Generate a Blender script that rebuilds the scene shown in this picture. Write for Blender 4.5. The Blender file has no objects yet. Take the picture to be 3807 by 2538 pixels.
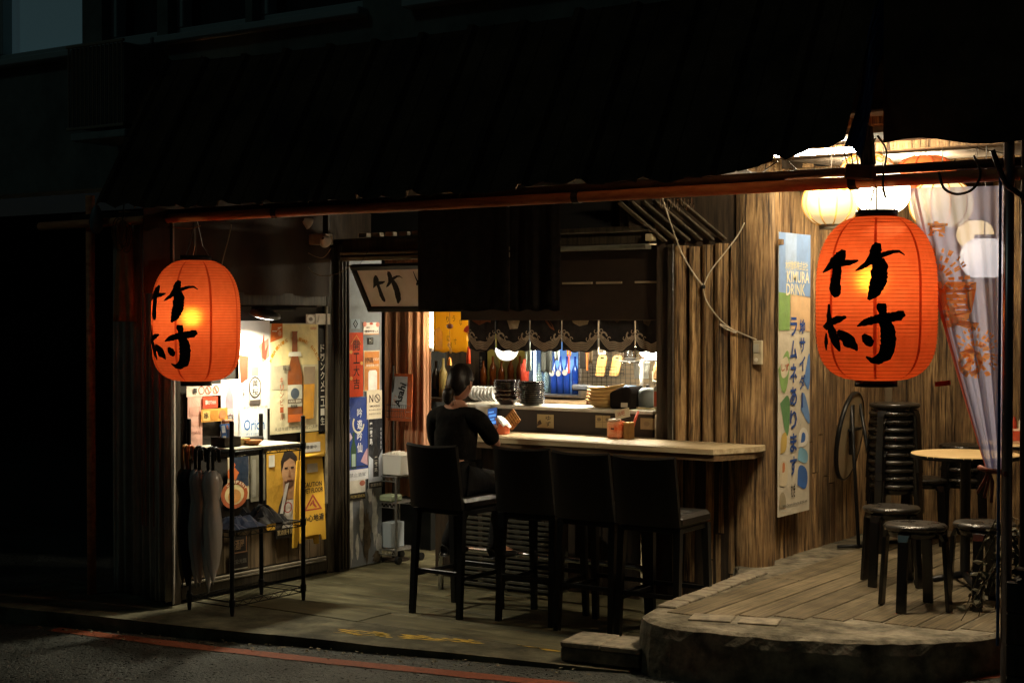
import bpy, bmesh, math, random
from mathutils import Vector, Matrix, Euler
from math import sin, cos, pi, radians, sqrt, atan2, asin, atan
# ---------------------------------------------------------------- camera, world, sun, exposure
sc = bpy.context.scene
COL = sc.collection
# X runs along the shop front (right = nearer), Y into the building, Z up; the shop floor is z = 0
CAMP = Vector((0, 0, 1.82)); YAW = radians(34.5); PITCH = atan(89 / 5700)
FPX, CX, CY = 5700.0, 1903.5, 1269.0
cd = bpy.data.cameras.new('camera'); cam = bpy.data.objects.new('camera', cd); COL.objects.link(cam)
cam.location = CAMP; cam.rotation_euler = (pi / 2 - PITCH, 0, YAW)
cd.sensor_width = 36; cd.lens = FPX / 3807 * 36; cd.clip_start = 0.1; cd.clip_end = 400
sc.camera = cam
RM = Euler((pi / 2 - PITCH, 0, YAW)).to_matrix()
w = bpy.data.worlds.new('World'); sc.world = w; w.use_nodes = True
nt = w.node_tree; bg = nt.nodes['Background']
sky = nt.nodes.new('ShaderNodeTexSky'); sky.sky_type = 'NISHITA'; sky.sun_disc = False
sky.sun_elevation = radians(38); sky.sun_rotation = radians(205)
nt.links.new(sky.outputs[0], bg.inputs[0]); bg.inputs[1].default_value = 0.0007
sd = bpy.data.lights.new('moon', 'SUN'); sd.energy = 0.035; sd.angle = radians(6); sd.color = (0.55, 1.0, 0.92)
moon = bpy.data.objects.new('moon', sd); COL.objects.link(moon)
moon.rotation_euler = (radians(52), 0, radians(-25))
sc.view_settings.view_transform = 'Standard'; sc.view_settings.look = 'None'
sc.view_settings.exposure = 0.0; sc.view_settings.gamma = 1.0; sc.view_settings.use_curve_mapping = False
sc.cycles.use_denoising = True; sc.cycles.max_bounces = 8; sc.cycles.diffuse_bounces = 4
sc.cycles.transparent_max_bounces = 12; sc.cycles.sample_clamp_indirect = 4.0
sc.cycles.caustics_reflective = False; sc.cycles.caustics_refractive = False
# ---------------------------------------------------------------- helpers
RND = random.Random(7)
def rr(a, b): return RND.uniform(a, b)
def ray(x, y): return RM @ Vector(((x - CX) / FPX, -(y - CY) / FPX, -1))
def onX(x, y, u): d = ray(x, y); return CAMP + d * ((u - CAMP.x) / d.x)      # photo point -> place on the plane X = u
def onY(x, y, v): d = ray(x, y); return CAMP + d * ((v - CAMP.y) / d.y)
def onZ(x, y, z): d = ray(x, y); return CAMP + d * ((z - CAMP.z) / d.z)
def V(*a): return Vector(a)
class MB:
    def __init__(s): s.v = []; s.f = []; s.m = []; s.mi = 0
    def add(s, vs, fs):
        b = len(s.v); s.v += [tuple(p) for p in vs]; s.f += [tuple(i + b for i in f) for f in fs]; s.m += [s.mi] * len(fs); return s
    def box(s, c, d, rot=None, ch=0.0):
        hx, hy, hz = d[0] / 2, d[1] / 2, d[2] / 2; c = Vector(c)
        if ch <= 0:
            P = [(x, y, z) for x in (-hx, hx) for y in (-hy, hy) for z in (-hz, hz)]
            Fc = [(0, 1, 3, 2), (4, 6, 7, 5), (0, 4, 5, 1), (2, 3, 7, 6), (0, 2, 6, 4), (1, 5, 7, 3)]
        else:
            ch = min(ch, hx * .9, hy * .9, hz * .9); P = []; idx = {}
            for sx in (-1, 1):
                for sy in (-1, 1):
                    for sz in (-1, 1):
                        for ax in range(3):
                            q = [sx * (hx - ch), sy * (hy - ch), sz * (hz - ch)]
                            q[ax] = (sx * hx, sy * hy, sz * hz)[ax]
                            idx[(sx, sy, sz, ax)] = len(P); P.append(tuple(q))
            Fc = []
            for ax in range(3):
                o1, o2 = [(1, 2), (2, 0), (0, 1)][ax]
                for sg in (-1, 1):
                    r = []
                    for a, b in ((-1, -1), (1, -1), (1, 1), (-1, 1)):
                        k = [0, 0, 0]; k[ax] = sg; k[o1] = a; k[o2] = b; r.append(idx[(*k, ax)])
                    Fc.append(tuple(r) if sg > 0 else tuple(r[::-1]))
            for ax in range(3):
                o1, o2 = [(1, 2), (2, 0), (0, 1)][ax]
                for a in (-1, 1):
                    for b in (-1, 1):
                        k0 = [0, 0, 0]; k1 = [0, 0, 0]; k0[ax] = -1; k1[ax] = 1
                        for k in (k0, k1): k[o1] = a; k[o2] = b
                        Fc.append((idx[(*k0, o1)], idx[(*k1, o1)], idx[(*k1, o2)], idx[(*k0, o2)]))
            for sx in (-1, 1):
                for sy in (-1, 1):
                    for sz in (-1, 1): Fc.append(tuple(idx[(sx, sy, sz, a)] for a in range(3)))
        P = [Vector(p) for p in P]
        if rot is not None: P = [rot @ p for p in P]
        return s.add([p + c for p in P], Fc)
    def bar(s, a, b, wd, th, ch=0.0, up=(0, 0, 1)):          # a box laid from point a to point b
        a, b = Vector(a), Vector(b); d = b - a; L = d.length; x = d.normalized(); u = Vector(up)
        if abs(x.dot(u)) > .98: u = Vector((0, 1, 0))
        y = u.cross(x).normalized(); z = x.cross(y)
        R = Matrix((x, y, z)).transposed(); return s.box((a + b) / 2, (L, wd, th), R, ch)
    def tube(s, pts, r, n=6, cap=True, closed=False):
        pts = [Vector(p) for p in pts]; m = len(pts); rs = r if isinstance(r, (list, tuple)) else [r] * m
        vs = []; up = None
        for i, p in enumerate(pts):
            if closed: t = pts[(i + 1) % m] - pts[i - 1]
            else: t = pts[min(i + 1, m - 1)] - pts[max(i - 1, 0)]
            if t.length < 1e-9: t = Vector((0, 0, 1))
            t.normalize()
            if up is None: up = Vector((0, 0, 1)) if abs(t.z) < .9 else Vector((1, 0, 0))
            a = up - t * up.dot(t)
            if a.length < 1e-6: a = t.orthogonal()
            a.normalize(); b = t.cross(a); up = a
            vs += [p + (a * cos(2 * pi * k / n) + b * sin(2 * pi * k / n)) * rs[i] for k in range(n)]
        fs = []
        for i in range(m if closed else m - 1):
            j = (i + 1) % m
            fs += [(i * n + k, i * n + (k + 1) % n, j * n + (k + 1) % n, j * n + k) for k in range(n)]
        if cap and not closed: fs += [tuple(range(n))[::-1], tuple((m - 1) * n + k for k in range(n))]
        return s.add(vs, fs)
    def lathe(s, prof, c=(0, 0, 0), n=20, R=None, a0=0.0, a1=2 * pi):
        c = Vector(c); full = abs(a1 - a0 - 2 * pi) < 1e-6; k = n if full else n + 1; vs = []
        for r, z in prof:
            for i in range(k):
                a = a0 + (a1 - a0) * i / n; p = Vector((r * cos(a), r * sin(a), z)); vs.append((R @ p if R else p) + c)
        fs = []
        for j in range(len(prof) - 1):
            for i in range(n):
                i2 = (i + 1) % k; fs.append((j * k + i, j * k + i2, (j + 1) * k + i2, (j + 1) * k + i))
        return s.add(vs, fs)
    def disc(s, c, r, n=20, R=None, flip=False):
        c = Vector(c); ps = [Vector((r * cos(2 * pi * i / n), r * sin(2 * pi * i / n), 0)) for i in range(n)]
        return s.add([(R @ p if R else p) + c for p in ps], [tuple(range(n))[::-1] if flip else tuple(range(n))])
    def grid(s, fn, nu, nv, flip=False):
        vs = [fn(i / nu, j / nv) for j in range(nv + 1) for i in range(nu + 1)]; k = nu + 1
        fs = [(j * k + i, j * k + i + 1, (j + 1) * k + i + 1, (j + 1) * k + i) for j in range(nv) for i in range(nu)]
        return s.add(vs, [f[::-1] for f in fs] if flip else fs)
    def poly(s, pts): return s.add(pts, [tuple(range(len(pts)))])
    def prism(s, pts, vec):
        n = len(pts); vec = Vector(vec); P = [Vector(p) for p in pts]
        return s.add(P + [p + vec for p in P], [tuple(range(n))[::-1], tuple(range(n, 2 * n))] + [(i, (i + 1) % n, n + (i + 1) % n, n + i) for i in range(n)])
    def build(s, name, mats, parent=None, smooth=False):
        me = bpy.data.meshes.new(name); me.from_pydata(s.v, [], s.f)
        if not isinstance(mats, (list, tuple)): mats = [mats]
        for m in mats: me.materials.append(m)
        if len(mats) > 1: me.polygons.foreach_set('material_index', s.m)
        if smooth: me.polygons.foreach_set('use_smooth', [True] * len(me.polygons))
        me.update()
        return place(name, me, parent)
def place(name, me, parent=None):
    o = bpy.data.objects.new(name, me); COL.objects.link(o)
    if parent is not None:
        o.parent = parent
        if parent.parent is None: o.matrix_parent_inverse = Matrix.Translation(-parent.location)
    return o
def smooth_by_angle(o, deg=35):
    bm = bmesh.new(); bm.from_mesh(o.data)
    for f in bm.faces: f.smooth = True
    for e in bm.edges:
        if len(e.link_faces) == 2 and e.calc_face_angle(0) > radians(deg): e.smooth = False
    bm.to_mesh(o.data); bm.free(); return o
def tag(o, label=None, cat=None, group=None, kind=None):
    if label: o['label'] = label
    if cat: o['category'] = cat
    if group: o['group'] = group
    if kind: o['kind'] = kind
    return o
def thing(name, label, cat, loc=(0, 0, 0), group=None):
    o = bpy.data.objects.new(name, None); COL.objects.link(o); o.location = loc; o.empty_display_size = .05
    return tag(o, label, cat, group)
def struct(name, mb, m, parent=None, smooth=False):
    o = mb.build(name, m, parent, smooth)
    if parent is None: o['kind'] = 'structure'
    return o
def copy_tree(o, parent=None):
    c = o.copy(); COL.objects.link(c); c.parent = parent
    for ch in list(o.children): copy_tree(ch, c)
    return c
class Fr:                                                     # a flat frame: origin, right, up; n = right x up
    def __init__(s, o, xd, yd): s.o = Vector(o); s.x = Vector(xd).normalized(); s.y = Vector(yd).normalized(); s.n = s.x.cross(s.y)
    def p(s, x, y, n=0.0): return s.o + s.x * x + s.y * y + s.n * n
_tc = {}
def text_geo(body, bold=0.0):
    key = (body, bold)
    if key not in _tc:
        c = bpy.data.curves.new('t', 'FONT'); c.body = body; c.resolution_u = 2; c.offset = bold
        o = bpy.data.objects.new('t', c); COL.objects.link(o); bpy.context.view_layer.update()
        ev = o.evaluated_get(bpy.context.evaluated_depsgraph_get()); me = ev.to_mesh()
        vs = [tuple(v.co) for v in me.vertices]; fs = [tuple(p.vertices) for p in me.polygons]
        ev.to_mesh_clear(); bpy.data.objects.remove(o); bpy.data.curves.remove(c)
        if not vs: vs = [(0, 0, 0)]; fs = []
        xs = [p[0] for p in vs]; ys = [p[1] for p in vs]
        _tc[key] = (vs, fs, min(xs), max(xs), min(ys), max(ys))
    return _tc[key]
def put_text(mb, fr, body, cx, cy, wd, ht, n=0.001, bold=0.0, rot=0.0, wrap=None):
    vs, fs, x0, x1, y0, y1 = text_geo(body, bold); sx = wd / max(x1 - x0, 1e-6); sy = ht / max(y1 - y0, 1e-6)
    out = []
    for p in vs:
        a = (p[0] - (x0 + x1) / 2) * sx; b = (p[1] - (y0 + y1) / 2) * sy
        a, b = a * cos(rot) - b * sin(rot), a * sin(rot) + b * cos(rot)
        out.append(wrap(cx + a, cy + b) if wrap else fr.p(cx + a, cy + b, n))
    mb.add(out, fs)
# ---------------------------------------------------------------- materials
_mc = {}
def lin(c): return tuple(((x / 12.92) if x <= .04045 else ((x + .055) / 1.055) ** 2.4) for x in c)
def hexc(h): return lin(tuple(int(h[i:i + 2], 16) / 255 for i in (0, 2, 4)))
def M(name, col, col2=None, rough=.7, metal=0.0, scale=8.0, stretch=(1, 1, 1), bump=0.0, bscale=None, detail=6.0, var=0.0, lo=.35, hi=.65, spec=.22, coat=0.0, trans=0.0, alpha=1.0, rvar=0.0):
    if name in _mc: return _mc[name]
    m = bpy.data.materials.new(name); m.use_nodes = True; n = m.node_tree.nodes; l = m.node_tree.links
    b = n['Principled BSDF']; b.inputs['Roughness'].default_value = rough; b.inputs['Metallic'].default_value = metal
    b.inputs['Specular IOR Level'].default_value = spec; b.inputs['Coat Weight'].default_value = coat
    b.inputs['Transmission Weight'].default_value = trans; b.inputs['Alpha'].default_value = alpha
    b.inputs['Base Color'].default_value = (*col, 1)
    if col2 is not None or bump > 0 or var > 0 or rvar > 0:
        tc = n.new('ShaderNodeTexCoord'); mp = n.new('ShaderNodeMapping'); mp.inputs['Scale'].default_value = stretch
        oi = n.new('ShaderNodeObjectInfo')
        ad = n.new('ShaderNodeVectorMath'); ad.operation = 'ADD'
        mu = n.new('ShaderNodeVectorMath'); mu.operation = 'SCALE'; mu.inputs[3].default_value = 17.0
        cb = n.new('ShaderNodeCombineXYZ')
        for k in range(3): l.new(oi.outputs['Random'], cb.inputs[k])
        l.new(cb.outputs[0], mu.inputs[0]); l.new(tc.outputs['Object'], ad.inputs[0]); l.new(mu.outputs[0], ad.inputs[1])
        l.new(ad.outputs[0], mp.inputs[0])
        nz = n.new('ShaderNodeTexNoise'); nz.inputs['Scale'].default_value = scale; nz.inputs['Detail'].default_value = detail; nz.inputs['Roughness'].default_value = .62
        l.new(mp.outputs[0], nz.inputs['Vector'])
        src = None
        if col2 is not None:
            rp = n.new('ShaderNodeValToRGB'); rp.color_ramp.elements[0].position = lo; rp.color_ramp.elements[1].position = hi
            rp.color_ramp.elements[0].color = (*col, 1); rp.color_ramp.elements[1].color = (*col2, 1)
            l.new(nz.outputs['Fac'], rp.inputs[0]); src = rp.outputs[0]
        if var > 0:
            hs = n.new('ShaderNodeHueSaturation'); mr = n.new('ShaderNodeMapRange'); mr.inputs[3].default_value = 1 - var; mr.inputs[4].default_value = 1 + var
            l.new(oi.outputs['Random'], mr.inputs[0]); l.new(mr.outputs[0], hs.inputs['Value'])
            if src: l.new(src, hs.inputs['Color'])
            else: hs.inputs['Color'].default_value = (*col, 1)
            src = hs.outputs[0]
        if src: l.new(src, b.inputs['Base Color'])
        if rvar > 0:
            m2 = n.new('ShaderNodeMapRange'); m2.inputs[3].default_value = max(0, rough - rvar); m2.inputs[4].default_value = min(1, rough + rvar)
            m2.inputs[1].default_value = .3; m2.inputs[2].default_value = .7
            l.new(nz.outputs['Fac'], m2.inputs[0]); l.new(m2.outputs[0], b.inputs['Roughness'])
        if bump > 0:
            bp = n.new('ShaderNodeBump'); bp.inputs['Strength'].default_value = 1.0; bp.inputs['Distance'].default_value = bump
            if bscale:
                nb = n.new('ShaderNodeTexNoise'); nb.inputs['Scale'].default_value = bscale; nb.inputs['Detail'].default_value = 5
                l.new(mp.outputs[0], nb.inputs['Vector']); l.new(nb.outputs['Fac'], bp.inputs['Height'])
            else: l.new(nz.outputs['Fac'], bp.inputs['Height'])
            l.new(bp.outputs[0], b.inputs['Normal'])
    _mc[name] = m; return m
def H(h, rough=.75, **k):                                     # plain printed or painted colour
    c = hexc(h); f = tuple(.72 * x + .035 for x in c)
    return M('print ' + h + str(rough), c, f, rough, scale=11, lo=.42, hi=.74, bump=.014, bscale=6, **k)
def EM(name, col, st):
    if name in _mc: return _mc[name]
    m = bpy.data.materials.new(name); m.use_nodes = True; n = m.node_tree.nodes
    b = n['Principled BSDF']; b.inputs['Base Color'].default_value = (*col, 1); b.inputs['Emission Color'].default_value = (*col, 1)
    b.inputs['Emission Strength'].default_value = st; b.inputs['Roughness'].default_value = .6
    _mc[name] = m; return m
def SHEER(name, col, tra=.5, transp=.3, rough=.8):            # thin paper or cloth: diffuse + light through it + gaps
    if name in _mc: return _mc[name]
    m = bpy.data.materials.new(name); m.use_nodes = True; n = m.node_tree.nodes; l = m.node_tree.links
    out = n['Material Output']; n.remove(n['Principled BSDF'])
    d = n.new('ShaderNodeBsdfDiffuse'); t = n.new('ShaderNodeBsdfTranslucent'); tp = n.new('ShaderNodeBsdfTransparent')
    for x in (d, t): x.inputs[0].default_value = (*col, 1)
    a = n.new('ShaderNodeMixShader'); a.inputs[0].default_value = tra; l.new(d.outputs[0], a.inputs[1]); l.new(t.outputs[0], a.inputs[2])
    b = n.new('ShaderNodeMixShader'); b.inputs[0].default_value = transp; l.new(a.outputs[0], b.inputs[1]); l.new(tp.outputs[0], b.inputs[2])
    tp.inputs[0].default_value = (*[min(1, .6 + .4 * c) for c in col], 1)
    l.new(b.outputs[0], out.inputs[0]); _mc[name] = m; return m
def point(name, loc, energy, col, r=.03, parent=None):
    ld = bpy.data.lights.new(name, 'POINT'); ld.energy = energy; ld.color = col; ld.shadow_soft_size = r
    o = bpy.data.objects.new(name, ld); COL.objects.link(o); o.location = loc
    if parent is not None: o.parent = parent; o.matrix_parent_inverse = Matrix.Translation(-parent.location)
    return o
MT = dict(
    log=None,
    deck=M('deck wood', (.055, .042, .025), (.29, .228, .14), .75, scale=4, stretch=(22, .6, 6), bump=.008, var=.25, lo=.28, hi=.72, rvar=.12, detail=8),
    floor=M('floor wood', (.036, .031, .016), (.175, .155, .088), .62, scale=3.2, stretch=(.8, 9, 4), bump=.003, var=.16, lo=.28, hi=.7, rvar=.15),
    slab=M('slab cement', (.055, .048, .028), (.165, .148, .092), .8, scale=5, bump=.004, bscale=40),
    concrete=M('old concrete', (.07, .06, .042), (.34, .295, .215), .9, scale=9, bump=.014, bscale=20, detail=9, lo=.3, hi=.7),
    brick=M('paver', (.16, .135, .10), (.33, .28, .20), .85, scale=14, bump=.004, var=.18),
    asphalt=M('asphalt', (.015, .016, .015), (.19, .195, .17), .42, scale=48, bump=.02, detail=9, lo=.36, hi=.72, rvar=.25),
    dark=M('dark timber', (.014, .010, .007), (.045, .030, .018), .6, scale=6, stretch=(6, 6, .6), bump=.002, var=.15),
    black=M('black paint', (.008, .008, .008), rough=.35),
    blackm=M('black matt', (.010, .009, .008), rough=.8),
    metal=M('dull steel', (.30, .30, .30), (.42, .42, .42), .38, 1.0, scale=30),
    chrome=M('chrome', (.62, .62, .62), rough=.12, metal=1.0),
    awn=M('awning sheet', (.03, .019, .012), (.095, .056, .032), .75, scale=3, bump=.004, spec=.1),
    plaster=M('upper plaster', (.10, .115, .10), (.19, .215, .19), .85, scale=3, bump=.002),
    rust=M('red oxide pipe', (.55, .17, .075), (.82, .34, .15), .38, scale=9, stretch=(.6, 3, 3), rvar=.2),
    wire=M('cable', (.05, .042, .035), rough=.5), wirew=M('pale cable', (.55, .48, .36), rough=.5),
    cloth=M('dark cloth', (.005, .0042, .004), (.013, .010, .008), .9, scale=20, bump=.001, spec=.05),
    leather=M('black leather', (.004, .0035, .003), (.009, .0075, .006), .36, scale=60, bump=.0008, spec=.4),
    white=M('white plastic', (.62, .60, .55), rough=.45), paper=M('aged paper', (.78, .73, .63), (.86, .82, .74), .85, scale=9, bump=.0015),
)
def bark():
    m = bpy.data.materials.new('weathered timber'); m.use_nodes = True; n = m.node_tree.nodes; l = m.node_tree.links; b = n['Principled BSDF']; b.inputs['Roughness'].default_value = .82
    tc = n.new('ShaderNodeTexCoord'); oi = n.new('ShaderNodeObjectInfo'); cb = n.new('ShaderNodeCombineXYZ'); sc_ = n.new('ShaderNodeVectorMath'); sc_.operation = 'SCALE'; sc_.inputs[3].default_value = 23; ad = n.new('ShaderNodeVectorMath'); ad.operation = 'ADD'
    for k in range(3): l.new(oi.outputs['Random'], cb.inputs[k])
    l.new(cb.outputs[0], sc_.inputs[0]); l.new(tc.outputs['Object'], ad.inputs[0]); l.new(sc_.outputs[0], ad.inputs[1])
    def nz(st, sc2, det, dist=0):
        mp = n.new('ShaderNodeMapping'); mp.inputs['Scale'].default_value = st; x = n.new('ShaderNodeTexNoise'); x.inputs['Scale'].default_value = sc2; x.inputs['Detail'].default_value = det; x.inputs['Roughness'].default_value = .6; x.inputs['Distortion'].default_value = dist
        l.new(ad.outputs[0], mp.inputs[0]); l.new(mp.outputs[0], x.inputs['Vector']); return x.outputs['Fac']
    def ramp(f, stops):
        r = n.new('ShaderNodeValToRGB'); e = r.color_ramp.elements
        while len(e) < len(stops): e.new(.5)
        for q, (p, c) in zip(e, stops): q.position = p; q.color = (*c, 1)
        l.new(f, r.inputs[0]); return r.outputs[0]
    fib = nz((1, 1, .06), 92, 5, .3); tone = nz((1, 1, .35), 5, 4); crack = nz((1, 1, .04), 46, 3, .2); dirt = nz((1, 1, 1), 2.2, 5)
    c1 = ramp(fib, [(.28, (.075, .044, .018)), (.44, (.27, .172, .078)), (.60, (.48, .328, .155)), (.76, (.66, .48, .26))])
    c2 = ramp(tone, [(.3, (.42, .38, .34)), (.7, (1.15, 1.05, .95))]); c3 = ramp(crack, [(.34, (.16, .135, .11)), (.43, (1, 1, 1))]); c4 = ramp(dirt, [(.35, (.6, .56, .52)), (.6, (1, 1, 1))])
    def mul(a, c):
        x = n.new('ShaderNodeMix'); x.data_type = 'RGBA'; x.blend_type = 'MULTIPLY'; x.inputs[0].default_value = 1; l.new(a, x.inputs[6]); l.new(c, x.inputs[7]); return x.outputs[2]
    col = mul(mul(mul(c1, c2), c3), c4); hs = n.new('ShaderNodeHueSaturation'); mr = n.new('ShaderNodeMapRange'); mr.inputs[3].default_value = .7; mr.inputs[4].default_value = 1.25; l.new(oi.outputs['Random'], mr.inputs[0]); l.new(mr.outputs[0], hs.inputs['Value']); l.new(col, hs.inputs['Color']); l.new(hs.outputs[0], b.inputs['Base Color'])
    ma = n.new('ShaderNodeMath'); ma.operation = 'MULTIPLY_ADD'; ma.inputs[1].default_value = .5; l.new(fib, ma.inputs[0]); l.new(c3, ma.inputs[2])
    bp = n.new('ShaderNodeBump'); bp.inputs['Distance'].default_value = .014; l.new(ma.outputs[0], bp.inputs['Height']); l.new(bp.outputs[0], b.inputs['Normal']); return m
MT['log'] = bark()
def patchy(m, scale=1.3, lo=.45):           # worn patches over a large surface
    n = m.node_tree.nodes; l = m.node_tree.links; b = n['Principled BSDF']; src = b.inputs['Base Color'].links[0].from_socket
    tc = n.new('ShaderNodeTexCoord'); nz = n.new('ShaderNodeTexNoise'); nz.inputs['Scale'].default_value = scale; nz.inputs['Detail'].default_value = 7; nz.inputs['Roughness'].default_value = .65; l.new(tc.outputs['Object'], nz.inputs['Vector'])
    rp = n.new('ShaderNodeValToRGB'); rp.color_ramp.elements[0].position = .38; rp.color_ramp.elements[1].position = .6; rp.color_ramp.elements[0].color = (lo, lo, lo * .92, 1); l.new(nz.outputs['Fac'], rp.inputs[0])
    x = n.new('ShaderNodeMix'); x.data_type = 'RGBA'; x.blend_type = 'MULTIPLY'; x.inputs[0].default_value = 1; l.new(src, x.inputs[6]); l.new(rp.outputs[0], x.inputs[7]); l.new(x.outputs[2], b.inputs['Base Color'])
patchy(MT['asphalt'], 1.6, .4); patchy(MT['floor'], 2.2, .5); patchy(MT['slab'], 2.5, .5); patchy(MT['deck'], 2.0, .55); patchy(MT['concrete'], 3.0, .5)
def road_z(u):
    u = min(max(u, -12), 2); return (.02 if u < -4 else .055) * (u + 4) - .02
# ---------------------------------------------------------------- ground, road, platform
mb = MB()
def roadp(a, b):
    x = -45 + 60 * a; y = -12 + 60 * b; return V(x, y, road_z(x) - .0)
xs = [-45, -12] + [-12 + .7 * i for i in range(1, 20)] + [2, 25]; ys = [-14, 3, 4, 5, 5.5, 6, 6.5, 7, 8, 12, 40]
mb.add([(x, y, road_z(x)) for y in ys for x in xs], [(j * len(xs) + i, j * len(xs) + i + 1, (j + 1) * len(xs) + i + 1, (j + 1) * len(xs) + i) for j in range(len(ys) - 1) for i in range(len(xs) - 1)])
ROAD = struct('road', mb, MT['asphalt'])
# worn red line painted along the kerb
def onroad(x, y):
    p = onZ(x, y, -.05)
    for _ in range(6): p = onZ(x, y, road_z(p.x))
    return p
mb = MB(); LP = [onroad(200, 2338), onroad(330, 2355), onroad(800, 2412), onroad(1250, 2461), onroad(1700, 2505), onroad(2100, 2545)]
d0 = (LP[-1] - LP[-3]).normalized()
LP += [LP[-1] + d0 * 1.0]
pts = []
for i in range(len(LP) - 1):
    for k in range(6): pts.append(LP[i].lerp(LP[i + 1], k / 6))
nrm = V(-d0.y, d0.x, 0)
L = []; R_ = []
for p in pts:
    wv = .058 + rr(-.006, .006); jog = rr(-.004, .004)
    for lst, sg in ((L, -1), (R_, 1)):
        q = p + nrm * (sg * wv + jog); lst.append(V(q.x, q.y, road_z(q.x) + .004))
n = len(pts); mb.add(L + R_, [(i, i + 1, n + i + 1, n + i) for i in range(n - 1)])
RED = M('worn red road paint', hexc('8a4a30'), hexc('3c2418'), .7, scale=60, lo=.45, hi=.8, bump=.002)
mb.build('painted_line', RED, ROAD)
mb = MB()
q0 = onroad(3480, 2532); q1 = onroad(3900, 2490); dd = (q1 - q0).normalized(); nn = V(-dd.y, dd.x, 0)
mb.grid(lambda a, b: (lambda p: V(p.x, p.y, road_z(p.x) + .004))(q0.lerp(q1, a) + nn * ((b - .5) * .12)), 8, 1)
mb.build('painted_line', RED, ROAD)
# shop floor: wide boards running along the front, cement edge in front
FLOOR = struct('floor', MB().box((-5.9, 9.0, -.115), (3.9, 4.1, .20)), MT['dark'])
def edge_v(u): return 6.41 + .17 * (u + 6.45)
y = 7.03; k = 0
while y < 11.0:
    wd = rr(.27, .36); x = -7.75 + (0 if k % 2 else -.4)
    while x < -3.95:
        L_ = rr(1.3, 2.2); x1 = min(x + L_, -3.95)
        if x1 > -7.7 and x1 - x > .06:
            xa = max(x, -7.75)
            MB().box(((xa + x1) / 2, y + wd / 2, -.008 + rr(-.002, .002)), (x1 - xa - .005, wd - .006, .016), Matrix.Rotation(rr(-.002, .002), 3, 'Y'), .003).build('floor_board', MT['floor'], FLOOR)
        x = x1
    y += wd; k += 1
mb = MB(); us = [-8.6 + .29 * i for i in range(17)]
top = [V(u, edge_v(u) + rr(-.012, .012), -.003) for u in us]; back = [V(u, 7.028, -.003) for u in us]
bot = [V(p.x, p.y + .02, -.4) for p in top]; n = len(us)
mb.add(bot + top + back, [(i, i + 1, n + i + 1, n + i) for i in range(n - 1)] + [(n + i, n + i + 1, 2 * n + i + 1, 2 * n + i) for i in range(n - 1)])
EDGE = struct('floor_edge', mb, MT['slab'])
YEL = M('worn yellow paint', hexc('c9a544'), rough=.7)
mb = MB()
for (x0, y0, x1, y1, cnt) in ((1280, 2348, 1790, 2384, 60), (1920, 2398, 2330, 2432, 40)):
    for i in range(cnt):
        t = rr(0, 1); c = onZ(x0 + (x1 - x0) * t, y0 + (y1 - y0) * t + rr(-9, 7), .001); l = rr(.015, .10); wv = rr(.003, .009); a = rr(-.12, .30)
        d = V(cos(a), sin(a), 0); e = V(-sin(a), cos(a), 0)
        mb.poly([c - d * l, c + e * wv * rr(-1, 0) - d * l * .3 - e * wv, c + d * l, c + e * wv + d * rr(-.3, .3) * l])
mb.build('worn_paint', YEL, EDGE)['kind'] = 'stuff'
mb = MB(); r_ = random.Random(77)                            # leaf litter and grit along the kerb
for k in range(170):
    u = r_.uniform(-7.8, -4.1); y_ = edge_v(u) - abs(r_.gauss(0, .10)) - .01; a = r_.uniform(0, 6.3); s_ = r_.uniform(.005, .018); z_ = road_z(u) + .008
    mb.poly([V(u + s_ * cos(a + q) * (1 if i % 2 else .55), y_ + s_ * sin(a + q) * (1 if i % 2 else .55), z_ + r_.uniform(-.002, .006)) for i, q in enumerate((0, 1.1, 2.2, 3.3, 4.5, 5.5))])
o = mb.build('kerb_litter', M('dry litter', (.10, .08, .045), (.26, .22, .14), .85, scale=30, var=.2)); tag(o, 'leaf litter and grit scattered along the kerb', 'litter', kind='stuff')
# the raised terrace on the right: concrete rim, boards, paving blocks
PZ = .263
out = [(-4.3, 8.72), (-4.12, 8.4), (-4.08, 7.7), (-4.02, 7.12), (-3.97, 6.94), (-3.84, 6.83), (-3.62, 6.78), (-3.3, 6.83), (-3.0, 6.90), (-2.74, 6.99), (-2.5, 7.16), (-2.34, 7.38), (-2.24, 7.62), (-2.1, 8.2), (-2.0, 9.2), (-1.9, 11.2), (-4.3, 11.2)]
def chaikin(P, it=2):
    for _ in range(it):
        Q = [P[0]]
        for a, b in zip(P[:-1], P[1:]): Q += [tuple(.75 * x + .25 * y for x, y in zip(a, b)), tuple(.25 * x + .75 * y for x, y in zip(a, b))]
        P = Q + [P[-1]]
    return P
out = chaikin(out[:14], 2) + out[14:]; NO = len(out) - 3
fine = []
for i in range(len(out)):
    a, b = out[i], out[(i + 1) % len(out)]; m_ = max(1, int(math.hypot(a[0] - b[0], a[1] - b[1]) / .12)) if i < NO else 1
    for k in range(m_): fine.append((a[0] + (b[0] - a[0]) * k / m_ + rr(-.006, .006), a[1] + (b[1] - a[1]) * k / m_ + rr(-.006, .006)))
mb = MB(); n = len(fine); cx_, cy_ = -3.2, 8.8
rings = []
for z, ins in ((-.2, -.012), (.06, -.004), (.20, 0.0), (.252, .012), (.266, .04)):
    rings.append([V(x + (cx_ - x) * ins / 1.6 + rr(-.004, .004), y + (cy_ - y) * ins / 1.6 + rr(-.004, .004), z + (rr(-.004, .004) if z < .26 else rr(-.002, .002))) for x, y in fine])
vs = [p for r in rings for p in r]; fs = []
for j in range(len(rings) - 1): fs += [(j * n + i, j * n + (i + 1) % n, (j + 1) * n + (i + 1) % n, (j + 1) * n + i) for i in range(n)]
fs.append(tuple(range((len(rings) - 1) * n, len(rings) * n)))
mb.add(vs, fs)
TERR = struct('terrace', mb, MT['concrete'])
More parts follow.
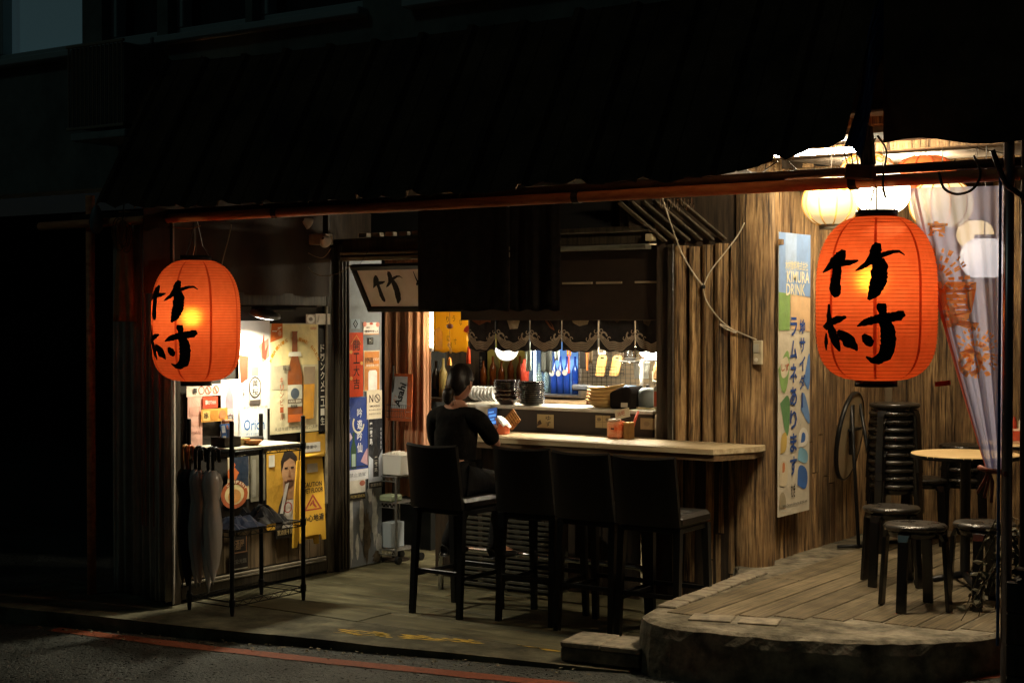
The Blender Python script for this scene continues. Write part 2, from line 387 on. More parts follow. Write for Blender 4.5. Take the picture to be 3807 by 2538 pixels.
x = -3.90; i = 0
while x < -2.02:
    wd = rr(.15, .20); xc = x + wd / 2
    vf = 7.13 + (xc + 3.75) * .42 if xc < -2.95 else 7.47 + max(0, (xc + 2.5)) * .9
    vf += rr(-.012, .012); y = vf; first = True
    while y < 10.93:
        L_ = rr(1.9, 2.9) if not first or i % 3 else rr(.9, 1.6); y1 = min(y + L_, 10.93)
        if y1 - y > .05: MB().box((xc, (y + y1) / 2, .262 + rr(-.001, .0015)), (wd - .014, y1 - y - .012, .020), Matrix.Rotation(rr(-.0015, .0015), 3, 'Z'), .003).build('deck_board', MT['deck'], TERR)
        y = y1; first = False
    x += wd; i += 1
for i in range(7):
    y = 7.30 + i * .19; xx = -4.005 - (y - 7.3) * .06
    MB().box((xx + .045, y, .264 + rr(-.003, .003)), (.115, .18, .032), Matrix.Rotation(.06 + rr(-.03, .03), 3, 'Z'), .006).build('paving_block', MT['brick'], TERR)
for (cx2, cy2, sx2, sy2) in ((-3.62, 7.09, .22, .16), (-3.38, 7.15, .20, .16)):
    MB().box((cx2, cy2, .266), (sx2, sy2, .02), Matrix.Rotation(.28, 3, 'Z'), .004).build('paving_block', MT['brick'], TERR)
# low paving step between floor and terrace
st = thing('paving_step', 'low step of two pale paving slabs against the concrete terrace corner', 'step', (-4.25, 7.0, 0))
MB().box((-4.17, 6.99, .040), (.46, .28, .078), Matrix.Rotation(.12, 3, 'Z'), .01).build('base', MT['concrete'], st)
for k in (0, 1): MB().box((-4.285 + .232 * k, 6.975 + .028 * k, .094), (.226, .29, .03), Matrix.Rotation(.12 + rr(-.02, .02), 3, 'Z'), .006).build('paving_slab', MT['brick'], st)
# ---------------------------------------------------------------- timber cladding
def slab_piece(fr, wd, z0, z1, bulge, mat, parent, name='log', nz=7, back=.03):
    mb = MB(); ph = rr(0, 9); nu = 5; pr = [(-.5, 0), (-.42, .55), (-.2, .92), (.1, 1.0), (.38, .7), (.5, 0)]
    tw = rr(-.35, .35); vs = []
    for j in range(nz + 1):
        z = z0 + (z1 - z0) * j / nz; sw = .004 * sin(ph + z * 2.0) + .002 * sin(ph * 2 + z * 5); ww = wd * (1 + .04 * sin(ph * 3 + z * 2.2))
        vs.append(fr.p(-ww / 2 + sw, z, -back))
        for (a, h) in pr: vs.append(fr.p(a * ww + sw, z, bulge * max(0, h + tw * a * h) * (1 + .10 * sin(z * 3 + ph + a * 5))))
        vs.append(fr.p(ww / 2 + sw, z, -back))
    k = len(pr) + 2; fs = []
    for j in range(nz): fs += [(j * k + i, j * k + i + 1, (j + 1) * k + i + 1, (j + 1) * k + i) for i in range(k - 1)]
    fs += [tuple(range(k))[::-1], tuple(nz * k + i for i in range(k))]
    mb.add(vs, fs); return smooth_by_angle(mb.build(name, mat, parent), 60)
UW = -4.12; VF = 8.74; VB = 10.95
XA, YA, ZA = V(1, 0, 0), V(0, 1, 0), V(0, 0, 1)
# front timber wall beside the serving hatch
fw = thing('log_wall', 'timber wall of rough split logs between serving hatch and terrace', 'wall', (-4.5, VF, 0))
MB().box((-4.51, VF + .09, 1.4), (.76, .10, 2.8)).build('backing', MT['dark'], fw)
xs_ = [(2500, 2550, .018), (2556, 2600, .03), (2606, 2648, .028), (2652, 2704, .035), (2710, 2752, .03)]
for (a, b, bu) in xs_:
    p0 = onY(a, 1300, VF); p1 = onY(b, 1300, VF); topz = 2.28 + rr(-.02, .02)
    slab_piece(Fr((((p0.x + p1.x) / 2), VF + .035, 0), XA, ZA), (p1.x - p0.x) * .97, 1.03, topz, bu + .034, MT['log'], fw)
for (a, b, z0, z1) in ((2496, 2536, .0, .98), (2538, 2580, .12, 1.0), (2582, 2612, .35, 1.0), (2582, 2612, .02, .34), (2614, 2650, .28, 1.0), (2614, 2634, .0, .27), (2636, 2652, .0, .27), (2654, 2700, .45, 1.0), (2654, 2676, .0, .44), (2678, 2702, .0, .44), (2704, 2752, .2, 1.0), (2704, 2752, -.02, .19), (2754, 2790, .1, 1.0), (2380, 2440, .0, .98), (2441, 2495, 0, .98)):
    p0 = onY(a, 1800, VF + .02); p1 = onY(b, 1800, VF + .02)
    slab_piece(Fr((((p0.x + p1.x) / 2), VF + .055 + rr(-.01, .012), 0), XA, ZA), (p1.x - p0.x) * 1.08, z0, z1, rr(.014, .026), MT['log'], fw, 'log_slab', 5)
# thick corner post
cp = thing('corner_post', 'thick round timber post at the corner of the log wall and terrace', 'post', (-4.2, VF + .05, .2))
mb = MB(); n = 18; vs = []; nz = 16
for j in range(nz + 1):
    z = .24 + 2.75 * j / nz
    for i in range(n):
        a = 2 * pi * i / n; r = .118 * (1 + .04 * sin(a * 5 + z) + .03 * sin(a * 9 + z * 2.2) + .03 * sin(z * 3)); vs.append((-4.20 + r * cos(a), VF + .075 + r * sin(a), z))
mb.add(vs, [(j * n + i, j * n + (i + 1) % n, (j + 1) * n + (i + 1) % n, (j + 1) * n + i) for j in range(nz) for i in range(n)] + [tuple(nz * n + i for i in range(n))])
mb.build('trunk', MT['log'], cp, True)
# terrace side wall and back wall in rough vertical slabs
sw = thing('terrace_side_wall', 'rough vertical timber boards of the wall behind the tall blue and white banner', 'wall', (UW, 9.8, PZ))
MB().box((UW - .12, (8.95 + VB) / 2, 1.5), (.1, VB - 8.9, 2.7)).build('backing', MT['dark'], sw)
y = 8.93
while y < VB - .02:
    wd = rr(.075, .15); wd = min(wd, VB - y); zs = rr(.5, 1.1)
    if RND.random() < .35:
        slab_piece(Fr((UW - .055, y + wd / 2, 0), YA, ZA), wd * .99, .26, zs, rr(.01, .02), MT['log'], sw, 'board', 4)
        slab_piece(Fr((UW - .055, y + wd / 2, 0), YA, ZA), wd * .99, zs + .006, 2.78 + rr(-.1, .1), rr(.012, .028), MT['log'], sw, 'board', 8)
    else: slab_piece(Fr((UW - .055, y + wd / 2, 0), YA, ZA), wd * .99, .26, 2.78 + rr(-.1, .1), rr(.012, .028), MT['log'], sw, 'board', 9)
    y += wd
bw = thing('terrace_back_wall', 'rough vertical timber boards of the wall behind the stacked black stools', 'wall', (-3, VB, PZ))
MB().box((-2.5, VB + .12, 1.5), (3.3, .1, 2.7)).build('backing', MT['dark'], bw)
x = UW - .02
while x < -1.0:
    wd = rr(.08, .15)
    slab_piece(Fr((x + wd / 2, VB + .055, 0), XA, ZA), wd * .99, .26, 2.78 + rr(-.1, .1), rr(.012, .026), MT['log'], bw, 'board', 9)
    x += wd
# ---------------------------------------------------------------- shop interior shell
struct('kitchen_back_wall', MB().box((-5.9, 11.05, 1.3), (3.6, .1, 2.7)), M('kitchen wall', (.10, .075, .045), (.17, .13, .08), .7, scale=4))
struct('wall_inside_left', MB().box((-7.95, 10.0, 1.3), (.1, 2.3, 2.7)), MT['dark'])
struct('ceiling', MB().box((-5.95, 9.0, 2.68), (3.7, 4.2, .06)), MT['dark'])
struct('kitchen_right_wall', MB().box((-4.84, 9.95, 1.3), (.06, 2.2, 2.6)), MT['dark'])
# ---------------------------------------------------------------- upper storey and the neighbour on the left
VU = 7.02
ub = thing('apartment_building', 'dark plastered upper storey with pale framed windows above the tin awning', 'building', (-9, VU, 2.7))
wins = [(-12.4, -9.7), (-9.42, -8.40), (-8.2, -7.66), (-7.56, -6.86), (-6.80, -5.9), (-5.5, -4.4), (-4.0, -2.6)]
WZ0, WZ1 = 3.66, 5.2
mb = MB(); mb.box((-8, VU + .12, (2.70 + WZ0) / 2), (18, .24, WZ0 - 2.70)); mb.box((-8, VU + .12, WZ1 + 1.2), (18, .24, 2.4))
prev = -17
for a, b in wins: mb.box(((prev + a) / 2, VU + .12, (WZ0 + WZ1) / 2), (a - prev, .24, WZ1 - WZ0)); prev = b
mb.box(((prev + 1) / 2, VU + .12, (WZ0 + WZ1) / 2), (1 - prev, .24, WZ1 - WZ0))
mb.build('wall', MT['plaster'], ub)
ALU = M('pale window frame', (.36, .42, .42), rough=.4); CURT = EM('lit blind', (.42, .72, .80), .024)
GL = M('window glass', (.9, .95, 1), rough=.08, trans=.9)
DKP = M('dark pane', (.03, .035, .035), rough=.15)
for i, (a, b) in enumerate(wins):
    wn = MB().box(((a + b) / 2, VU + .20, (WZ0 + WZ1) / 2), (b - a - .02, .02, WZ1 - WZ0 - .02)).build('window', CURT if i == 1 else DKP, ub)
    fm = MB()
    for (xx, zz, sx, sz) in (((a + b) / 2, WZ0 + .03, b - a, .06), (a + .03, (WZ0 + WZ1) / 2, .06, WZ1 - WZ0 - .125), (b - .03, (WZ0 + WZ1) / 2, .06, WZ1 - WZ0 - .125), ((a + b) / 2, WZ1 - .03, b - a, .06)): fm.box((xx, VU + .12, zz), (sx, .09, sz), None, .006)
    fm.build('frame', ALU, wn)
    MB().box(((a + b) / 2, VU - .01, WZ0 - .035), (b - a + .08, .16, .05), None, .008).build('sill', ALU, wn)
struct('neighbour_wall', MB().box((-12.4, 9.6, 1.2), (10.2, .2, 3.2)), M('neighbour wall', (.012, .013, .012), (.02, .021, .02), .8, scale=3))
# ---------------------------------------------------------------- awning of ribbed sheet
aw = thing('awning', 'steep dark ribbed tin awning over the whole shop front', 'awning', (-5, 6.5, 2.5))
def aw_z(u):
    return 2.50 - .035 * sin((u + 7.5) / 4.9 * pi) + (max(0, u + 3.5) ** 2) * .12
A0, A1 = -7.52, -2.62; NS = 14; sw_ = (A1 - A0) / NS
for i in range(NS):
    a = A0 + i * sw_ - .012; b = A0 + (i + 1) * sw_ + .006; mb = MB(); drop = rr(-.015, .015); lift = rr(0, .004) + .002 * (i % 2)
    prof = [(0, .0), (.06, .028), (.16, .028), (.22, 0), (.48, 0), (.5, .006), (.52, 0), (.78, 0), (.97, 0), (1, .02)]
    ts = [0, .02, .1, .35, .7, 1.0]; vs = []
    for t in ts:
        for (s_, h) in prof:
            u = a + (b - a) * s_; z0 = aw_z(u) + drop + (.012 * sin(u * 31) if t == 0 else 0)
            vs.append(V(u, 6.40 + .56 * t - h * .86 - lift, z0 + .97 * t + h * .5 + (rr(-.008, .008) if t == 0 else 0)))
    k = len(prof); mb.add(vs, [(j * k + s_, j * k + s_ + 1, (j + 1) * k + s_ + 1, (j + 1) * k + s_) for j in range(len(ts) - 1) for s_ in range(k - 1)])
    o = mb.build('roofing_sheet', MT['awn'], aw); md = o.modifiers.new('t', 'SOLIDIFY'); md.thickness = .002; md.offset = -1
# blue tarpaulin on the right end of the awning
tp = MB(); tp.grid(lambda a, b: V(-2.62 + .075 * a + .012 * sin(b * 9), 6.385 + .56 * b + .02 * sin(b * 7 + a * 3), aw_z(-2.62) - .03 + .97 * b - .03 * a + .02 * sin(a * 5 + b * 11)), 6, 12)
o = tp.build('tarpaulin', M('blue tarpaulin', hexc('24345c'), hexc('18233f'), .5, scale=6, bump=.004)); tag(o, 'blue tarpaulin scrap on the right end of the dark awning', 'tarpaulin')
o.modifiers.new('t', 'SOLIDIFY').thickness = .003
# dark valance board at the right above the terrace
vb = MB(); vb.grid(lambda a, b: V(-2.53 + 3.2 * a, 6.62 + .012 * sin(a * 40), (2.585 + .012 * sin(a * 37) + .02 * sin(a * 17 + 1)) + b * 2.2), 40, 3)
o = vb.build('canopy_sheet', MT['awn']); tag(o, 'black canopy sheet hanging above the terrace at the far right', 'canopy'); o.modifiers.new('t', 'SOLIDIFY').thickness = .01
# terrace ceiling of pale sheets
tcl = thing('terrace_ceiling', 'pale stained ceiling sheets over the terrace above the hanging lanterns', 'ceiling', (-3.2, 9, 2.75))
CE = M('stained ceiling sheet', (.16, .125, .095), (.30, .25, .20), .8, scale=3)
for i in range(4):
    for j in range(2):
        MB().box((-3.82 + .62 * i, 7.75 + 2.0 * j, 2.80 + .05 * j), (.60, 1.96, .012), Matrix.Rotation(.03, 3, 'X'), .002).build('ceiling_sheet', CE, tcl)
for j in range(4): MB().box((-2.9, 7.0 + 1.1 * j, 2.755), (2.5, .07, .05), None, .006).build('batten', MT['log'], tcl)
# ---------------------------------------------------------------- red oxide pipe, poles
pp = thing('front_pipe', 'long rusty red pipe running under the awning edge', 'pipe', (-5, 6.7, 2.44))
mb = MB(); mb.tube([(-8.45, 6.70, 2.43), (-7.0, 6.70, 2.44), (-5.0, 6.70, 2.437), (-3.0, 6.7, 2.44), (-1.2, 6.7, 2.44)], .028, 12); mb.build('pipe', MT['rust'], pp, True)
mb = MB(); mb.tube([(-4.9, 6.715, 2.484), (-3.0, 6.715, 2.492), (-1.2, 6.715, 2.494)], .021, 10); mb.build('pipe', M('dark pipe', (.05, .03, .02), (.12, .07, .05), .5, scale=8), pp, True)
mb = MB(); mb.box((-5.6, 6.74, 2.475), (5.1, .05, .045), None, .004); mb.build('rail', MT['dark'], pp)
for x in (-7.9, -6.3, -4.2, -2.7): MB().lathe([(.033, -.02), (.035, -.02), (.035, .02), (.033, .02)], (x, 6.7, 2.44), 12, Matrix.Rotation(pi / 2, 3, 'Y')).build('clamp', MT['dark'], pp)
pl = thing('left_pole', 'slim rust brown pole at the far left of the shop front', 'pole', (-8.0, 6.72, -.2))
MB().tube([(-8.0, 6.745, -.22), (-8.0, 6.745, 2.62)], .030, 12).build('shaft', MT['rust'], pl, True)
MB().lathe([(.001, .01), (.07, .01), (.07, 0), (.07, -.06)], (-8.0, 6.745, -.19), 14).build('base', MT['dark'], pl)
pr_ = thing('right_pole', 'scaffold pole standing at the right edge of the terrace curtain', 'pole', (-2.0, 6.66, .0))
MB().tube([(-1.985, 6.66, .05), (-1.98, 6.66, 2.9)], .023, 14).build('shaft', M('worn painted pole', (.30, .27, .30), (.42, .30, .24), .3, .85, scale=14, stretch=(1, 1, .4)), pr_, True)
MB().tube([(-1.925, 6.70, .05), (-1.925, 6.70, 2.75)], .016, 10).build('shaft', M('rust brown bar', (.10, .04, .02), (.16, .07, .04), .5, scale=9), pr_, True)
MB().tube([(-2.018, 6.652, .4), (-2.015, 6.652, 2.45)], .007, 8).build('highlight', M('blue conduit', hexc('3f5f9a'), rough=.35), pr_, True)  # bluish highlight on the pole, put in as a thin blue tube
# ---------------------------------------------------------------- left partition: glazed screen, door post, grey board
UL = -7.25
def vz(x, y, u=UL): p = onX(x, y, u); return p.y, p.z
gs = thing('glazed_screen', 'dark framed glass screen covered with drink posters behind the wire shelf', 'screen', (UL, 7.5, 0))
V0, V1 = vz(640, 1500)[0], vz(1243, 1500)[0]
FRM = M('screen timber', (.013, .010, .007), (.05, .038, .024), .45, scale=7, stretch=(6, 6, .5), bump=.002)
for (ya, yb, za, zb) in ((V0, V0 + .07, 0, 2.32), (V1 - .085, V1, 0, 2.32), (V0 + .07, V1 - .085, 1.90, 1.99), (V0 + .07, V1 - .085, .43, .50), (V0 + .07, V1 - .085, .02, .11)):
    MB().box((UL - .02, (ya + yb) / 2, (za + zb) / 2), (.05, yb - ya, zb - za), None, .006).build('frame', FRM, gs)
for (ya, yb, za, zb) in ((V1 - .105, V1 - .087, .50, 1.90), (V0 + .07, V1 - .106, .112, .130), (V0 + .3, V1 - .106, .095, .110)):
    MB().box((UL + .008, (ya + yb) / 2, (za + zb) / 2), (.02, yb - ya, zb - za), None, .004).build('moulding', M('moulding', (.10, .085, .06), (.2, .17, .12), .4, scale=9), gs)
MB().box((UL - .03, (V0 + V1) / 2, 1.20), (.006, V1 - V0 - .16, 1.39)).build('glass_pane', M('screen glass', (.04, .035, .03), rough=.12), gs)
y = V0 + .072
while y < V1 - .09:
    wd = min(rr(.10, .15), V1 - .087 - y); MB().box((UL - .028, y + wd / 2, .28), (.018, wd - .004, .296), None, .003).build('kick_board', M('kick board', (.05, .035, .02), (.13, .09, .05), .5, scale=5, stretch=(5, 5, .4), var=.2), gs); y += wd
# dark brown tarp above the screen
BT = M('brown tarp', (.016, .008, .004), (.034, .017, .008), .75, scale=4, bump=.006)
mb = MB(); mb.grid(lambda a, b: V(UL + .02 + .02 * sin(a * 23) * (1 - .3 * b), V0 - .25 + (V1 - V0 + .2) * a, 1.97 + .62 * b), 60, 6)
tag(mb.build('tarp_sheet', BT, None, True), 'brown tarpaulin hanging above the lit poster lamp', 'tarpaulin')
# door post and lintel
dp = thing('door_frame', 'dark moulded timber door post and lintel beside the grey poster board', 'door frame', (UL, 8.3, 0))
a, b = V1 + .004, vz(1284, 1500)[0]
MB().box((UL - .01, (a + b) / 2, 1.17), (.10, b - a, 2.34), None, .006).build('post', FRM, dp)
for f in (.25, .55, .85): MB().box((UL + .046, a + (b - a) * f, 1.17), (.014, .012, 2.30), None, .003).build('moulding', FRM, dp)
MB().box((-6.45, b - .02, 2.31), (1.7, .12, .14), None, .008).build('lintel', FRM, dp)
MB().box((-6.45, b - .09, 2.275), (1.7, .03, .02), None, .004).build('moulding', M('moulding', (.1, .085, .06)), dp)
MB().box((-6.45, b - .085, 2.235), (1.6, .02, .03), None, .004).build('moulding', M('pale strip', (.20, .17, .12), (.3, .26, .19), .5, scale=9), dp)
for i in range(5): MB().box((-7.05 + .12 * i, b - .02, 2.405), (.075, .05, .028), None, .003).build('vent_gap', M('pale tag', (.38, .33, .25)), dp)
# grey painted board with peeling edge
G0, G1 = vz(1285, 1700)[0], vz(1421, 1700)[0]
GREY = M('grey painted board', (.15, .165, .18), (.21, .23, .25), .75, scale=5, bump=.002)
gb = thing('grey_board', 'narrow blue grey painted board with peeling white paint at its foot', 'board', (UL, 8.6, 0))
MB().box((UL - .03, (G0 + G1) / 2, 1.15), (.06, G1 - G0, 2.3), None, .006).build('panel', GREY, gb)
PEEL = M('peeling white paint', (.42, .42, .38), (.62, .62, .58), .8, scale=20, bump=.004)
def blob(fr, cx, cy, rx, ry, n, seed, nn=.002):
    r_ = random.Random(seed); return [fr.p(cx + rx * cos(2 * pi * i / n) * r_.uniform(.55, 1.15), cy + ry * sin(2 * pi * i / n) * r_.uniform(.7, 1.1), nn) for i in range(n)]
fg = Fr((UL, G0, 0), YA, ZA); wg = G1 - G0
for (cx2, cy2, rx, ry, sd2) in ((.26, .55, .035, .11, 1), (.31, .34, .04, .20, 2), (.17, .36, .03, .17, 3), (.06, .30, .022, .28, 4), (.36, .14, .04, .10, 5), (.12, .15, .02, .10, 6)):
    MB().poly(blob(fg, cx2 * wg / .4, cy2, rx, ry, 22, sd2, .003)).build('peeling_patch', PEEL, gb)
BRW = M('exposed brown plaster', (.06, .045, .03), (.14, .11, .07), .9, scale=18, bump=.004)
for (cx2, cy2, rx, ry, sd2) in ((.22, .22, .05, .20, 11), (.33, .05, .05, .05, 12)):
    MB().poly(blob(fg, cx2 * wg / .4, cy2, rx, ry, 24, sd2, .0045)).build('bare_patch', BRW, gb)
# ---------------------------------------------------------------- posters
def poster(name, label, rect, items, base='d8d0bd', u=UL, off=.006, cat='poster', plane='X', group=None, rough=.7, tilt=0.0):
    x0, x1, y0, y1 = rect
    if plane == 'X':
        pa = onX(x0, (y0 + y1) / 2, u + off); pb = onX(x1, (y0 + y1) / 2, u + off); xm = (x0 + x1) / 2
        zt = onX(xm, y0, u + off).z; zb = onX(xm, y1, u + off).z; W = pb.y - pa.y; xd = YA
    else:
        pa = onY(x0, (y0 + y1) / 2, u - off); pb = onY(x1, (y0 + y1) / 2, u - off); xm = (x0 + x1) / 2
        zt = onY(xm, y0, u - off).z; zb = onY(xm, y1, u - off).z; W = pb.x - pa.x; xd = XA
    Hh = zt - zb; o0 = V(pa.x, pa.y, zb); xv = xd * cos(tilt) + ZA * sin(tilt); yv = ZA * cos(tilt) - xd * sin(tilt)
    fr = Fr(o0, xv, yv)
    bm_ = M('sheet ' + base, hexc(base), tuple(min(1, c * .82) for c in hexc(base)), rough, scale=5, bump=.016, bscale=6, lo=.45, hi=.75)
    root = MB().box(fr.p(W / 2, Hh / 2, -.001), (W, Hh, .0025), Matrix((fr.x, fr.y, fr.n)).transposed()).build(name, bm_)
    tag(root, label, cat, group)
    layers = {}; nlay = .0012
    for it in items:
        k = it[0]; nlay += .0005
        if k == 'r': g = [(it[1], it[2]), (it[3], it[2]), (it[3], it[4]), (it[1], it[4])]; hx = it[5]
        elif k == 'e': g = [(it[1] + it[3] * cos(2 * pi * i / 20), it[2] + it[4] * sin(2 * pi * i / 20)) for i in range(20)]; hx = it[5]
        elif k == 'p': g = it[1]; hx = it[2]
        elif k == 'b':     # bottle outline: cx, y0, y1, width, colour
            _, cxx, ya, yb, ww, hx = it; h_ = yb - ya
            pr = [(.5, 0), (.5, .52), (.42, .60), (.2, .74), (.17, .97), (.2, 1)]
            g = [(cxx + a * ww, ya + t * h_) for a, t in pr] + [(cxx - a * ww, ya + t * h_) for a, t in pr[::-1]]
        elif k in ('t', 'v'): hx = it[-1] if isinstance(it[-1], str) else it[6]
        isT = k in ('t', 'v')
        key = (hx, isT, len(layers)); mb = layers.setdefault(key, MB())
        if k == 't':
            _, body, cxx, cyy, ww, hh, hx = it[:7]; rot = it[7] if len(it) > 7 else 0; put_text(mb, fr, body, cxx * W, cyy * Hh, ww * W, hh * Hh, nlay, .012, rot)
        elif k == 'v':
            _, body, cxx, yt, yb, ww, hx = it[:7]; n_ = len(body); st_ = (yt - yb) / n_
            for i, chh in enumerate(body): put_text(mb, fr, chh, cxx * W, (yt - st_ * (i + .5)) * Hh, ww * W, st_ * Hh * .84, nlay, .012)
        else: mb.poly([fr.p(a * W, b_ * Hh, nlay) for a, b_ in g])
    for (hx, isT, _), mb in layers.items(): mb.build('lettering' if isT else 'printed_shape', H(hx), root)
    return root
def ring(cx, cy, rx, ry, hx, th=.16, a0=0, a1=2 * pi, n=18):
    o_ = [(cx + rx * cos(a0 + (a1 - a0) * i / n), cy + ry * sin(a0 + (a1 - a0) * i / n)) for i in range(n + 1)]
    i_ = [(cx + rx * (1 - th) * cos(a0 + (a1 - a0) * i / n), cy + ry * (1 - th) * sin(a0 + (a1 - a0) * i / n)) for i in range(n + 1)]
    return ('p', o_ + i_[::-1], hx)
arc = lambda s, cx, cy, rx, ry, a0, a1, w_, h_, hx: [('t', c, cx + rx * cos(a0 + (a1 - a0) * i / max(1, len(s) - 1)), cy + ry * sin(a0 + (a1 - a0) * i / max(1, len(s) - 1)), w_, h_, hx, (a0 + (a1 - a0) * i / max(1, len(s) - 1)) - pi / 2) for i, c in enumerate(s) if c != ' ']
poster('poster', 'tall cream beer poster with brown bottle and orange arched lettering', (1004, 1183, 1202, 1608),
    [('r', .02, .62, .98, .99, 'ead79a'), ('r', .02, .40, .5, .62, 'b3a98c'), ('p', [(.0, .83), (.25, .87), (.25, 1.0), (.03, 1.0)], 'c9641f'), ('t', '一番', .14, .93, .2, .08, 'f0e2c0')]
    + arc("KIRIN'S PRIME BREW", .49, .56, .52, .30, 2.75, .38, .06, .032, 'c98a22')
    + [('b', .48, .10, .93, .30, '8a4a1c'), ('p', [(.36, .74), (.60, .74), (.62, .70), (.34, .70)], 'e9e4d0'), ('r', .33, .24, .63, .44, 'c9c4ae'), ('e', .48, .36, .09, .05, '4a5560'), ('r', .33, .27, .63, .31, '6b5a48'), ('t', 'KIRIN BEER', .48, .29, .26, .022, 'e8dfc4'), ('t', 'BEER', .46, .245, .14, .03, '3a332a'), ('r', .33, .10, .63, .17, 'd06a2a'),
       ('p', [(.64, .12), (.86, .12), (.90, .56), (.66, .56)], 'd89a34'), ('p', [(.66, .44), (.89, .44), (.90, .60), (.66, .60)], 'a08c70'), ('v', 'キリンビール', .20, .52, .12, .07, 'a5512a'), ('t', '未成年請勿飲酒過量有害健康', .5, .045, .9, .035, '857a66'), ('t', 'KIRIN', .86, .955, .12, .025, 'b5402a'), ('t', '贈呈', .30, .60, .16, .05, '4f463a')], 'd9cda6')
poster('poster', 'white sake poster with pale bottle, round crest and red brush strokes', (888, 1003, 1192, 1522),
    [('p', [(.0, .62), (.30, .60), (.28, .35), (.05, .30)], 'b8472f'), ('p', [(.62, .72), (.95, .80), (.98, .60), (.75, .52)], 'd8907a'), ('p', [(.72, .70), (.80, .86), (.84, .66), (.95, .74), (.86, .55), (.74, .58)], 'c24a34'), ('b', .50, .08, .82, .40, 'b9a99a'), ('b', .50, .10, .80, .32, 'd8cfc4'), ('r', .38, .38, .62, .48, 'd0a078'), ring(.50, .25, .20, .125, '3c3634', .16), ('e', .50, .25, .165, .10, 'dcd6cc'), ('v', '黄桜', .50, .345, .155, .2, '35302e'), ('r', .33, .06, .67, .11, '4e443e'), ('v', '純米吟醸', .13, .32, .16, .07, '4b433e'), ('t', '未成年請勿飲酒', .5, .025, .8, .028, '9a8c80')], 'e2dcd2')
poster('poster', 'rounded white beer sign with blue lettering above the wire shelf top', (890, 994, 1520, 1640),
    [('p', [(.05, .06), (.95, .06), (.97, .7), (.85, .95), (.2, .95), (.03, .75)], 'e6eaea'), ('t', 'Orion', .52, .52, .74, .34, '2f6cb4'), ('t', 'オリオンビール', .5, .24, .55, .08, '6f9cc8')], 'd5d6d2', off=.016)
poster('poster', 'pale pink sake poster with narrow bottle and vertical black characters', (822, 889, 1410, 1650),
    [('b', .45, .45, .98, .4, 'b08a92'), ('r', .25, .45, .68, .55, 'c8a6a8'), ('v', '白波', .50, .48, .22, .32, '2e2a2c'), ('r', .05, .05, .95, .18, 'd9d2c6')], 'dccfca')
poster('notice', 'white notice with crossed out circle symbols under the left lantern', (694, 822, 1428, 1472),
    [ring(.42, .5, .09, .36, 'a54638', .2), ring(.62, .5, .09, .36, 'a54638', .2), ring(.84, .5, .09, .36, 'a54638', .2), ('p', [(.56, .75), (.58, .8), (.68, .25), (.66, .2)], 'a54638'), ('p', [(.78, .75), (.80, .8), (.90, .25), (.88, .2)], 'a54638'), ('r', .18, .3, .28, .7, '3a3634')], 'dccdb8', cat='notice')
poster('poster', 'plain salmon pink poster at the left end of the screen', (698, 752, 1473, 1665), [('r', .1, .62, .9, .8, 'cf9a86'), ('t', 'HORN', .5, .3, .7, .05, '9a6a5c')], 'd9a794')
poster('notice', 'small red card with white letters on the pink poster', (754, 810, 1474, 1516), [('t', '壽OTHH', .5, .5, .7, .42, 'f0d8c8')], 'c8472c', off=.014, cat='notice')
poster('notice', 'orange card with two small pictures beside the pink poster', (748, 846, 1518, 1566), [('r', .05, .1, .32, .85, 'd8b060'), ('r', .36, .1, .62, .85, 'b87a30'), ('t', '串', .18, .5, .16, .5, '4a3420'), ('e', .8, .5, .14, .35, 'c87848')], 'cf9346', off=.016, cat='notice')
poster('sign_strip', 'narrow black sign with white vertical characters beside the cream poster', (1184, 1213, 1222, 1612), [('v', 'ドリンクメニュー生', .5, .86, .08, .5, 'c9c4b8'), ('r', .25, .74, .75, .76, 'b0aaa0')], '14110f', cat='sign')
poster('notice', 'small white oval sticker above the black sign strip', (1138, 1171, 1168, 1204), [('e', .5, .5, .46, .46, 'e6e0d4'), ('e', .5, .5, .22, .2, '8a8074')], 'b8aa98', off=.012, cat='sticker')
poster('notice', 'crumpled white paper slip at the top right of the screen', (1173, 1228, 1166, 1206), [('p', [(.1, .2), (.2, .9), (.26, .9), (.18, .2)], 'a89e90'), ('p', [(.6, .1), (.75, .9), (.8, .9), (.68, .1)], 'a89e90')], 'cfc6b6', off=.012, cat='notice')
poster('poster', 'vintage beer poster with orange face in profile below the shelf top', (846, 926, 1694, 1858),
    [('r', .28, .30, .98, .98, '1d2a3c'), ('p', [(0, .55), (0, .98), (.22, .98), (.30, .86), (.36, .80), (.30, .76), (.52, .62), (.44, .56), (.40, .48), (.16, .44)], 'cf6a2e'), ('p', [(0, .70), (0, 1), (.2, 1), (.24, .82), (.10, .74)], 'd9c9a4'), ('e', .30, .14, .62, .32, 'd8c48c'), ring(.30, .14, .62, .32, 'a8552c', .28), ('e', .3, .10, .30, .16, 'c98a48')] + arc('COMPANY', .30, .14, .54, .28, 2.2, .5, .10, .07, 'f0e2bc'), 'c8b890')
poster('poster', 'faded grey poster strip in the middle of the screen', (932, 986, 1688, 1862), [('r', .1, .1, .35, .9, '8f8a7c'), ('p', [(.5, .1), (.62, .1), (.9, .9), (.8, .95)], '4f4a40')], '75705f')
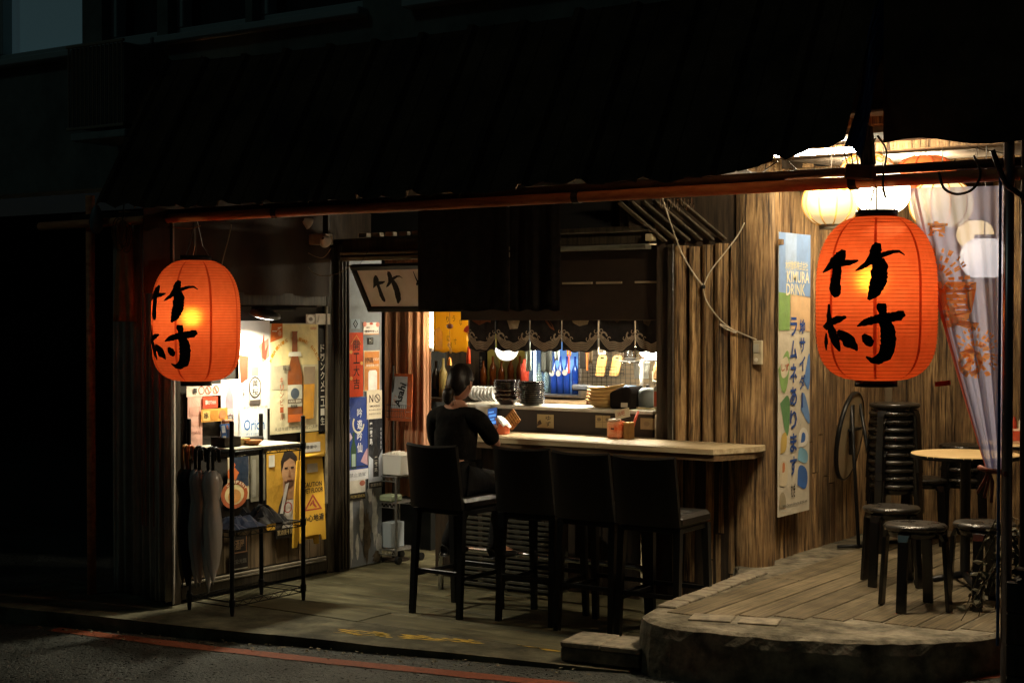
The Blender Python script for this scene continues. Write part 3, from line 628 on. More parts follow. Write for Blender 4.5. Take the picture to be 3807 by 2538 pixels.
poster('poster', 'yellow beer poster with a man in a white shirt behind the shelf', (992, 1112, 1672, 1962),
    [('p', [(.30, .0), (.98, .0), (.98, .36), (.80, .52), (.56, .44), (.36, .18)], 'dedad2'), ('p', [(.24, .0), (.46, .0), (.62, .46), (.50, .44), (.36, .28)], '3a3430'), ('p', [(.5, .36), (.82, .36), (.86, .60), (.48, .60)], 'b98e66'), ('e', .67, .72, .22, .19, 'c79c74'), ('p', [(.43, .70), (.42, .86), (.52, .97), (.76, .98), (.92, .90), (.92, .72), (.86, .84), (.70, .89), (.52, .84)], '2a211c'), ('p', [(.52, .60), (.82, .60), (.80, .53), (.67, .50), (.54, .54)], '6a4c38'), ('r', .53, .755, .63, .775, '2a211c'), ('r', .72, .755, .82, .775, '2a211c'), ('p', [(.66, .74), (.70, .74), (.72, .66), (.64, .66)], 'b08058'), ('r', .6, .60, .76, .615, '8a5a48'), ('r', .04, .80, .22, .95, 'd9d4c4'), ('p', [(.55, .56), (.66, .58), (.42, .08), (.34, .12)], 'e4e0d8'), ('v', '一番搾り', .86, .26, .02, .11, '25211e'), ring(.62, .26, .13, .07, 'b5483a', .2)], 'cf9f3c')
poster('sign_strip', 'dark strip with gold characters under the wire shelf', (1026, 1104, 1950, 1998), [('t', '飲酒後不開車', .5, .5, .88, .5, 'c9b27c')], '1c1510', cat='sign')
poster('notice', 'yellow paper with a white label above the wet floor sign', (1118, 1210, 1606, 1690), [('r', .12, .14, .78, .56, 'e6e2da'), ('t', '營業中', .42, .36, .42, .16, '4a4f56')], 'c79a3c', cat='notice')
poster('sign_strip', 'dark plaque with worn characters low on the screen', (852, 922, 1992, 2118), [('r', .04, .50, .96, .54, '6b4a2c'), ('r', .88, .54, .93, .98, '6b4a2c'), ('t', '居酒屋', .42, .75, .72, .3, '7a5c3c'), ('t', '歡迎光臨', .5, .26, .8, .14, '5c564c'), ('r', .0, .02, .96, .06, '8d8674')], '1f1812', cat='sign')
# on the grey board
poster('banner', 'red paper couplet with four black characters on the grey board', (1297, 1350, 1236, 1474), [('v', '開工大吉', .52, .90, .10, .44, '2a1408'), ('e', .14, .70, .10, .03, 'd8a050'), ('e', .88, .52, .10, .03, 'd8a050'), ('e', .14, .29, .10, .03, 'd8a050'), ('p', [(.5, .97), (.9, .82), (.86, .81), (.5, .945)], 'd07a3a'), ('p', [(.5, .97), (.1, .82), (.14, .81), (.5, .945)], 'd07a3a')], 'c4421c', cat='banner')
poster('notice', 'small black diamond print near the top of the grey board', (1304, 1338, 1186, 1222), [('p', [(.5, .98), (.78, .5), (.5, .02), (.22, .5)], '2c3034'), ('p', [(.5, .8), (.66, .5), (.5, .2), (.34, .5)], '98a4ac'), ('t', '吉', .5, .5, .2, .3, '2c3034')], '8795a0', cat='notice')
poster('notice', 'white card with red corners on the grey board', (1351, 1408, 1198, 1244), [('e', .08, .85, .12, .2, 'd88a78'), ('e', .92, .82, .12, .2, 'd88a78'), ('e', .5, .9, .12, .1, 'c04a34'), ('t', '本店', .28, .58, .2, .16, '5c3a2c'), ('t', '歡迎外帶 L.R', .52, .28, .84, .2, '4c3a30'), ('r', 0, 0, 1, .1, 'c89a70')], 'e4dcd2', cat='notice')
poster('notice', 'tiny black square sticker below the white card', (1368, 1388, 1255, 1280), [('t', 'IC', .55, .6, .6, .4, 'a8a69c'), ('r', .2, .2, .8, .24, '8a8880')], '1a1712', cat='sticker')
poster('notice', 'orange payment card with white rounded label on the grey board', (1352, 1412, 1302, 1452), [('r', .04, .02, .96, .97, 'cf8440'), ('r', .04, .55, .96, .62, 'd89a58'), ('t', '掃碼', .32, .76, .5, .13, '3c2a1c'), ('t', '訂位點餐', .76, .78, .36, .06, 'f2e6d2'), ('t', '詳閱菜單/代碼', .52, .63, .76, .06, 'f2e6d2'), ('p', [(.26, .02), (.80, .02), (.80, .46), (.72, .51), (.34, .51), (.26, .46)], 'e9e5de')], 'd8c8ac', cat='notice')
poster('notice', 'cream no smoking notice with a crossed circle on the grey board', (1364, 1420, 1451, 1556), [('t', 'N', .28, .72, .26, .27, '3c2a1e'), ring(.68, .72, .19, .15, '3c2a1e', .2), ('p', [(.55, .80), (.58, .83), (.81, .64), (.78, .61)], '3c2a1e'), ('t', 'SMOKING', .5, .45, .68, .07, '4a382a'), ('t', '室內禁止吸菸', .5, .32, .8, .05, '7a6856'), ('t', '感謝您的配合', .5, .18, .8, .06, '9a8a76')], 'ded2b8', off=.012, cat='notice')
poster('poster', 'blue sake poster with a crescent moon and green bottle', (1284, 1369, 1476, 1784),
    [('r', .0, .13, 1, 1, '243c84'), ('p', [(0, .50), (.2, .58), (.3, .52), (.15, .46), (.18, .40), (0, .42)], 'c8b0c0'), ('p', [(1, .16), (.65, .22), (.75, .28), (.9, .36), (1, .38)], 'c09aa8'), ('b', .34, .14, .58, .24, '2c4a30'), ('r', .26, .16, .42, .32, '9ab0a0'), ring(.55, .68, .26, .12, 'd8d0b0', .22, 2.5, 6.2), ('v', '吟遊吟仙', .60, .88, .32, .22, 'e6e8ee'), ('v', '純米大吟釀', .15, .90, .74, .06, 'd0d4e0'), ('r', .1, .155, .9, .17, '141c3a'), ('r', 0, 0, 1, .13, 'd9dade'), ('t', '禁止酒駕', .5, .065, .7, .05, '8a8c94')], 'c8ccd6')
poster('poster', 'black and white sake poster with a dark bottle beside the blue one', (1370, 1421, 1556, 1812),
    [('r', 0, .35, 1, 1, '12141c'), ('p', [(0, .1), (1, .1), (1, .55), (.7, .42), (.4, .40), (0, .48)], 'aeb4c0'), ('b', .52, .16, .76, .40, '191716'), ('v', '黑霧島', .52, .46, .22, .22, '9a968e'), ('v', '黑霧島', .16, .96, .62, .2, 'd6d8dc'), ('v', '本格芋燒酎', .88, .88, .55, .1, 'a8acb4'), ('r', 0, 0, 1, .09, '17130f'), ('t', '飲酒過量', .5, .045, .8, .05, '8a8274')], 'd5d8dc', off=.014)
poster('notice', 'small white flyer with a black strip below the blue poster', (1300, 1358, 1782, 1856), [('e', .8, .8, .18, .14, 'a5604a'), ('r', 0, 0, 1, .34, '1d1712'), ('t', 'FROM SENKIN', .5, .17, .9, .16, 'b09a58')], 'cfc9bc', off=.010, cat='notice')
# ---------------------------------------------------------------- lamp above the posters
lp = onX(985, 1172, -7.0)
lm = thing('poster_lamp', 'bright white lamp with black hood shining down on the posters', 'lamp', lp)
MB().box((lp.x + .0, lp.y + .10, lp.z + .045), (.10, .30, .028), None, .006).build('hood', MT['black'], lm)
MB().box((lp.x - .12, lp.y + .1, lp.z + .03), (.16, .05, .05), None, .006).build('bracket', MT['black'], lm)
Rl = Matrix.Rotation(radians(14), 3, 'Y')
MB().lathe([(.001, .028), (.06, .028), (.098, .018), (.104, 0), (.100, -.006)], lp, 28, Rl).build('lamp_rim', MT['metal'], lm, True)
MB().lathe([(.098, -.002), (.07, -.014), (.03, -.02), (.001, -.021)], lp, 24, Rl).build('diffuser', EM('cool lamp glow', (1, .95, .82), 9), lm, True)
ld = bpy.data.lights.new('lamp_light', 'AREA'); ld.shape = 'DISK'; ld.size = .12; ld.energy = 29; ld.color = (1, .92, .68); ld.spread = radians(156)
lo_ = bpy.data.objects.new('lamp_light', ld); COL.objects.link(lo_); lo_.parent = lm; lo_.matrix_parent_inverse = Matrix.Translation(-lm.location)
lo_.location = lp + V(.005, 0, -.03); lo_.rotation_euler = (0, radians(-3), 0)
# ---------------------------------------------------------------- wire shelf
wsx = (-7.06, -6.69); wsy = (6.72, 7.36)
ws = thing('wire_shelf', 'black wire shelf rack standing in front of the poster screen', 'shelf', (-6.87, 7.04, 0))
for x in wsx:
    for y in wsy:
        MB().tube([(x, y, 0.0), (x, y, .03), (x, y, 1.185), (x, y, 1.19)], [.010, .0145, .0145, .011], 10).build('post', MT['black'], ws)
for z, top in ((1.0, 1), (.51, 0), (.085, 0)):
    mb = MB()
    for (x, y0, y1) in ((wsx[0], *wsy), (wsx[1], *wsy)):
        mb.tube([(x, y0, z), (x, y1, z)], .004, 6); mb.tube([(x, y0, z - .03), (x, y1, z - .03)], .0035, 6)
        n = 14; mb.tube([(x, y0 + (y1 - y0) * i / n, z - (.03 if i % 2 else 0)) for i in range(n + 1)], .0025, 5)
    for y in wsy: mb.tube([(wsx[0], y, z), (wsx[1], y, z)], .004, 6); mb.tube([(wsx[0], y, z - .03), (wsx[1], y, z - .03)], .0035, 6)
    for i in range(19): y = wsy[0] + (wsy[1] - wsy[0]) * (i + .5) / 19; mb.tube([(wsx[0], y, z), (wsx[1], y, z)], .0022, 5)
    mb.build('wire_tray', MT['black'], ws)
    for x in wsx:
        for y in wsy: MB().lathe([(.016, -.03), (.02, -.02), (.02, .015), (.016, .02)], (x, y, z), 10).build('collar', MT['black'], ws)
o = MB().box((-6.875, 7.04, 1.012), (.36, .61, .012), None, .003).build('shelf_board', M('pale board', (.55, .50, .38), (.66, .62, .5), .5, scale=4)); tag(o, 'pale board lying on the top tray of the wire shelf', 'board')
# things on the top board
bx = thing('leaflet_box', 'small dark open box holding picture cards on the shelf top', 'box', (-6.86, 6.84, 1.018))
for (c, s) in (((-6.86, 6.84, 1.022), (.12, .14, .006)), ((-6.803, 6.84, 1.05), (.006, .14, .06)), ((-6.917, 6.84, 1.05), (.006, .14, .06)), ((-6.86, 6.773, 1.05), (.107, .006, .06)), ((-6.86, 6.907, 1.05), (.107, .006, .06))): MB().box(c, s).build('side', M('dark box', (.03, .022, .015)), bx)
fr = Fr((-6.845, 6.80, 1.026), V(-.15, 1, 0), V(-.22, 0, 1))
cdm = MB(); cdm.mi = 0; cdm.box(fr.p(.05, .07), (.095, .13, .004), Matrix((fr.x, fr.y, fr.n)).transposed())
c_ = cdm.build('picture_card', H('3f6fb8')); tag(c_, 'blue picture card standing in the dark box on the shelf', 'card')
for q, hx in ((('r', .01, .08, .045, .125), 'dfe6ec'), (('r', .055, .03, .085, .11), '1d2c50'), (('r', .06, .10, .08, .125), 'c98a6a'), (('r', .01, .01, .04, .06), 'd9d0b8')):
    MB().poly([fr.p(q[1], q[2], .004), fr.p(q[3], q[2], .004), fr.p(q[3], q[4], .004), fr.p(q[1], q[4], .004)]).build('printed_shape', H(hx), c_)
bt = thing('spray_bottle', 'white bottle with tan trigger cap standing on the shelf top', 'bottle', (-6.95, 6.93, 1.018))
MB().lathe([(.001, 1.018), (.034, 1.018), (.036, 1.05), (.034, 1.11), (.016, 1.135), (.014, 1.15)], (-6.95, 6.93, 0), 14).build('body', MT['white'], bt, True)
MB().box((-6.94, 6.935, 1.165), (.03, .085, .03), None, .008).build('trigger', H('c98a62'), bt)
o = MB().lathe([(.001, 1.018), (.03, 1.018), (.055, 1.045), (.058, 1.05), (.052, 1.05), (.03, 1.026), (.001, 1.026)], (-6.80, 7.02, 0), 18).build('coin_dish', H('a06a34'), None, True); tag(o, 'small brown wooden dish on the shelf top', 'dish')
o = MB().box((-6.86, 7.0, 1.04), (.05, .06, .044), None, .004).build('tea_tin', H('d0b070')); tag(o, 'small cream tin beside the brown dish on the shelf', 'tin')
o = MB().box((-7.0, 7.22, 1.035), (.06, .16, .03), None, .008).build('pouch', MT['blackm']); tag(o, 'low black pouch at the back right of the shelf top', 'pouch')
# folded bags on the middle tray
def crumple(name, label, c, s, mat, seed, cat):
    r_ = random.Random(seed); hs = {}
    def fn(a, b):
        k = (round(a, 3), round(b, 3)); e = min(a, 1 - a, b, 1 - b)
        return V(c[0] + (a - .5) * s[0] + r_.uniform(-.008, .008), c[1] + (b - .5) * s[1] + r_.uniform(-.008, .008), c[2] + s[2] * (min(1, e * 5)) * r_.uniform(.35, 1) + .003)
    mb = MB(); mb.grid(fn, 9, 9); o = mb.build(name, mat); o.modifiers.new('t', 'SOLIDIFY').thickness = .003; return tag(o, label, cat)
crumple('plastic_bag', 'crumpled blue grey plastic bag on the middle tray of the shelf', (-6.83, 6.90, .515), (.24, .28, .07), M('blue grey plastic', hexc('5f6f92'), rough=.35), 3, 'bag')
crumple('plastic_bag', 'crumpled charcoal plastic bag on the middle tray of the shelf', (-6.87, 7.15, .515), (.26, .26, .11), M('charcoal plastic', hexc('2c2f36'), rough=.4), 4, 'bag')
# ---------------------------------------------------------------- umbrellas hanging on the left end of the shelf
def umbrella(x, y, zt, handle_m, canopy_m, L_, r, label, lean=(0, 0)):
    t = thing('umbrella', label, 'umbrella', (x, y, zt - L_), 'umbrellas hung on the shelf end')
    def P(z, dx=0, dy=0): return V(x + dx + lean[0] * (zt - z), y + dy + lean[1] * (zt - z), z)
    hk = [P(zt - .06, 0, .055), P(zt - .02, 0, .052)] + [P(zt + .027 * sin(a) - .0, 0, .026 + .027 * cos(a)) for a in (.4, .9, 1.57, 2.2, 2.8)] + [P(zt - .03), P(zt - .12)]
    MB().tube(hk, .0105, 8).build('handle', handle_m, t, True)
    MB().tube([P(zt - .11), P(zt - L_)], .004, 6).build('shaft', MT['metal'], t)
    mb = MB(); n = 16; prof = [(.13, .3), (.16, .75), (.22, 1.0), (.30, .85), (.36, .62), (.40, .7), (.55, 1.0), (.70, .95), (.85, .6), (.97, .15)]
    vs = []
    for f, q in prof:
        z = zt - L_ * f
        for i in range(n):
            a = 2 * pi * i / n + f * 1.2; rad = r * q * (1 + (.22 if i % 2 else -.18)) ; vs.append(P(z, rad * cos(a), rad * sin(a)))
    mb.add(vs, [(j * n + i, j * n + (i + 1) % n, (j + 1) * n + (i + 1) % n, (j + 1) * n + i) for j in range(len(prof) - 1) for i in range(n)])
    mb.build('canopy', canopy_m, t, True); return t
CLR = M('clear vinyl', (.72, .64, .58), rough=.22, spec=.6, trans=.35, alpha=.75); CLR2 = M('pink clear vinyl', (.74, .52, .44), rough=.25, spec=.6, trans=.35, alpha=.8); BKC = M('black nylon', (.012, .011, .011), rough=.5)
OR = M('orange handle', hexc('b0562c'), rough=.3); TN = M('tan handle', hexc('a0703c'), rough=.35)
umbrella(-7.05, 6.655, 1.0, TN, M('tan nylon', hexc('6a5030'), rough=.6), .85, .030, 'tan umbrella with curved tan handle, leftmost on the shelf end')
umbrella(-6.99, 6.64, 1.0, OR, BKC, .86, .045, 'black umbrella with orange curved handle on the shelf end')
umbrella(-6.93, 6.65, 1.0, MT['black'], CLR, .84, .040, 'clear umbrella next to the black one on the shelf end', (.0, 0))
umbrella(-6.875, 6.63, .995, MT['black'], CLR2, .82, .044, 'pinkish clear umbrella with black handle in the middle of the bunch')
umbrella(-6.82, 6.65, 1.0, MT['black'], CLR, .86, .040, 'clear umbrella, second from the front post of the shelf')
umbrella(-6.765, 6.635, .998, MT['black'], CLR, .80, .050, 'clear umbrella nearest the front post of the shelf')
# ---------------------------------------------------------------- wet floor sign
p0 = onX(1160, 1690, -7.14); p1 = onX(1160, 2010, -7.14); ya = onX(1112, 1850, -7.14).y; yb = onX(1207, 1850, -7.14).y; Hs = p0.z - p1.z; Ws = yb - ya
YS = M('yellow plastic', hexc('d8a83c'), rough=.4)
wf = thing('wet_floor_sign', 'folded yellow caution wet floor sign hung against the screen', 'sign', (-7.14, (ya + yb) / 2, p1.z))
for k, n_ in ((0, 'front_leaf'), (1, 'back_leaf')):
    fr = Fr((-7.14 - .035 * k, ya - .035 * k, p1.z - .03 * k), YA, V(.03 if k else -.02, 0, 1)); mb = MB()
    outl = [(0.0, 0), (.14, 0), (.20, .07), (.80, .07), (.86, 0), (1, 0), (.97, .6), (.90, 1), (.72, 1), (.70, .89), (.30, .89), (.28, 1), (.10, 1), (.03, .6)]
    outl = [(0.0, 0), (.14, 0), (.20, .07), (.80, .07), (.86, 0), (1, 0), (.97, .6), (.90, 1), (.10, 1), (.03, .6)]
    mb.prism([fr.p(a * Ws, b * Hs, 0) for a, b in outl], fr.n * .012); lf = mb.build(n_, YS, wf)
    if k == 0:
        lt = MB(); pass
        for bd, yy, ww, hh in (('CAUTION', .66, .72, .055), ('WET FLOOR', .59, .82, .055), ('小心地滑', .27, .84, .085)): lt = MB(); put_text(lt, fr, bd, .5 * Ws, yy * Hs, ww * Ws, hh * Hs, .0145, .02); lt.build('lettering', H('2c2418'), lf)
        tr = MB(); o3 = [(.5, .55), (.86, .36), (.14, .36)]; i3 = [(.5, .515), (.76, .378), (.24, .378)]
        O3 = [fr.p(a * Ws, b * Hs, .0145) for a, b in o3]; I3 = [fr.p(a * Ws, b * Hs, .0145) for a, b in i3]
        tr.add(O3 + I3, [(0, 1, 4, 3), (1, 2, 5, 4), (2, 0, 3, 5)])
        for q in ([(.46, .47), (.52, .48), (.58, .42), (.50, .42)], [(.50, .42), (.58, .43), (.66, .39), (.60, .385)], [(.48, .44), (.40, .41), (.36, .42), (.44, .46)]): tr.poly([fr.p(a * Ws, b * Hs, .015) for a, b in q])
        tr.build('warning_triangle', H('a8432a'), lf)
        mb = MB(); mb.prism([fr.p(a * Ws, b * Hs, .0123) for a, b in ((.28, .80), (.72, .80), (.70, .90), (.30, .90))], fr.n * .002); mb.build('hand_hole', H('b8a890'), lf)
MB().tube([V(-7.135, ya + .08 * Ws, p0.z - .005), V(-7.135, yb - .08 * Ws, p0.z - .005)], .014, 10).build('hinge_bar', YS, wf, True)
# ---------------------------------------------------------------- brush writing shared by lanterns and framed sign (units: lantern face)
STROKES = [[(640, 285, 30), (625, 330, 78), (585, 380, 78), (540, 425, 42), (488, 472, 8)], [(585, 405, 50), (650, 398, 44), (710, 392, 34), (772, 378, 10)],
    [(605, 415, 55), (602, 500, 58), (592, 590, 72), (600, 650, 66), (606, 682, 26)],
    [(928, 232, 40), (915, 280, 76), (895, 345, 66), (850, 400, 40), (800, 435, 28), (752, 462, 8)], [(900, 355, 50), (970, 332, 34), (1050, 305, 24), (1105, 305, 18), (1145, 335, 6)],
    [(930, 365, 70), (942, 440, 100), (935, 540, 98), (905, 630, 86), (856, 706, 20)],
    [(508, 945, 36), (560, 895, 44), (620, 868, 48), (685, 846, 14)], [(545, 738, 12), (545, 830, 28), (555, 920, 44), (585, 1020, 58), (606, 1090, 44), (622, 1135, 12)],
    [(522, 985, 10), (516, 1060, 26), (508, 1130, 8)], [(614, 962, 22), (660, 1005, 64), (705, 1055, 80), (745, 1095, 46), (765, 1130, 10)],
    [(768, 925, 8), (840, 890, 48), (930, 864, 56), (1030, 848, 60), (1118, 835, 64), (1130, 848, 30)],
    [(960, 735, 50), (958, 770, 66), (965, 815, 48), (985, 880, 74), (1008, 980, 92), (1012, 1080, 96), (985, 1165, 88), (930, 1208, 60), (875, 1205, 34), (832, 1178, 10)],
    [(815, 992, 22), (842, 1030, 66), (868, 1066, 58), (880, 1092, 18)]]
def dense(st, step=14):
    out = []
    for i in range(len(st) - 1):
        a, b = st[i], st[i + 1]; n = max(2, int(math.hypot(a[0] - b[0], a[1] - b[1]) / step))
        for k in range(n): t = k / n; out.append(tuple(a[j] + (b[j] - a[j]) * t for j in range(3)))
    out.append(st[-1]); return out
def brush(st, fn, seed=1, rough=.16, sub=3):
    r_ = random.Random(seed); d = dense(st); mb = MB(); vs = []; k = sub + 1
    for i, (x, y, w_) in enumerate(d):
        a = d[max(0, i - 2)]; b = d[min(len(d) - 1, i + 2)]; tx, ty = b[0] - a[0], b[1] - a[1]; L = math.hypot(tx, ty) or 1; nx, ny = -ty / L, tx / L
        e0 = -.5 + r_.uniform(-rough, rough) * .5; e1 = .5 + r_.uniform(-rough, rough) * .5
        for q in range(k): f = e0 + (e1 - e0) * q / sub; vs.append(fn(x + nx * w_ * f, y + ny * w_ * f))
    mb.add(vs, [(i * k + q, i * k + q + 1, (i + 1) * k + q + 1, (i + 1) * k + q) for i in range(len(d) - 1) for q in range(sub)]); return mb
INK = M('ink', (.006, .005, .004), rough=.7)
# ---------------------------------------------------------------- framed sign under the lintel
bl = onY(1372, 1156, 8.36); tl = onY(1312, 986, 8.16); upv = (tl - bl); upv.x = 0; HS = upv.length
fs_ = thing('framed_sign', 'tilted dark framed sign with black brush characters on cream paper', 'sign', bl + V(.4, .1, -.02))
fr = Fr(bl, XA, upv); WS = .82
for (c, d) in (((WS / 2, .018), (WS, .036)), ((WS / 2, HS - .018), (WS, .036)), ((.018, HS / 2), (.036, HS - .074)), ((WS - .018, HS / 2), (.036, HS - .074))):
    MB().box(fr.p(c[0], c[1], 0), (d[0], d[1], .035), Matrix((fr.x, fr.y, fr.n)).transposed(), .004).build('frame', MT['black'], fs_)
MB().box(fr.p(WS / 2, HS / 2, -.008), (WS - .07, HS - .07, .01), Matrix((fr.x, fr.y, fr.n)).transposed()).build('paper', MT['paper'], fs_)
def sgn(off):
    return lambda x, y: fr.p(.10 + off + (x - 480) / 700 * .31, HS - .055 - (y - 230) / 480 * (HS - .115), .0)
for i, st in enumerate(STROKES[:6]): brush([(x, y, w_ * 1.15) for x, y, w_ in st], sgn(.02), i, .05).build('brush_stroke', INK, fs_)
for i, st in enumerate(STROKES[6:]): brush([(x, y - 505, w_ * .8) for x, y, w_ in st], sgn(.40), i, .05).build('brush_stroke', INK, fs_)
for x in (.08, WS - .08): MB().tube([fr.p(x, HS, 0), fr.p(x, HS, 0) + V(0, .12, .13)], .002, 5).build('hanging_wire', MT['wire'], fs_)
# ---------------------------------------------------------------- counter with hatch ledge
CZ = 1.03
A_, B_, C_, D_ = (onZ(2400, 1658, CZ), onZ(2655, 1670, CZ), onZ(2808, 1661, CZ), onZ(2846, 1655, CZ)); VC = (A_.y + B_.y) / 2
ct = thing('counter', 'long pale timber bar counter in front of the serving hatch', 'counter', (-5.4, VC + .2, 0))
WOODC = M('pale counter wood', (.30, .225, .125), (.52, .42, .26), .42, scale=3.5, stretch=(.7, 8, 8), bump=.0012, rvar=.1)
VB0 = VF - .005
tops = [[(-6.36, VC), (-5.02, VC), (-5.02, VB0 + .05), (-6.36, VB0 + .05)], [(-5.017, VC), (B_.x, VC), (C_.x, C_.y), (D_.x, min(D_.y, VB0)), (D_.x - .03, VB0), (-5.017, VB0)]]
for tp_ in tops: MB().prism([V(x, y, CZ - .032) for x, y in tp_], (0, 0, .032)).build('counter_top', WOODC, ct)
MB().prism([V(x, y, CZ - .072) for x, y in ((-6.34, VC + .012), (B_.x, VC + .012), (C_.x - .01, C_.y + .01), (D_.x - .04, VB0), (-6.34, VB0))], (0, 0, .039)).build('edge_trim', M('counter edge', (.09, .055, .028), (.17, .11, .055), .5, scale=4, stretch=(.7, 8, 8)), ct)
x = -6.58
while x < -4.95:
    wd = rr(.12, .17); MB().box((x + wd / 2, VF - .12, .475), (wd - .004, .02, .95), None, .003).build('front_board', MT['dark'], ct); x += wd
MB().box((-5.75, VF + .10, 1.11), (1.62, .02, .16), None, .003).build('ledge_face', M('ledge face', (.012, .008, .005), (.022, .014, .009), .5, scale=5), ct)
LZ = 1.205
MB().box((-5.75, VF + .26, LZ - .012), (1.62, .36, .024), None, .004).build('ledge_top', M('pale ledge', (.45, .42, .35), (.6, .57, .5), .4, scale=5), ct)
VL = VF + .26
# foot rail
ft = thing('foot_rail', 'chrome foot rail bent down to the floor in front of the counter', 'rail', (-5.4, 8.3, 0))
x1 = onY(2425, 2060, 8.18).x
pts = [(-6.2, 8.18, 0), (-6.2, 8.18, .22), (-6.17, 8.18, .27), (-6.1, 8.18, .29), (x1 - .12, 8.18, .29)] + [(x1 - .12 + .12 * sin(a), 8.18, .17 + .12 * cos(a)) for a in (.3, .7, 1.1, 1.57)] + [(x1, 8.18, 0)]
MB().tube(pts, .019, 12).build('tube', MT['chrome'], ft, True)
for x in (-5.6, -4.95): MB().tube([(x, 8.18, .29), (x, 8.5, .29)], .012, 8).build('bracket', MT['chrome'], ft)
# slatted crates under the counter
GRYP = M('grey crate plastic', (.022, .021, .015), (.045, .042, .03), .6, scale=8)
for k, (cx2, w_) in enumerate(((-6.02, .34), (-5.62, .36))):
    cr = thing('crate', ('grey slatted crate under the counter behind the seated customer', 'grey slatted crate under the counter behind the second bar chair')[k], 'crate', (cx2, 8.42, 0), 'crates under the counter')
    for z in [.03 + .034 * i for i in range(16)]: MB().box((cx2, 8.36, z), (w_, .012, .020), None, .002).build('slat', GRYP, cr)
    for sx in (-1, 1): MB().box((cx2 + sx * (w_ / 2 - .012), 8.375, .285), (.024, .018, .56), None, .003).build('post', GRYP, cr); MB().box((cx2 + sx * (w_ / 2 - .008), 8.48, .285), (.014, .19, .56), None, .002).build('side', GRYP, cr)
# hatch post, header beams, upper boxes
hp = thing('hatch_post', 'dark metal edged post at the right side of the serving hatch', 'post', (-5.0, VF, CZ))
a = onY(2482, 1300, VF - .02).x; b = onY(2503, 1300, VF - .02).x
MB().box(((a + b) / 2, VF + .03, 1.66), (b - a, .11, 1.26), None, .005).build('post', FRM, hp)
MB().box((b + .004, VF - .03, 1.66), (.006, .012, 1.26), None, .001).build('metal_edge', MT['metal'], hp)
MB().box((b + .03, VF + .06, 1.68), (.05, .06, 1.30), None, .004).build('jamb', MT['dark'], hp)
hb = thing('hatch_header', 'dark stacked beams and boxed panel above the serving hatch', 'beam', (-5.6, VF, 2.2))
zA = onY(2300, 930, VF - .02).z; zB = onY(2300, 872, VF - .02).z
MB().box((-5.7, VF + .02, zA + .02), (1.52, .08, .03), None, .004).build('beam', M('grey green strip', (.10, .10, .075), (.16, .155, .12), .5, scale=8), hb)
MB().box((-5.7, VF + .05, zA + .085), (1.58, .10, .09), None, .006).build('beam', FRM, hb)
MB().box((-5.66, VF - .02, zB + .03), (1.62, .14, .035), None, .006).build('beam', FRM, hb)
MB().box((-5.75, VF + .03, zB + .25), (1.3, .02, .40), None, .004).build('panel', MT['blackm'], hb)
MB().box((-5.08, VF - .03, zB + .24), (.07, .05, .40), None, .004).build('panel_frame', FRM, hb)
MB().box((-4.93, VF - .03, zB + .22), (.19, .14, .36), None, .006).build('box', MT['dark'], hb)
for (x, z, w_) in ((-5.01, zB + .29, .035), (-4.965, zB + .288, .04), (-4.92, zB + .28, .03)): MB().box((x, VF - .103, z), (w_, .004, .022)).build('label', M('pale label', (.5, .45, .34)), hb)
for (x, z) in ((-4.885, zA + .075), (-4.86, zA + .13)): MB().box((x, VF - .05, z), (.055, .05, .045), None, .004).build('block', M('raw block', (.32, .25, .14), (.42, .34, .2), .7, scale=20), hb)
MB().box((-5.75, VF + .16, 2.05), (1.62, .02, .50), None, .003).build('back_panel', M('brown board', (.014, .008, .005), (.022, .013, .008), .6, scale=4), hb)
zs = onY(2300, 1050, VF + .12).z
for (xa, xb) in ((2090, 2200), (2216, 2310), (2360, 2478)):
    p, q = onY(xa, 1052, VF + .13).x, onY(xb, 1048, VF + .13).x; MB().box(((p + q) / 2, VF + .135, zs), (q - p, .012, .014)).build('rail', M('pale rail', (.24, .19, .12)), hb)
# slatted corrugated scrap above the logs
sl = thing('slat_screen', 'grey slanted slats between the red pipe and the log wall top', 'screen', (-4.5, VF - .1, 2.3))
for i in range(6):
    p = V(-5.02 + .085 * i, VF - .22, 2.56); q = V(-4.80 + .085 * i, VF - .01, 2.31)
    MB().bar(p, q, .098, .012, .003).build('slat', M('grey slat', (.035, .028, .018), (.11, .085, .055), .75, scale=6, bump=.003, var=.15), sl)
# ---------------------------------------------------------------- noren curtains
def cloth(name, label, fr, W, Hh, mat, folds=3, amp=.02, cat='curtain', nx=28, nz=14, ph=0.0, parent=None, group=None, sag=0.0):
    mb = MB()
    def fn(a, b):
        f = amp * (sin(a * folds * 2 * pi + ph + .6 * sin(b * 3)) + .35 * sin(a * folds * 5.1 * pi + ph * 2)) * (.35 + .65 * (1 - b))
        return fr.p(a * W + .4 * f * (1 - b), b * Hh - sag * sin(a * pi) * (1 - b) + .006 * sin(a * 17 + ph) * (1 - b), f)
    mb.grid(fn, nx, nz); o = mb.build(name, mat, parent, True)
    md = o.modifiers.new('t', 'SOLIDIFY'); md.thickness = .0025
    if parent is None: tag(o, label, cat, group)
    return o, fn
NV = 8.08
nr = thing('noren', 'large black split curtain hanging above the counter', 'curtain', onY(1820, 800, NV))
z0 = onY(1800, 1154, NV).z; z1 = 2.62
for (xa, xb, ph) in ((1556, 1893, .3), (1897, 2083, 1.9)):
    p = onY(xa, 1000, NV); q = onY(xb, 1000, NV); cloth('curtain_panel', '', Fr((p.x, NV, z0), XA, ZA), q.x - p.x, z1 - z0, MT['cloth'], 2.2, .016, ph=ph, parent=nr)
MB().tube([(-6.7, NV, z1), (-5.1, NV, z1)], .012, 8).build('rod', MT['dark'], nr)
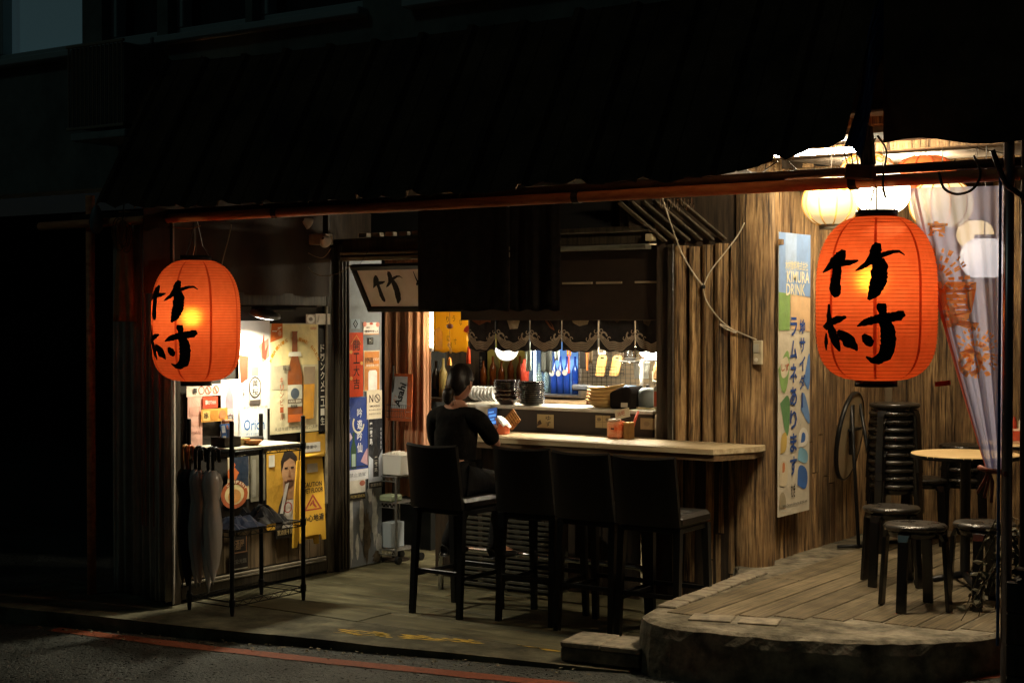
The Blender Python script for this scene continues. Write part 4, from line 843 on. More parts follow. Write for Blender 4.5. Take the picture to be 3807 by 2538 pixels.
# wave printed noren behind
fn_ = thing('wave_noren', 'row of dark cloth flags printed with pale curling waves inside the hatch', 'curtain', onY(2100, 1150, VF + .2))
VN = VF + .20; WV = M('wave print', (.30, .24, .18), (.40, .33, .25), .85, scale=14); FISHC = [None, '8a5a3a', 'b8aa90', '7a4a30', 'b0a084', '4a3a30', '5a4c40']
flags = [(1744, 1842), (1848, 1968), (1972, 2086), (2090, 2222), (2230, 2360), (2364, 2482)]
fz0 = onY(2100, 1300, VN).z; fz1 = onY(2100, 1118, VN).z
for i, (xa, xb) in enumerate(flags):
    p = onY(xa, 1200, VN).x; q = onY(xb, 1200, VN).x; W = q - p; Hh = fz1 - fz0; fr = Fr((p, VN, fz0 + rr(-.006, .006)), XA, ZA)
    o, f_ = cloth('flag', '', fr, W, Hh, M('indigo cloth', (.010, .009, .010), (.022, .018, .018), .9, scale=18), 1.2, .008, nx=16, nz=10, ph=i * 1.7, parent=fn_, sag=.012)
    mpw = lambda x, y, f_=f_, fr=fr: f_(min(1, max(0, x)), min(1, max(0, y))) + fr.n * .005
    mb = MB()
    for k in range(5):
        ya = .03 + .035 * k
        st = [(-.02 + 0, ya + .22 - .02 * k, .02), (.12, ya + .10, .02), (.3, ya + .02, .022), (.5, ya, .024), (.7, ya + .02, .022), (.88, ya + .10, .02), (1.0, ya + .22 - .02 * k, .02)]
        d = dense([(a * 100, b_ * 100, c * 100) for a, b_, c in st], 5); vs = []
        for (x, y, w_) in d: vs += [mpw(x / 100, (y - w_ / 2) / 100), mpw(x / 100, (y + w_ / 2) / 100)]
        mb.add(vs, [(2 * j, 2 * j + 2, 2 * j + 3, 2 * j + 1) for j in range(len(d) - 1)])
    for sx in (.14, .86):
        for (cx2, cy2, r2) in ((sx, .30, .10), (sx + (.1 if sx > .5 else -.08), .38, .055), (sx + (-.14 if sx > .5 else .14), .26, .05)):
            n = 12; vs = []
            for j in range(n + 1):
                a = 4.6 * j / n + (0 if sx < .5 else 2.0); vs += [mpw(cx2 + r2 * cos(a), cy2 + r2 * sin(a) * W / Hh), mpw(cx2 + r2 * .55 * cos(a), cy2 + r2 * .55 * sin(a) * W / Hh)]
            mb.add(vs, [(2 * j, 2 * j + 2, 2 * j + 3, 2 * j + 1) for j in range(n)])
    w_o = mb.build('wave_print', WV, o); w_o['kind'] = 'stuff'
    hx = FISHC[i + 1]; shp = [[(.1, .62), (.35, .78), (.7, .72), (.85, .80), (.84, .56), (.7, .60), (.4, .52)], [(.3, .95), (.45, .98), (.72, .60), (.66, .46), (.4, .44), (.28, .70)], [(.1, .95), (.2, .96), (.75, .52), (.8, .42), (.66, .46)], [(.2, .85), (.26, .80), (.5, .70), (.7, .72), (.82, .84), (.8, .70), (.72, .55), (.5, .5), (.32, .58)], [(.3, .7), (.5, .8), (.7, .7), (.5, .55)], [(.18, .9), (.5, .95), (.55, .7), (.42, .5), (.25, .55)]][i]
    MB().poly([mpw(x, y) for x, y in shp]).build('fish_print', M('fish ' + hx, hexc(hx), tuple(.5 * c for c in hexc(hx)), .85, scale=16), o)
MB().tube([(-6.6, VN, fz1), (-4.9, VN, fz1)], .010, 8).build('rod', MT['dark'], fn_)
# ---------------------------------------------------------------- bar chairs
def bar_chair(label):
    t = thing('bar_chair', label, 'chair', (0, 0, 0), 'black bar chairs at the counter')
    mb = MB(); W = .40
    def bk(a, b, s):
        y = .00 - .055 * b - .018 * (1 - (2 * a - 1) ** 2); tw = 1 - .04 * b
        return V((a - .5) * W * tw, y + s * .022 * (1 if abs(a - .5) < .49 else .6), .66 + .385 * b - .012 * (1 - (2 * a - 1) ** 2) * b)
    nx, nz = 12, 8
    mb.grid(lambda a, b: bk(a, b, -1), nx, nz); mb.grid(lambda a, b: bk(a, b, 1), nx, nz, True)
    for rows in (lambda k: (bk(k, 1, -1), bk(k, 1, 1)), lambda k: (bk(k, 0, 1), bk(k, 0, -1))):
        vs = []
        for k in range(nx + 1):
            p, q = rows(k / nx); vs += [p, (p + q) / 2 + V(0, 0, .012 if p.z > .8 else 0), q]
        mb.add(vs, [(3 * k + j, 3 * k + 3 + j, 3 * k + 4 + j, 3 * k + 1 + j) for k in range(nx) for j in (0, 1)])
    for sgn_ in (0, 1):
        vs = []
        for k in range(nz + 1): vs += [bk(sgn_, k / nz, -1), bk(sgn_, k / nz, 1)]
        f = [(2 * k, 2 * k + 1, 2 * k + 3, 2 * k + 2) for k in range(nz)]; mb.add(vs, f if sgn_ else [q[::-1] for q in f])
    smooth_by_angle(mb.build('backrest', MT['leather'], t), 50)
    MB().box((0, .20, .685), (.40, .40, .075), None, .022).build('seat', MT['leather'], t)
    MB().box((0, .20, .635), (.37, .37, .03), None, .004).build('seat_frame', MT['black'], t)
    for sx in (-1, 1):
        for (y0, y1) in ((.02, -.02), (.37, .40)):
            a = V(sx * .175, y0, .65); b = V(sx * .185, y1, 0); mb = MB(); w0, w1 = .021, .016
            mb.add([a + V(i * w0, j * w0, 0) for i, j in ((-1, -1), (1, -1), (1, 1), (-1, 1))] + [b + V(i * w1, j * w1, 0) for i, j in ((-1, -1), (1, -1), (1, 1), (-1, 1))], [(0, 1, 2, 3), (7, 6, 5, 4)] + [(i, 4 + i, 4 + (i + 1) % 4, (i + 1) % 4) for i in range(4)])
            mb.build('leg', MT['black'], t)
    for (p, q) in (((-.165, -.005, .27), (.165, -.005, .27)), ((-.165, .385, .27), (.165, .385, .27)), ((-.18, .02, .24), (-.18, .37, .24)), ((.18, .02, .24), (.18, .37, .24))): MB().bar(p, q, .018, .026, .003).build('stretcher', MT['black'], t)
    return t
proto = bar_chair('black leather bar chair the customer sits on')
chairs = [(-5.665, 7.44, -.03, None), (-5.085, 7.55, .05, 'black leather bar chair directly right of the seated customer'), (-4.64, 7.50, -.02, 'black leather bar chair, third from the left at the counter'), (-4.215, 7.48, .03, 'black leather bar chair nearest the terrace step')]
for i, (x, y, rz, lb) in enumerate(chairs):
    o = proto if i == 0 else copy_tree(proto)
    if lb: o['label'] = lb
    o.location = (x, y, 0.0); o.rotation_euler = (0, 0, rz)
for o in proto.children: o.matrix_parent_inverse = Matrix.Identity(4)
# ---------------------------------------------------------------- tableware on the ledge
CER = M('black glaze', (.012, .009, .008), rough=.10, spec=.7); CERB = M('brown glaze', (.03, .014, .009), rough=.12, spec=.7)
TANC = M('tan dish', hexc('b08a52'), hexc('c9a86a'), .35, scale=7); WHT = M('white china', (.70, .70, .68), rough=.2)
def dish_me(name, r, h, mat, sx=1.0):
    mb = MB(); mb.lathe([(.001, .004), (r * .45, .003), (r * .5, 0), (r * .55, .003), (r * .86, h * .6), (r, h), (r * .985, h + .002), (r * .84, h * .66), (r * .5, .008), (.001, .008)], n=28)
    me = bpy.data.meshes.new(name); me.from_pydata([(v[0] * sx, v[1], v[2] + ((abs(v[0]) / r) ** 2 * .012 * (sx - 1) / .6 if sx > 1 else 0)) for v in mb.v], [], mb.f); me.materials.append(mat)
    me.polygons.foreach_set('use_smooth', [True] * len(me.polygons)); return me
plate_me = dish_me('plate', .092, .018, CER); bowl_me = dish_me('bowl', .092, .05, CERB); sp_me = dish_me('plate', .080, .016, CER)
ONAME = ['topmost', 'second from top', 'third from top', 'fourth from top', 'fifth from top', 'sixth from top', 'seventh from top', 'eighth from top', 'ninth from top', 'tenth from top', 'eleventh from top']
def ORD(i, n): return 'lowest' if i == 0 else ONAME[n - 1 - i]
def stack(px, py, items, label, group, cat, v=VL - .09):
    p = onY(px, py, v); z = LZ + .001
    for i, (me, dz, nm) in enumerate(items):
        o = bpy.data.objects.new(nm, me); COL.objects.link(o); o.location = (p.x + rr(-.004, .004), v + rr(-.004, .004), z); o.rotation_euler = (0, 0, rr(0, 6)); z += dz
        tag(o, label % ORD(i, len(items)), cat, group)
stack(1884, 1516, [(bowl_me, .030, 'bowl')] * 3 + [(plate_me, .0125, 'plate')] * 6, 'dark glazed dish, %s in the left mixed stack on the ledge', 'left stack of dark dishes', 'dish')
stack(1978, 1516, [(plate_me, .0148, 'plate')] * 11, 'black plate, %s in the even stack right of the bowls', 'even stack of black plates', 'plate')
boat_me = dish_me('boat_dish', .085, .045, TANC, 1.65)
for i in range(5):
    p = onY(2245, 1500, VL - .03); o = bpy.data.objects.new('boat_dish', boat_me); COL.objects.link(o); o.location = (p.x + .006 * i, VL - .03, LZ + .001 + .024 * i); o.rotation_euler = (0, -.02 * i, .02 * i); tag(o, 'tan oval dish, %s in the stack of boat shaped dishes' % ORD(i, 5), 'dish', 'stack of tan boat dishes')
# white bowls lying in a row at the left end
wb_me = dish_me('white_bowl', .055, .045, WHT)
for i in range(7):
    p = onY(1748 + 13 * i, 1470, VL + .05); o = bpy.data.objects.new('white_bowl', wb_me); COL.objects.link(o); o.location = (p.x, VL + .05, LZ + .056); o.rotation_euler = (0, radians(80), 0); tag(o, '%s white bowl in the row of bowls lying on their sides' % ['first', 'second', 'third', 'fourth', 'fifth', 'sixth', 'rightmost'][i], 'bowl', 'row of white bowls')
tub = thing('white_tub', 'small white lidded tub behind the phone', 'tub', onY(1826, 1535, VL - .12))
p = onY(1826, 1535, VL - .13); MB().lathe([(.001, CZ), (.045, CZ), (.052, CZ + .16), (.056, CZ + .163), (.056, CZ + .178), (.001, CZ + .18)], (p.x, VL - .23, 0), 18).build('body', WHT, tub, True)
# black covered cooker and grey pot
ck = thing('rice_cooker', 'black cloth covered cooker at the right of the tan dishes', 'cooker', onY(2330, 1530, VL))
p = onY(2335, 1490, VL - .02); mb = MB()
mb.prism([V(p.x - .085, VL - .12, LZ), V(p.x + .075, VL - .12, LZ), V(p.x + .085, VL - .12, LZ + .11), V(p.x + .06, VL - .12, LZ + .155), V(p.x - .0, VL - .12, LZ + .15), V(p.x - .09, VL - .12, LZ + .11)], (0, .2, 0)); o = mb.build('cover', MT['cloth'], ck); bv = o.modifiers.new('b', 'BEVEL'); bv.width = .015; bv.segments = 2
MB().box((p.x + .03, VL - .123, LZ + .03), (.05, .003, .03)).build('label', M('pale label', (.5, .45, .34)), ck)
p = onY(2402, 1490, VL); gp = thing('metal_pot', 'round grey metal pot beside the black covered cooker', 'pot', (p.x, VL, LZ))
MB().lathe([(.001, LZ), (.062, LZ), (.066, LZ + .01), (.068, LZ + .09), (.060, LZ + .125), (.035, LZ + .142), (.001, LZ + .146)], (p.x, VL + .02, 0), 22).build('body', M('grey enamel', (.24, .28, .29), rough=.35), gp, True)
MB().lathe([(.001, LZ + .165), (.012, LZ + .162), (.012, LZ + .145)], (p.x, VL + .02, 0), 12).build('knob', MT['black'], gp)
p = onY(2462, 1470, VL - .05); jb = thing('drink_carton', 'red and white carton at the right end of the ledge', 'carton', (p.x, VL - .05, LZ))
MB().box((p.x, VL - .05, LZ + .07), (.085, .085, .14), None, .003).build('body', H('c8bfae'), jb); MB().prism([V(p.x - .042, VL - .092, LZ + .141), V(p.x + .042, VL - .092, LZ + .141), V(p.x + .0, VL - .092, LZ + .19)], (0, .084, 0)).build('gable', WHT, jb)
MB().box((p.x, VL - .0935, LZ + .075), (.075, .002, .10)).build('printed_shape', H('b0583c'), jb); MB().box((p.x + .005, VL - .0955, LZ + .055), (.035, .002, .05)).build('printed_shape', H('2c1c16'), jb)
# ledge stickers
poster('notice', 'torn cream sticker with black characters on the dark ledge face', (1997, 2058, 1540, 1590), [('v', 'ゆず', .68, .95, .1, .3, '2c2620'), ('p', [(0, .1), (.3, .3), (.2, .6), (.05, .45)], '3a2c20')], 'a8956a', u=VF + .089, plane='Y', off=.004, cat='sticker')
poster('notice', 'cream double label on the ledge face behind the orange pack', (2214, 2268, 1544, 1590), [('e', .25, .68, .14, .14, '6a5a40'), ('e', .8, .68, .1, .14, '6a5a40'), ('r', .0, .46, 1, .5, '7a6a4c'), ('r', .48, 0, .51, 1, '7a6a4c')], 'a08c64', u=VF + .089, plane='Y', off=.004, cat='sticker')
poster('notice', 'cream label on the ledge face between orange pack and hatch post', (2381, 2434, 1554, 1596), [('e', .45, .5, .2, .2, '7a6546')], '8f7a56', u=VF + .089, plane='Y', off=.004, cat='sticker')
poster('notice', 'brown label on the ledge face next to the hatch post', (2441, 2480, 1551, 1618), [('e', .5, .6, .3, .2, '6a5034')], '7c6444', u=VF + .089, plane='Y', off=.004, cat='sticker')
# things on the counter
CV = VF - .08
p = onY(2292, 1622, CV); nb = thing('napkin_pack', 'orange plastic wrapped napkin pack on the counter', 'pack', (p.x, CV, CZ))
MB().box((p.x, CV, CZ + .055), (.105, .09, .11), Matrix.Rotation(-.15, 3, 'Z'), .012).build('pack', M('orange film', hexc('c8552a'), hexc('d8a078'), .22, scale=14, bump=.004), nb)
MB().box((p.x - .008, CV - .01, CZ + .118), (.07, .06, .018), Matrix.Rotation(-.15, 3, 'Z'), .006).build('paper_tuft', H('e0ccb8'), nb); MB().box((p.x, CV - .052, CZ + .065), (.025, .003, .010), Matrix.Rotation(-.15, 3, 'Z')).build('slot', MT['blackm'], nb)
p2 = onY(2338, 1622, CV); wbx = thing('chopstick_box', 'small wooden holder beside the orange napkin pack', 'box', (p2.x, CV, CZ))
MB().box((p2.x, CV, CZ + .05), (.05, .06, .10), None, .003).build('body', M('dark wood box', hexc('6a4a26'), hexc('8a6434'), .5, scale=8), wbx); MB().box((p2.x, CV, CZ + .104), (.053, .063, .008), None, .002).build('rim', H('b8924e'), wbx)
fr = Fr(onY(2290, 1562, CV - .06), V(1, 0, .22), V(-.22, .1, 1)); cdm = MB().box(fr.p(.055, .035), (.11, .06, .003), Matrix((fr.x, fr.y, fr.n)).transposed()).build('price_card', H('d8c8a8')); tag(cdm, 'tilted cream card with red handwriting above the napkin pack', 'card')
for chh, xx in (('消', .03), ('吧', .062)): lt = MB(); put_text(lt, fr, chh, xx, .036, .026, .028, .0025); lt.build('lettering', H('b04a34'), cdm)
tg = thing('tongs', 'red handled tongs leaning on the ledge beside the napkin holder', 'tongs', onY(2355, 1620, CV)); MB().tube([onY(2350, 1612, CV + .02), onY(2358, 1570, CV + .04), onY(2373, 1528, CV + .08)], [.004, .009, .008], 8).build('handle', H('b8472c'), tg, True); MB().tube([onY(2347, 1620, CV + .02), onY(2352, 1600, CV + .02)], .003, 6).build('tip', MT['metal'], tg)
# items by the customer
p = onY(1868, 1602, CV - .14); nk = thing('tissue_box', 'orange tissue box with a white tissue beside the phone', 'tissue box', (p.x, CV - .14, CZ))
MB().box((p.x, CV - .14, CZ + .035), (.075, .09, .07), Matrix.Rotation(.2, 3, 'Z'), .006).build('box', H('c25a2e'), nk)
mb = MB(); mb.grid(lambda a, b: V(p.x - .06 + .11 * a, CV - .20 + .10 * b, CZ + .10 + .03 * sin(a * 2.5 + 1) - .035 * a + .012 * sin(b * 6)), 8, 6); o = mb.build('tissue', MT['white'], nk, True); o.modifiers.new('t', 'SOLIDIFY').thickness = .003
fr = Fr(onY(1902, 1602, CV - .02), V(.72, 0, .70), V(-.68, .12, .72)); mn = MB().box(fr.p(.055, .055), (.105, .105, .006), Matrix((fr.x, fr.y, fr.n)).transposed()).build('menu_stand', H('8a5a28')); tag(mn, 'brown patterned menu card standing on its corner by the tissue box', 'menu')
for i in range(5): MB().bar(fr.p(.015 + .02 * i, .01, .005), fr.p(.015 + .02 * i, .095, .005), .004, .002).build('printed_shape', H('c89a50'), mn)
for i in range(2): MB().bar(fr.p(.01, .025 + .03 * i, .0065), fr.p(.10, .025 + .03 * i, .0065), .004, .002).build('printed_shape', H('c89a50'), mn)
# ---------------------------------------------------------------- kitchen lamps
def tube_lamp(name, label, a, b, r, st, col=(1, .96, .88), par_col=None):
    a, b = Vector(a), Vector(b); t = thing(name, label, 'lamp', (a + b) / 2)
    MB().tube([a, b], r, 12).build('tube', EM('tube glow %g' % st, col, st), t, True)
    d = (b - a).normalized()
    for p, s in ((a, -1), (b, 1)): MB().tube([p + d * s * .001, p + d * s * .03], r * 1.1, 10).build('end_cap', MT['white'], t, True)
    return t
tube_lamp('tube_lamp', 'added stand-in tube lamp hidden above the wave printed flags', (-6.1, 9.35, 1.98), (-5.2, 9.35, 1.98), .016, 800, (1, .88, .66))  # added lamp, stands in for kitchen lighting that is not seen
tube_lamp('tube_lamp', 'added stand-in tube lamp at the back of the kitchen ceiling', (-6.5, 10.3, 2.35), (-5.4, 10.3, 2.35), .016, 220, (1, .86, .6))  # second added kitchen lamp, a stand-in with no fixture seen here
p = onY(1604, 1225, 9.05); tube_lamp('tube_lamp', 'upright white tube lamp left of the yellow banner', (p.x, 9.05, p.z - .13), (p.x, 9.05, p.z + .13), .014, 36, (1, .84, .5))
# pendant with white shade
p = onY(1884, 1318, 9.75); t = thing('pendant_lamp', 'white glowing pendant shade above the dark plate stack', 'lamp', p)
mb = MB(); mb.lathe([(.05, .06), (.095, .05), (.092, .03), (.075, -.01), (.05, -.035), (.02, -.045), (.001, -.046)], p, 20); mb.build('shade', EM('shade glow', (1, .98, .92), 1.3), t, True)
MB().tube([p + V(0, 0, .06), p + V(0, 0, .6)], .004, 6).build('cord', MT['wire'], t)
# white paper lantern lamp by the hatch post
p = onY(2436, 1308, 9.45); t = thing('paper_lamp', 'bright white paper lamp with orange ribs beside the hatch post', 'lamp', p); r0 = .11
mb = MB(); mb.lathe([(r0 * sin(pi * k / 14) + .001, r0 * .52 * cos(pi * k / 14)) for k in range(15)], p, 26); mb.build('shade', EM('paper lamp glow', (1, .93, .78), 9), t, True)
for k in range(9):
    a = pi * .75 + pi * .62 * k / 8; MB().tube([p + V(1.01 * r0 * sin(pi * j / 10) * cos(a), 1.01 * r0 * sin(pi * j / 10) * sin(a), .53 * r0 * cos(pi * j / 10)) for j in range(1, 10)], .0022, 5).build('rib', H('d08a3a'), t)
MB().tube([p + V(0, 0, .05), p + V(0, 0, .55)], .004, 6).build('cord', MT['wire'], t)
# ---------------------------------------------------------------- drinks cooler
CV0 = 10.25
a = onY(1962, 1400, CV0); b = onY(2152, 1400, CV0); zt = onY(2050, 1270, CV0).z; zb = onY(2050, 1465, CV0).z; Wc = b.x - a.x
ck = thing('drinks_cooler', 'lit drinks cooler glowing blue behind the plate stacks', 'cooler', ((a.x + b.x) / 2, CV0 + .2, zb))
MB().box(((a.x + b.x) / 2, CV0 + .40, (zt + zb) / 2), (Wc, .03, zt - zb), None, .004).build('back_panel', EM('cooler glow', (.20, .45, 1.0), .55), ck)
for x in (a.x - .012, b.x + .012): MB().box((x, CV0 + .2, (zt + zb) / 2), (.024, .42, zt - zb + .05), None, .004).build('side', MT['metal'], ck)
for z in (zb - .012, zt + .012): MB().box(((a.x + b.x) / 2, CV0 + .2, z), (Wc, .42, .024), None, .004).build('shelf', MT['metal'], ck)
p = onY(1987, 1350, CV0 - .005); MB().tube([(p.x, CV0 + .0, zb + .01), (p.x, CV0 + .0, zt - .01)], .008, 8).build('light_strip', EM('strip glow', (.9, .97, 1), 14), ck)
BLUE = M('blue glass', hexc('2a58c8'), rough=.08, trans=.55); CLG = M('clear green glass', (.55, .75, .68), rough=.08, trans=.75)
def bottle_me(name, r, h, mat, lab=None):
    mb = MB(); mb.lathe([(.001, 0), (r, 0), (r, h * .55), (r * .85, h * .64), (r * .34, h * .78), (r * .32, h * .97), (r * .36, h), (.001, h)], n=16)
    me = bpy.data.meshes.new(name); me.from_pydata(mb.v, [], mb.f); me.materials.append(mat); me.polygons.foreach_set('use_smooth', [True] * len(me.polygons)); return me
bme = bottle_me('bottle', .030, .30, BLUE); lme = MB().disc((0, 0, 0), .022, 16, Matrix.Rotation(pi / 2, 3, 'X'))
for i, px in enumerate((2060, 2084, 2108, 2138)):
    q = onY(px, 1455, CV0 + .10); o = bpy.data.objects.new('bottle', bme); COL.objects.link(o); o.location = (q.x, CV0 + .1, zb + .001)
    tag(o, ['leftmost blue bottle with round white label in the cooler', 'second blue bottle with round white label in the cooler', 'third blue bottle with round white label in the cooler', 'plain blue bottle at the right end of the cooler'][i], 'bottle', 'blue bottles in the cooler')
    if i < 3: MB().disc((q.x, CV0 + .066, zb + .165 + .008 * (i == 2)), .024, 18, Matrix.Rotation(pi / 2, 3, 'X')).build('round_label', MT['white'], o).matrix_parent_inverse = Matrix.Translation(-o.location)
cme = bottle_me('bottle', .032, .24, CLG)
for i, px in enumerate((1974, 2004, 2032)):
    q = onY(px, 1455, CV0 + .14); o = bpy.data.objects.new('bottle', cme); COL.objects.link(o); o.location = (q.x, CV0 + .14, zb + .001); tag(o, ['clear green bottle at the left end of the cooler', 'clear green bottle, second in the cooler', 'clear green bottle beside the blue ones in the cooler'][i], 'bottle', 'clear bottles in the cooler')
bench = MB().box(((a.x + b.x) / 2 + .25, CV0 + .05, zb - .065), (1.1, .62, .05), None, .006).build('work_bench', M('bench wood', (.22, .15, .08), (.32, .23, .13), .5, scale=5)); tag(bench, 'wooden work bench carrying the drinks cooler', 'bench')
o = MB().lathe([(.001, 0), (.036, 0), (.036, .12), (.032, .14), (.014, .165), (.012, .19)], onY(1950, 1424, 9.95), 16).build('sauce_bottle', H('b83a22'), None, True); tag(o, 'red sauce bottle behind the even plate stack', 'bottle')
# back wall pictures
poster('poster', 'olive yellow wall poster with faint bottles at the back of the kitchen', (1812, 1958, 1240, 1445), [('b', .22, .15, .75, .16, '6a5c30'), ('b', .5, .15, .7, .14, '7a6a3a'), ('b', .72, .15, .72, .16, '6a5c30'), ('e', .2, .75, .1, .05, '7a8a3a')], '8a7c3c', u=10.99, plane='Y')
poster('poster', 'black poster on the kitchen wall above the customer', (1640, 1806, 1308, 1450), [('v', 'おすすめ', .9, .9, .5, .05, '7a7468')], '0e0c0a', u=10.99, plane='Y')
# yellow banner
YC = SHEER('yellow banner cloth', hexc('e8b52c'), .55, .04)
p = onY(1613, 1230, 9.35); q = onY(1740, 1230, 9.35); zb2 = onY(1676, 1308, 9.35).z; zt2 = onY(1676, 1140, 9.35).z
o, f_ = cloth('yellow_banner', 'bright yellow cloth banner with brush writing inside the shop', Fr((p.x, 9.35, zb2), XA, ZA), q.x - p.x, zt2 - zb2, YC, 1.2, .005, 'banner', 14, 8)
lt = MB(); fr = Fr((p.x, 9.335, zb2), XA, ZA); Wb = q.x - p.x; Hb = zt2 - zb2
for chh, cx2, cy2 in (('り', .44, .72), ('う', .62, .74), ('寸', .66, .24), ('な', .82, .66), ('に', .46, .30), ('村', .52, .16)): put_text(lt, fr, chh, cx2 * Wb, cy2 * Hb, .08 * Wb, .13 * Hb, 0)
lt.build('lettering', H('3a2a12'), o)
MB().poly([fr.p(a_ * Wb, b_ * Hb, -.004) for a_, b_ in ((.05, .05), (.28, .05), (.28, .45), (.18, .55), (.05, .5))]).build('printed_shape', H('c8882a'), o)
# lucky charms
def charm_string(p, q, par): MB().tube([p, q], .0018, 5).build('cord', H('3a2418'), par)
p = onY(1672, 1212, 9.1); t = thing('ball_charm', 'brown ball charm with a hanging brass bell before the yellow banner', 'charm', p)
MB().lathe([(.001, .020)] + [(.026 * sin(pi * k / 8), .020 * cos(pi * k / 8)) for k in range(1, 8)] + [(.001, -.020)], p, 16).build('ball', M('brown ball', hexc('6a3a1c'), hexc('3a1c10'), .5, scale=40), t, True)
charm_string(p + V(0, 0, .02), p + V(0, 0, .2), t); charm_string(p - V(0, 0, .02), onY(1672, 1320, 9.1), t)
MB().lathe([(.004, .034), (.010, .03), (.014, .01), (.018, -.02), (.019, -.024)], onY(1672, 1345, 9.1), 14).build('bell', M('brass red', hexc('c0783a'), rough=.25, metal=.6), t, True)
for k, (yy, rz) in enumerate(((1280, .6), (1292, -.5), (1305, .2))): MB().box(onY(1668 + 4 * k, yy, 9.09), (.018, .004, .03), Matrix.Rotation(rz, 3, 'Y'), .002).build('tag', H('b8863c'), t)
p = onY(1742, 1225, 9.08); t = thing('fan_tassel', 'red fan charm with a long red tassel hanging inside the hatch', 'charm', p)
RC = H('c83a20')
mb = MB(); n = 12
vs = [p - V(0, 0, .03)] + [p + V(.05 * cos(a), .004 * (i % 2), -.03 + .062 * sin(a)) for i, a in enumerate([.25 + 2.64 * k / n for k in range(n + 1)])]
mb.add(vs, [(0, i, i + 1) for i in range(1, n + 1)]); mb.build('fan', RC, t)
MB().tube([p - V(0, .004, .03) + V(.012 * cos(a), 0, .012 * sin(a)) for a in [2 * pi * k / 12 for k in range(12)]], .004, 6, closed=True).build('ring', M('gold', hexc('c8963c'), rough=.3, metal=.7), t)
MB().tube([p - V(0, .004, .045), p - V(0, .004, .085)], [.012, .008], 8).build('knot', M('gold', hexc('c8963c')), t)
MB().lathe([(.004, 0), (.010, -.004), (.0135, -.05), (.0165, -.125), (.001, -.126)], onY(1742, 1288, 9.076), 14).build('tassel', M('red tassel', hexc('d04a22'), hexc('a03018'), .8, scale=30, stretch=(6, 6, .3)), t, True)
charm_string(p + V(0, 0, .03), p + V(0, 0, .18), t)
p = onY(2115, 1310, 9.5); t = thing('gold_charm', 'gold and red paper charm hanging before the blue bottles', 'charm', p)
for sx in (-1, 1): MB().box(p + V(.011 * sx, 0, 0), (.016, .012, .055), None, .005).build('bundle', M('gold red', hexc('b8742c'), hexc('6a2412'), .4, scale=90), t)
MB().tube([p - V(0, 0, .03), p - V(0, 0, .06), p - V(0, 0, .15)], [.004, .007, .006], 8).build('tassel', RC, t); charm_string(p + V(0, 0, .028), p + V(0, 0, .2), t)
# aprons, orange frame, basket with boards
p = onY(2032, 1335, 9.62); o, _ = cloth('apron', 'dark apron hanging before the drinks cooler', Fr((p.x - .052, 9.62, onY(2032, 1385, 9.62).z), XA, ZA), .10, .22, M('apron cloth', (.035, .04, .038), (.06, .065, .06), .8, scale=12), 1.5, .008, 'apron', 14, 8)
p = onY(2168, 1335, 9.9); t = thing('order_board', 'black board with a red orange frame beside the cooler', 'board', p); MB().box(p, (.055, .012, .14), None, .002).build('panel', MT['blackm'], t)
for sx, sz, dx, dz in ((.010, .17, .036, 0), (.08, .012, 0, .078)): MB().box(p + V(dx, -.002, dz), (sx, .016, sz), None, .002).build('frame', H('c05a24'), t)
p = onY(2265, 1375, 9.9); t = thing('wire_basket', 'black wire basket hung on the kitchen grid holding two boards', 'basket', p)
mb = MB(); x0 = onY(2204, 1375, 9.9).x; x1_ = onY(2304, 1375, 9.9).x; z0_ = onY(2250, 1398, 9.9).z; z1_ = onY(2250, 1362, 9.9).z
for y in (9.86, 9.96):
    for k in range(4): z = z0_ + (z1_ - z0_) * k / 3; mb.tube([(x0, y, z), (x1_, y, z)], .0022, 5)
    for k in range(10): x = x0 + (x1_ - x0) * k / 9; mb.tube([(x, y, z0_), (x, y, z1_)], .0018, 5)
for k in range(10): x = x0 + (x1_ - x0) * k / 9; mb.tube([(x, 9.86, z0_), (x, 9.96, z0_)], .0018, 5)
mb.build('wires', MT['black'], t)
for k, px in enumerate((2232, 2284)):
    fr = Fr(onY(px - 20, 1398, 9.91) + V(0, 0, .004), V(1, 0, 0), V(.13 + .05 * k, .1, 1)); mb = MB(); W_, H_ = .078, .155
    mb.prism([fr.p(a_ * W_, b_ * H_, 0) for a_, b_ in ((.06, 0), (.94, 0), (1, .06), (1, .86), (.86, 1), (.14, 1), (0, .86), (0, .06))], fr.n * -.012); o = mb.build('wooden_board', M('board wood', hexc('a87a44'), hexc('c09a60'), .55, scale=6)); tag(o, ['wooden board with handle slot, left one in the wire basket', 'wooden board with handle slot, right one in the wire basket'][k], 'board', 'boards in the wire basket')
    MB().box(fr.p(W_ / 2, H_ * .88, .001), (.03, .004, .012), None, .001).build('handle_slot', MT['blackm'], o)
p = onY(2238, 1304, 9.8); o = MB().box(p, (.062, .003, .055), Matrix.Rotation(-.06, 3, 'Y')).build('photo_print', H('c8bca4')); tag(o, 'small photo print pinned above the wire basket', 'photo')
MB().box(p + V(-.004, -.003, .004), (.04, .002, .035), Matrix.Rotation(-.06, 3, 'Y')).build('printed_shape', H('4a463c'), o)
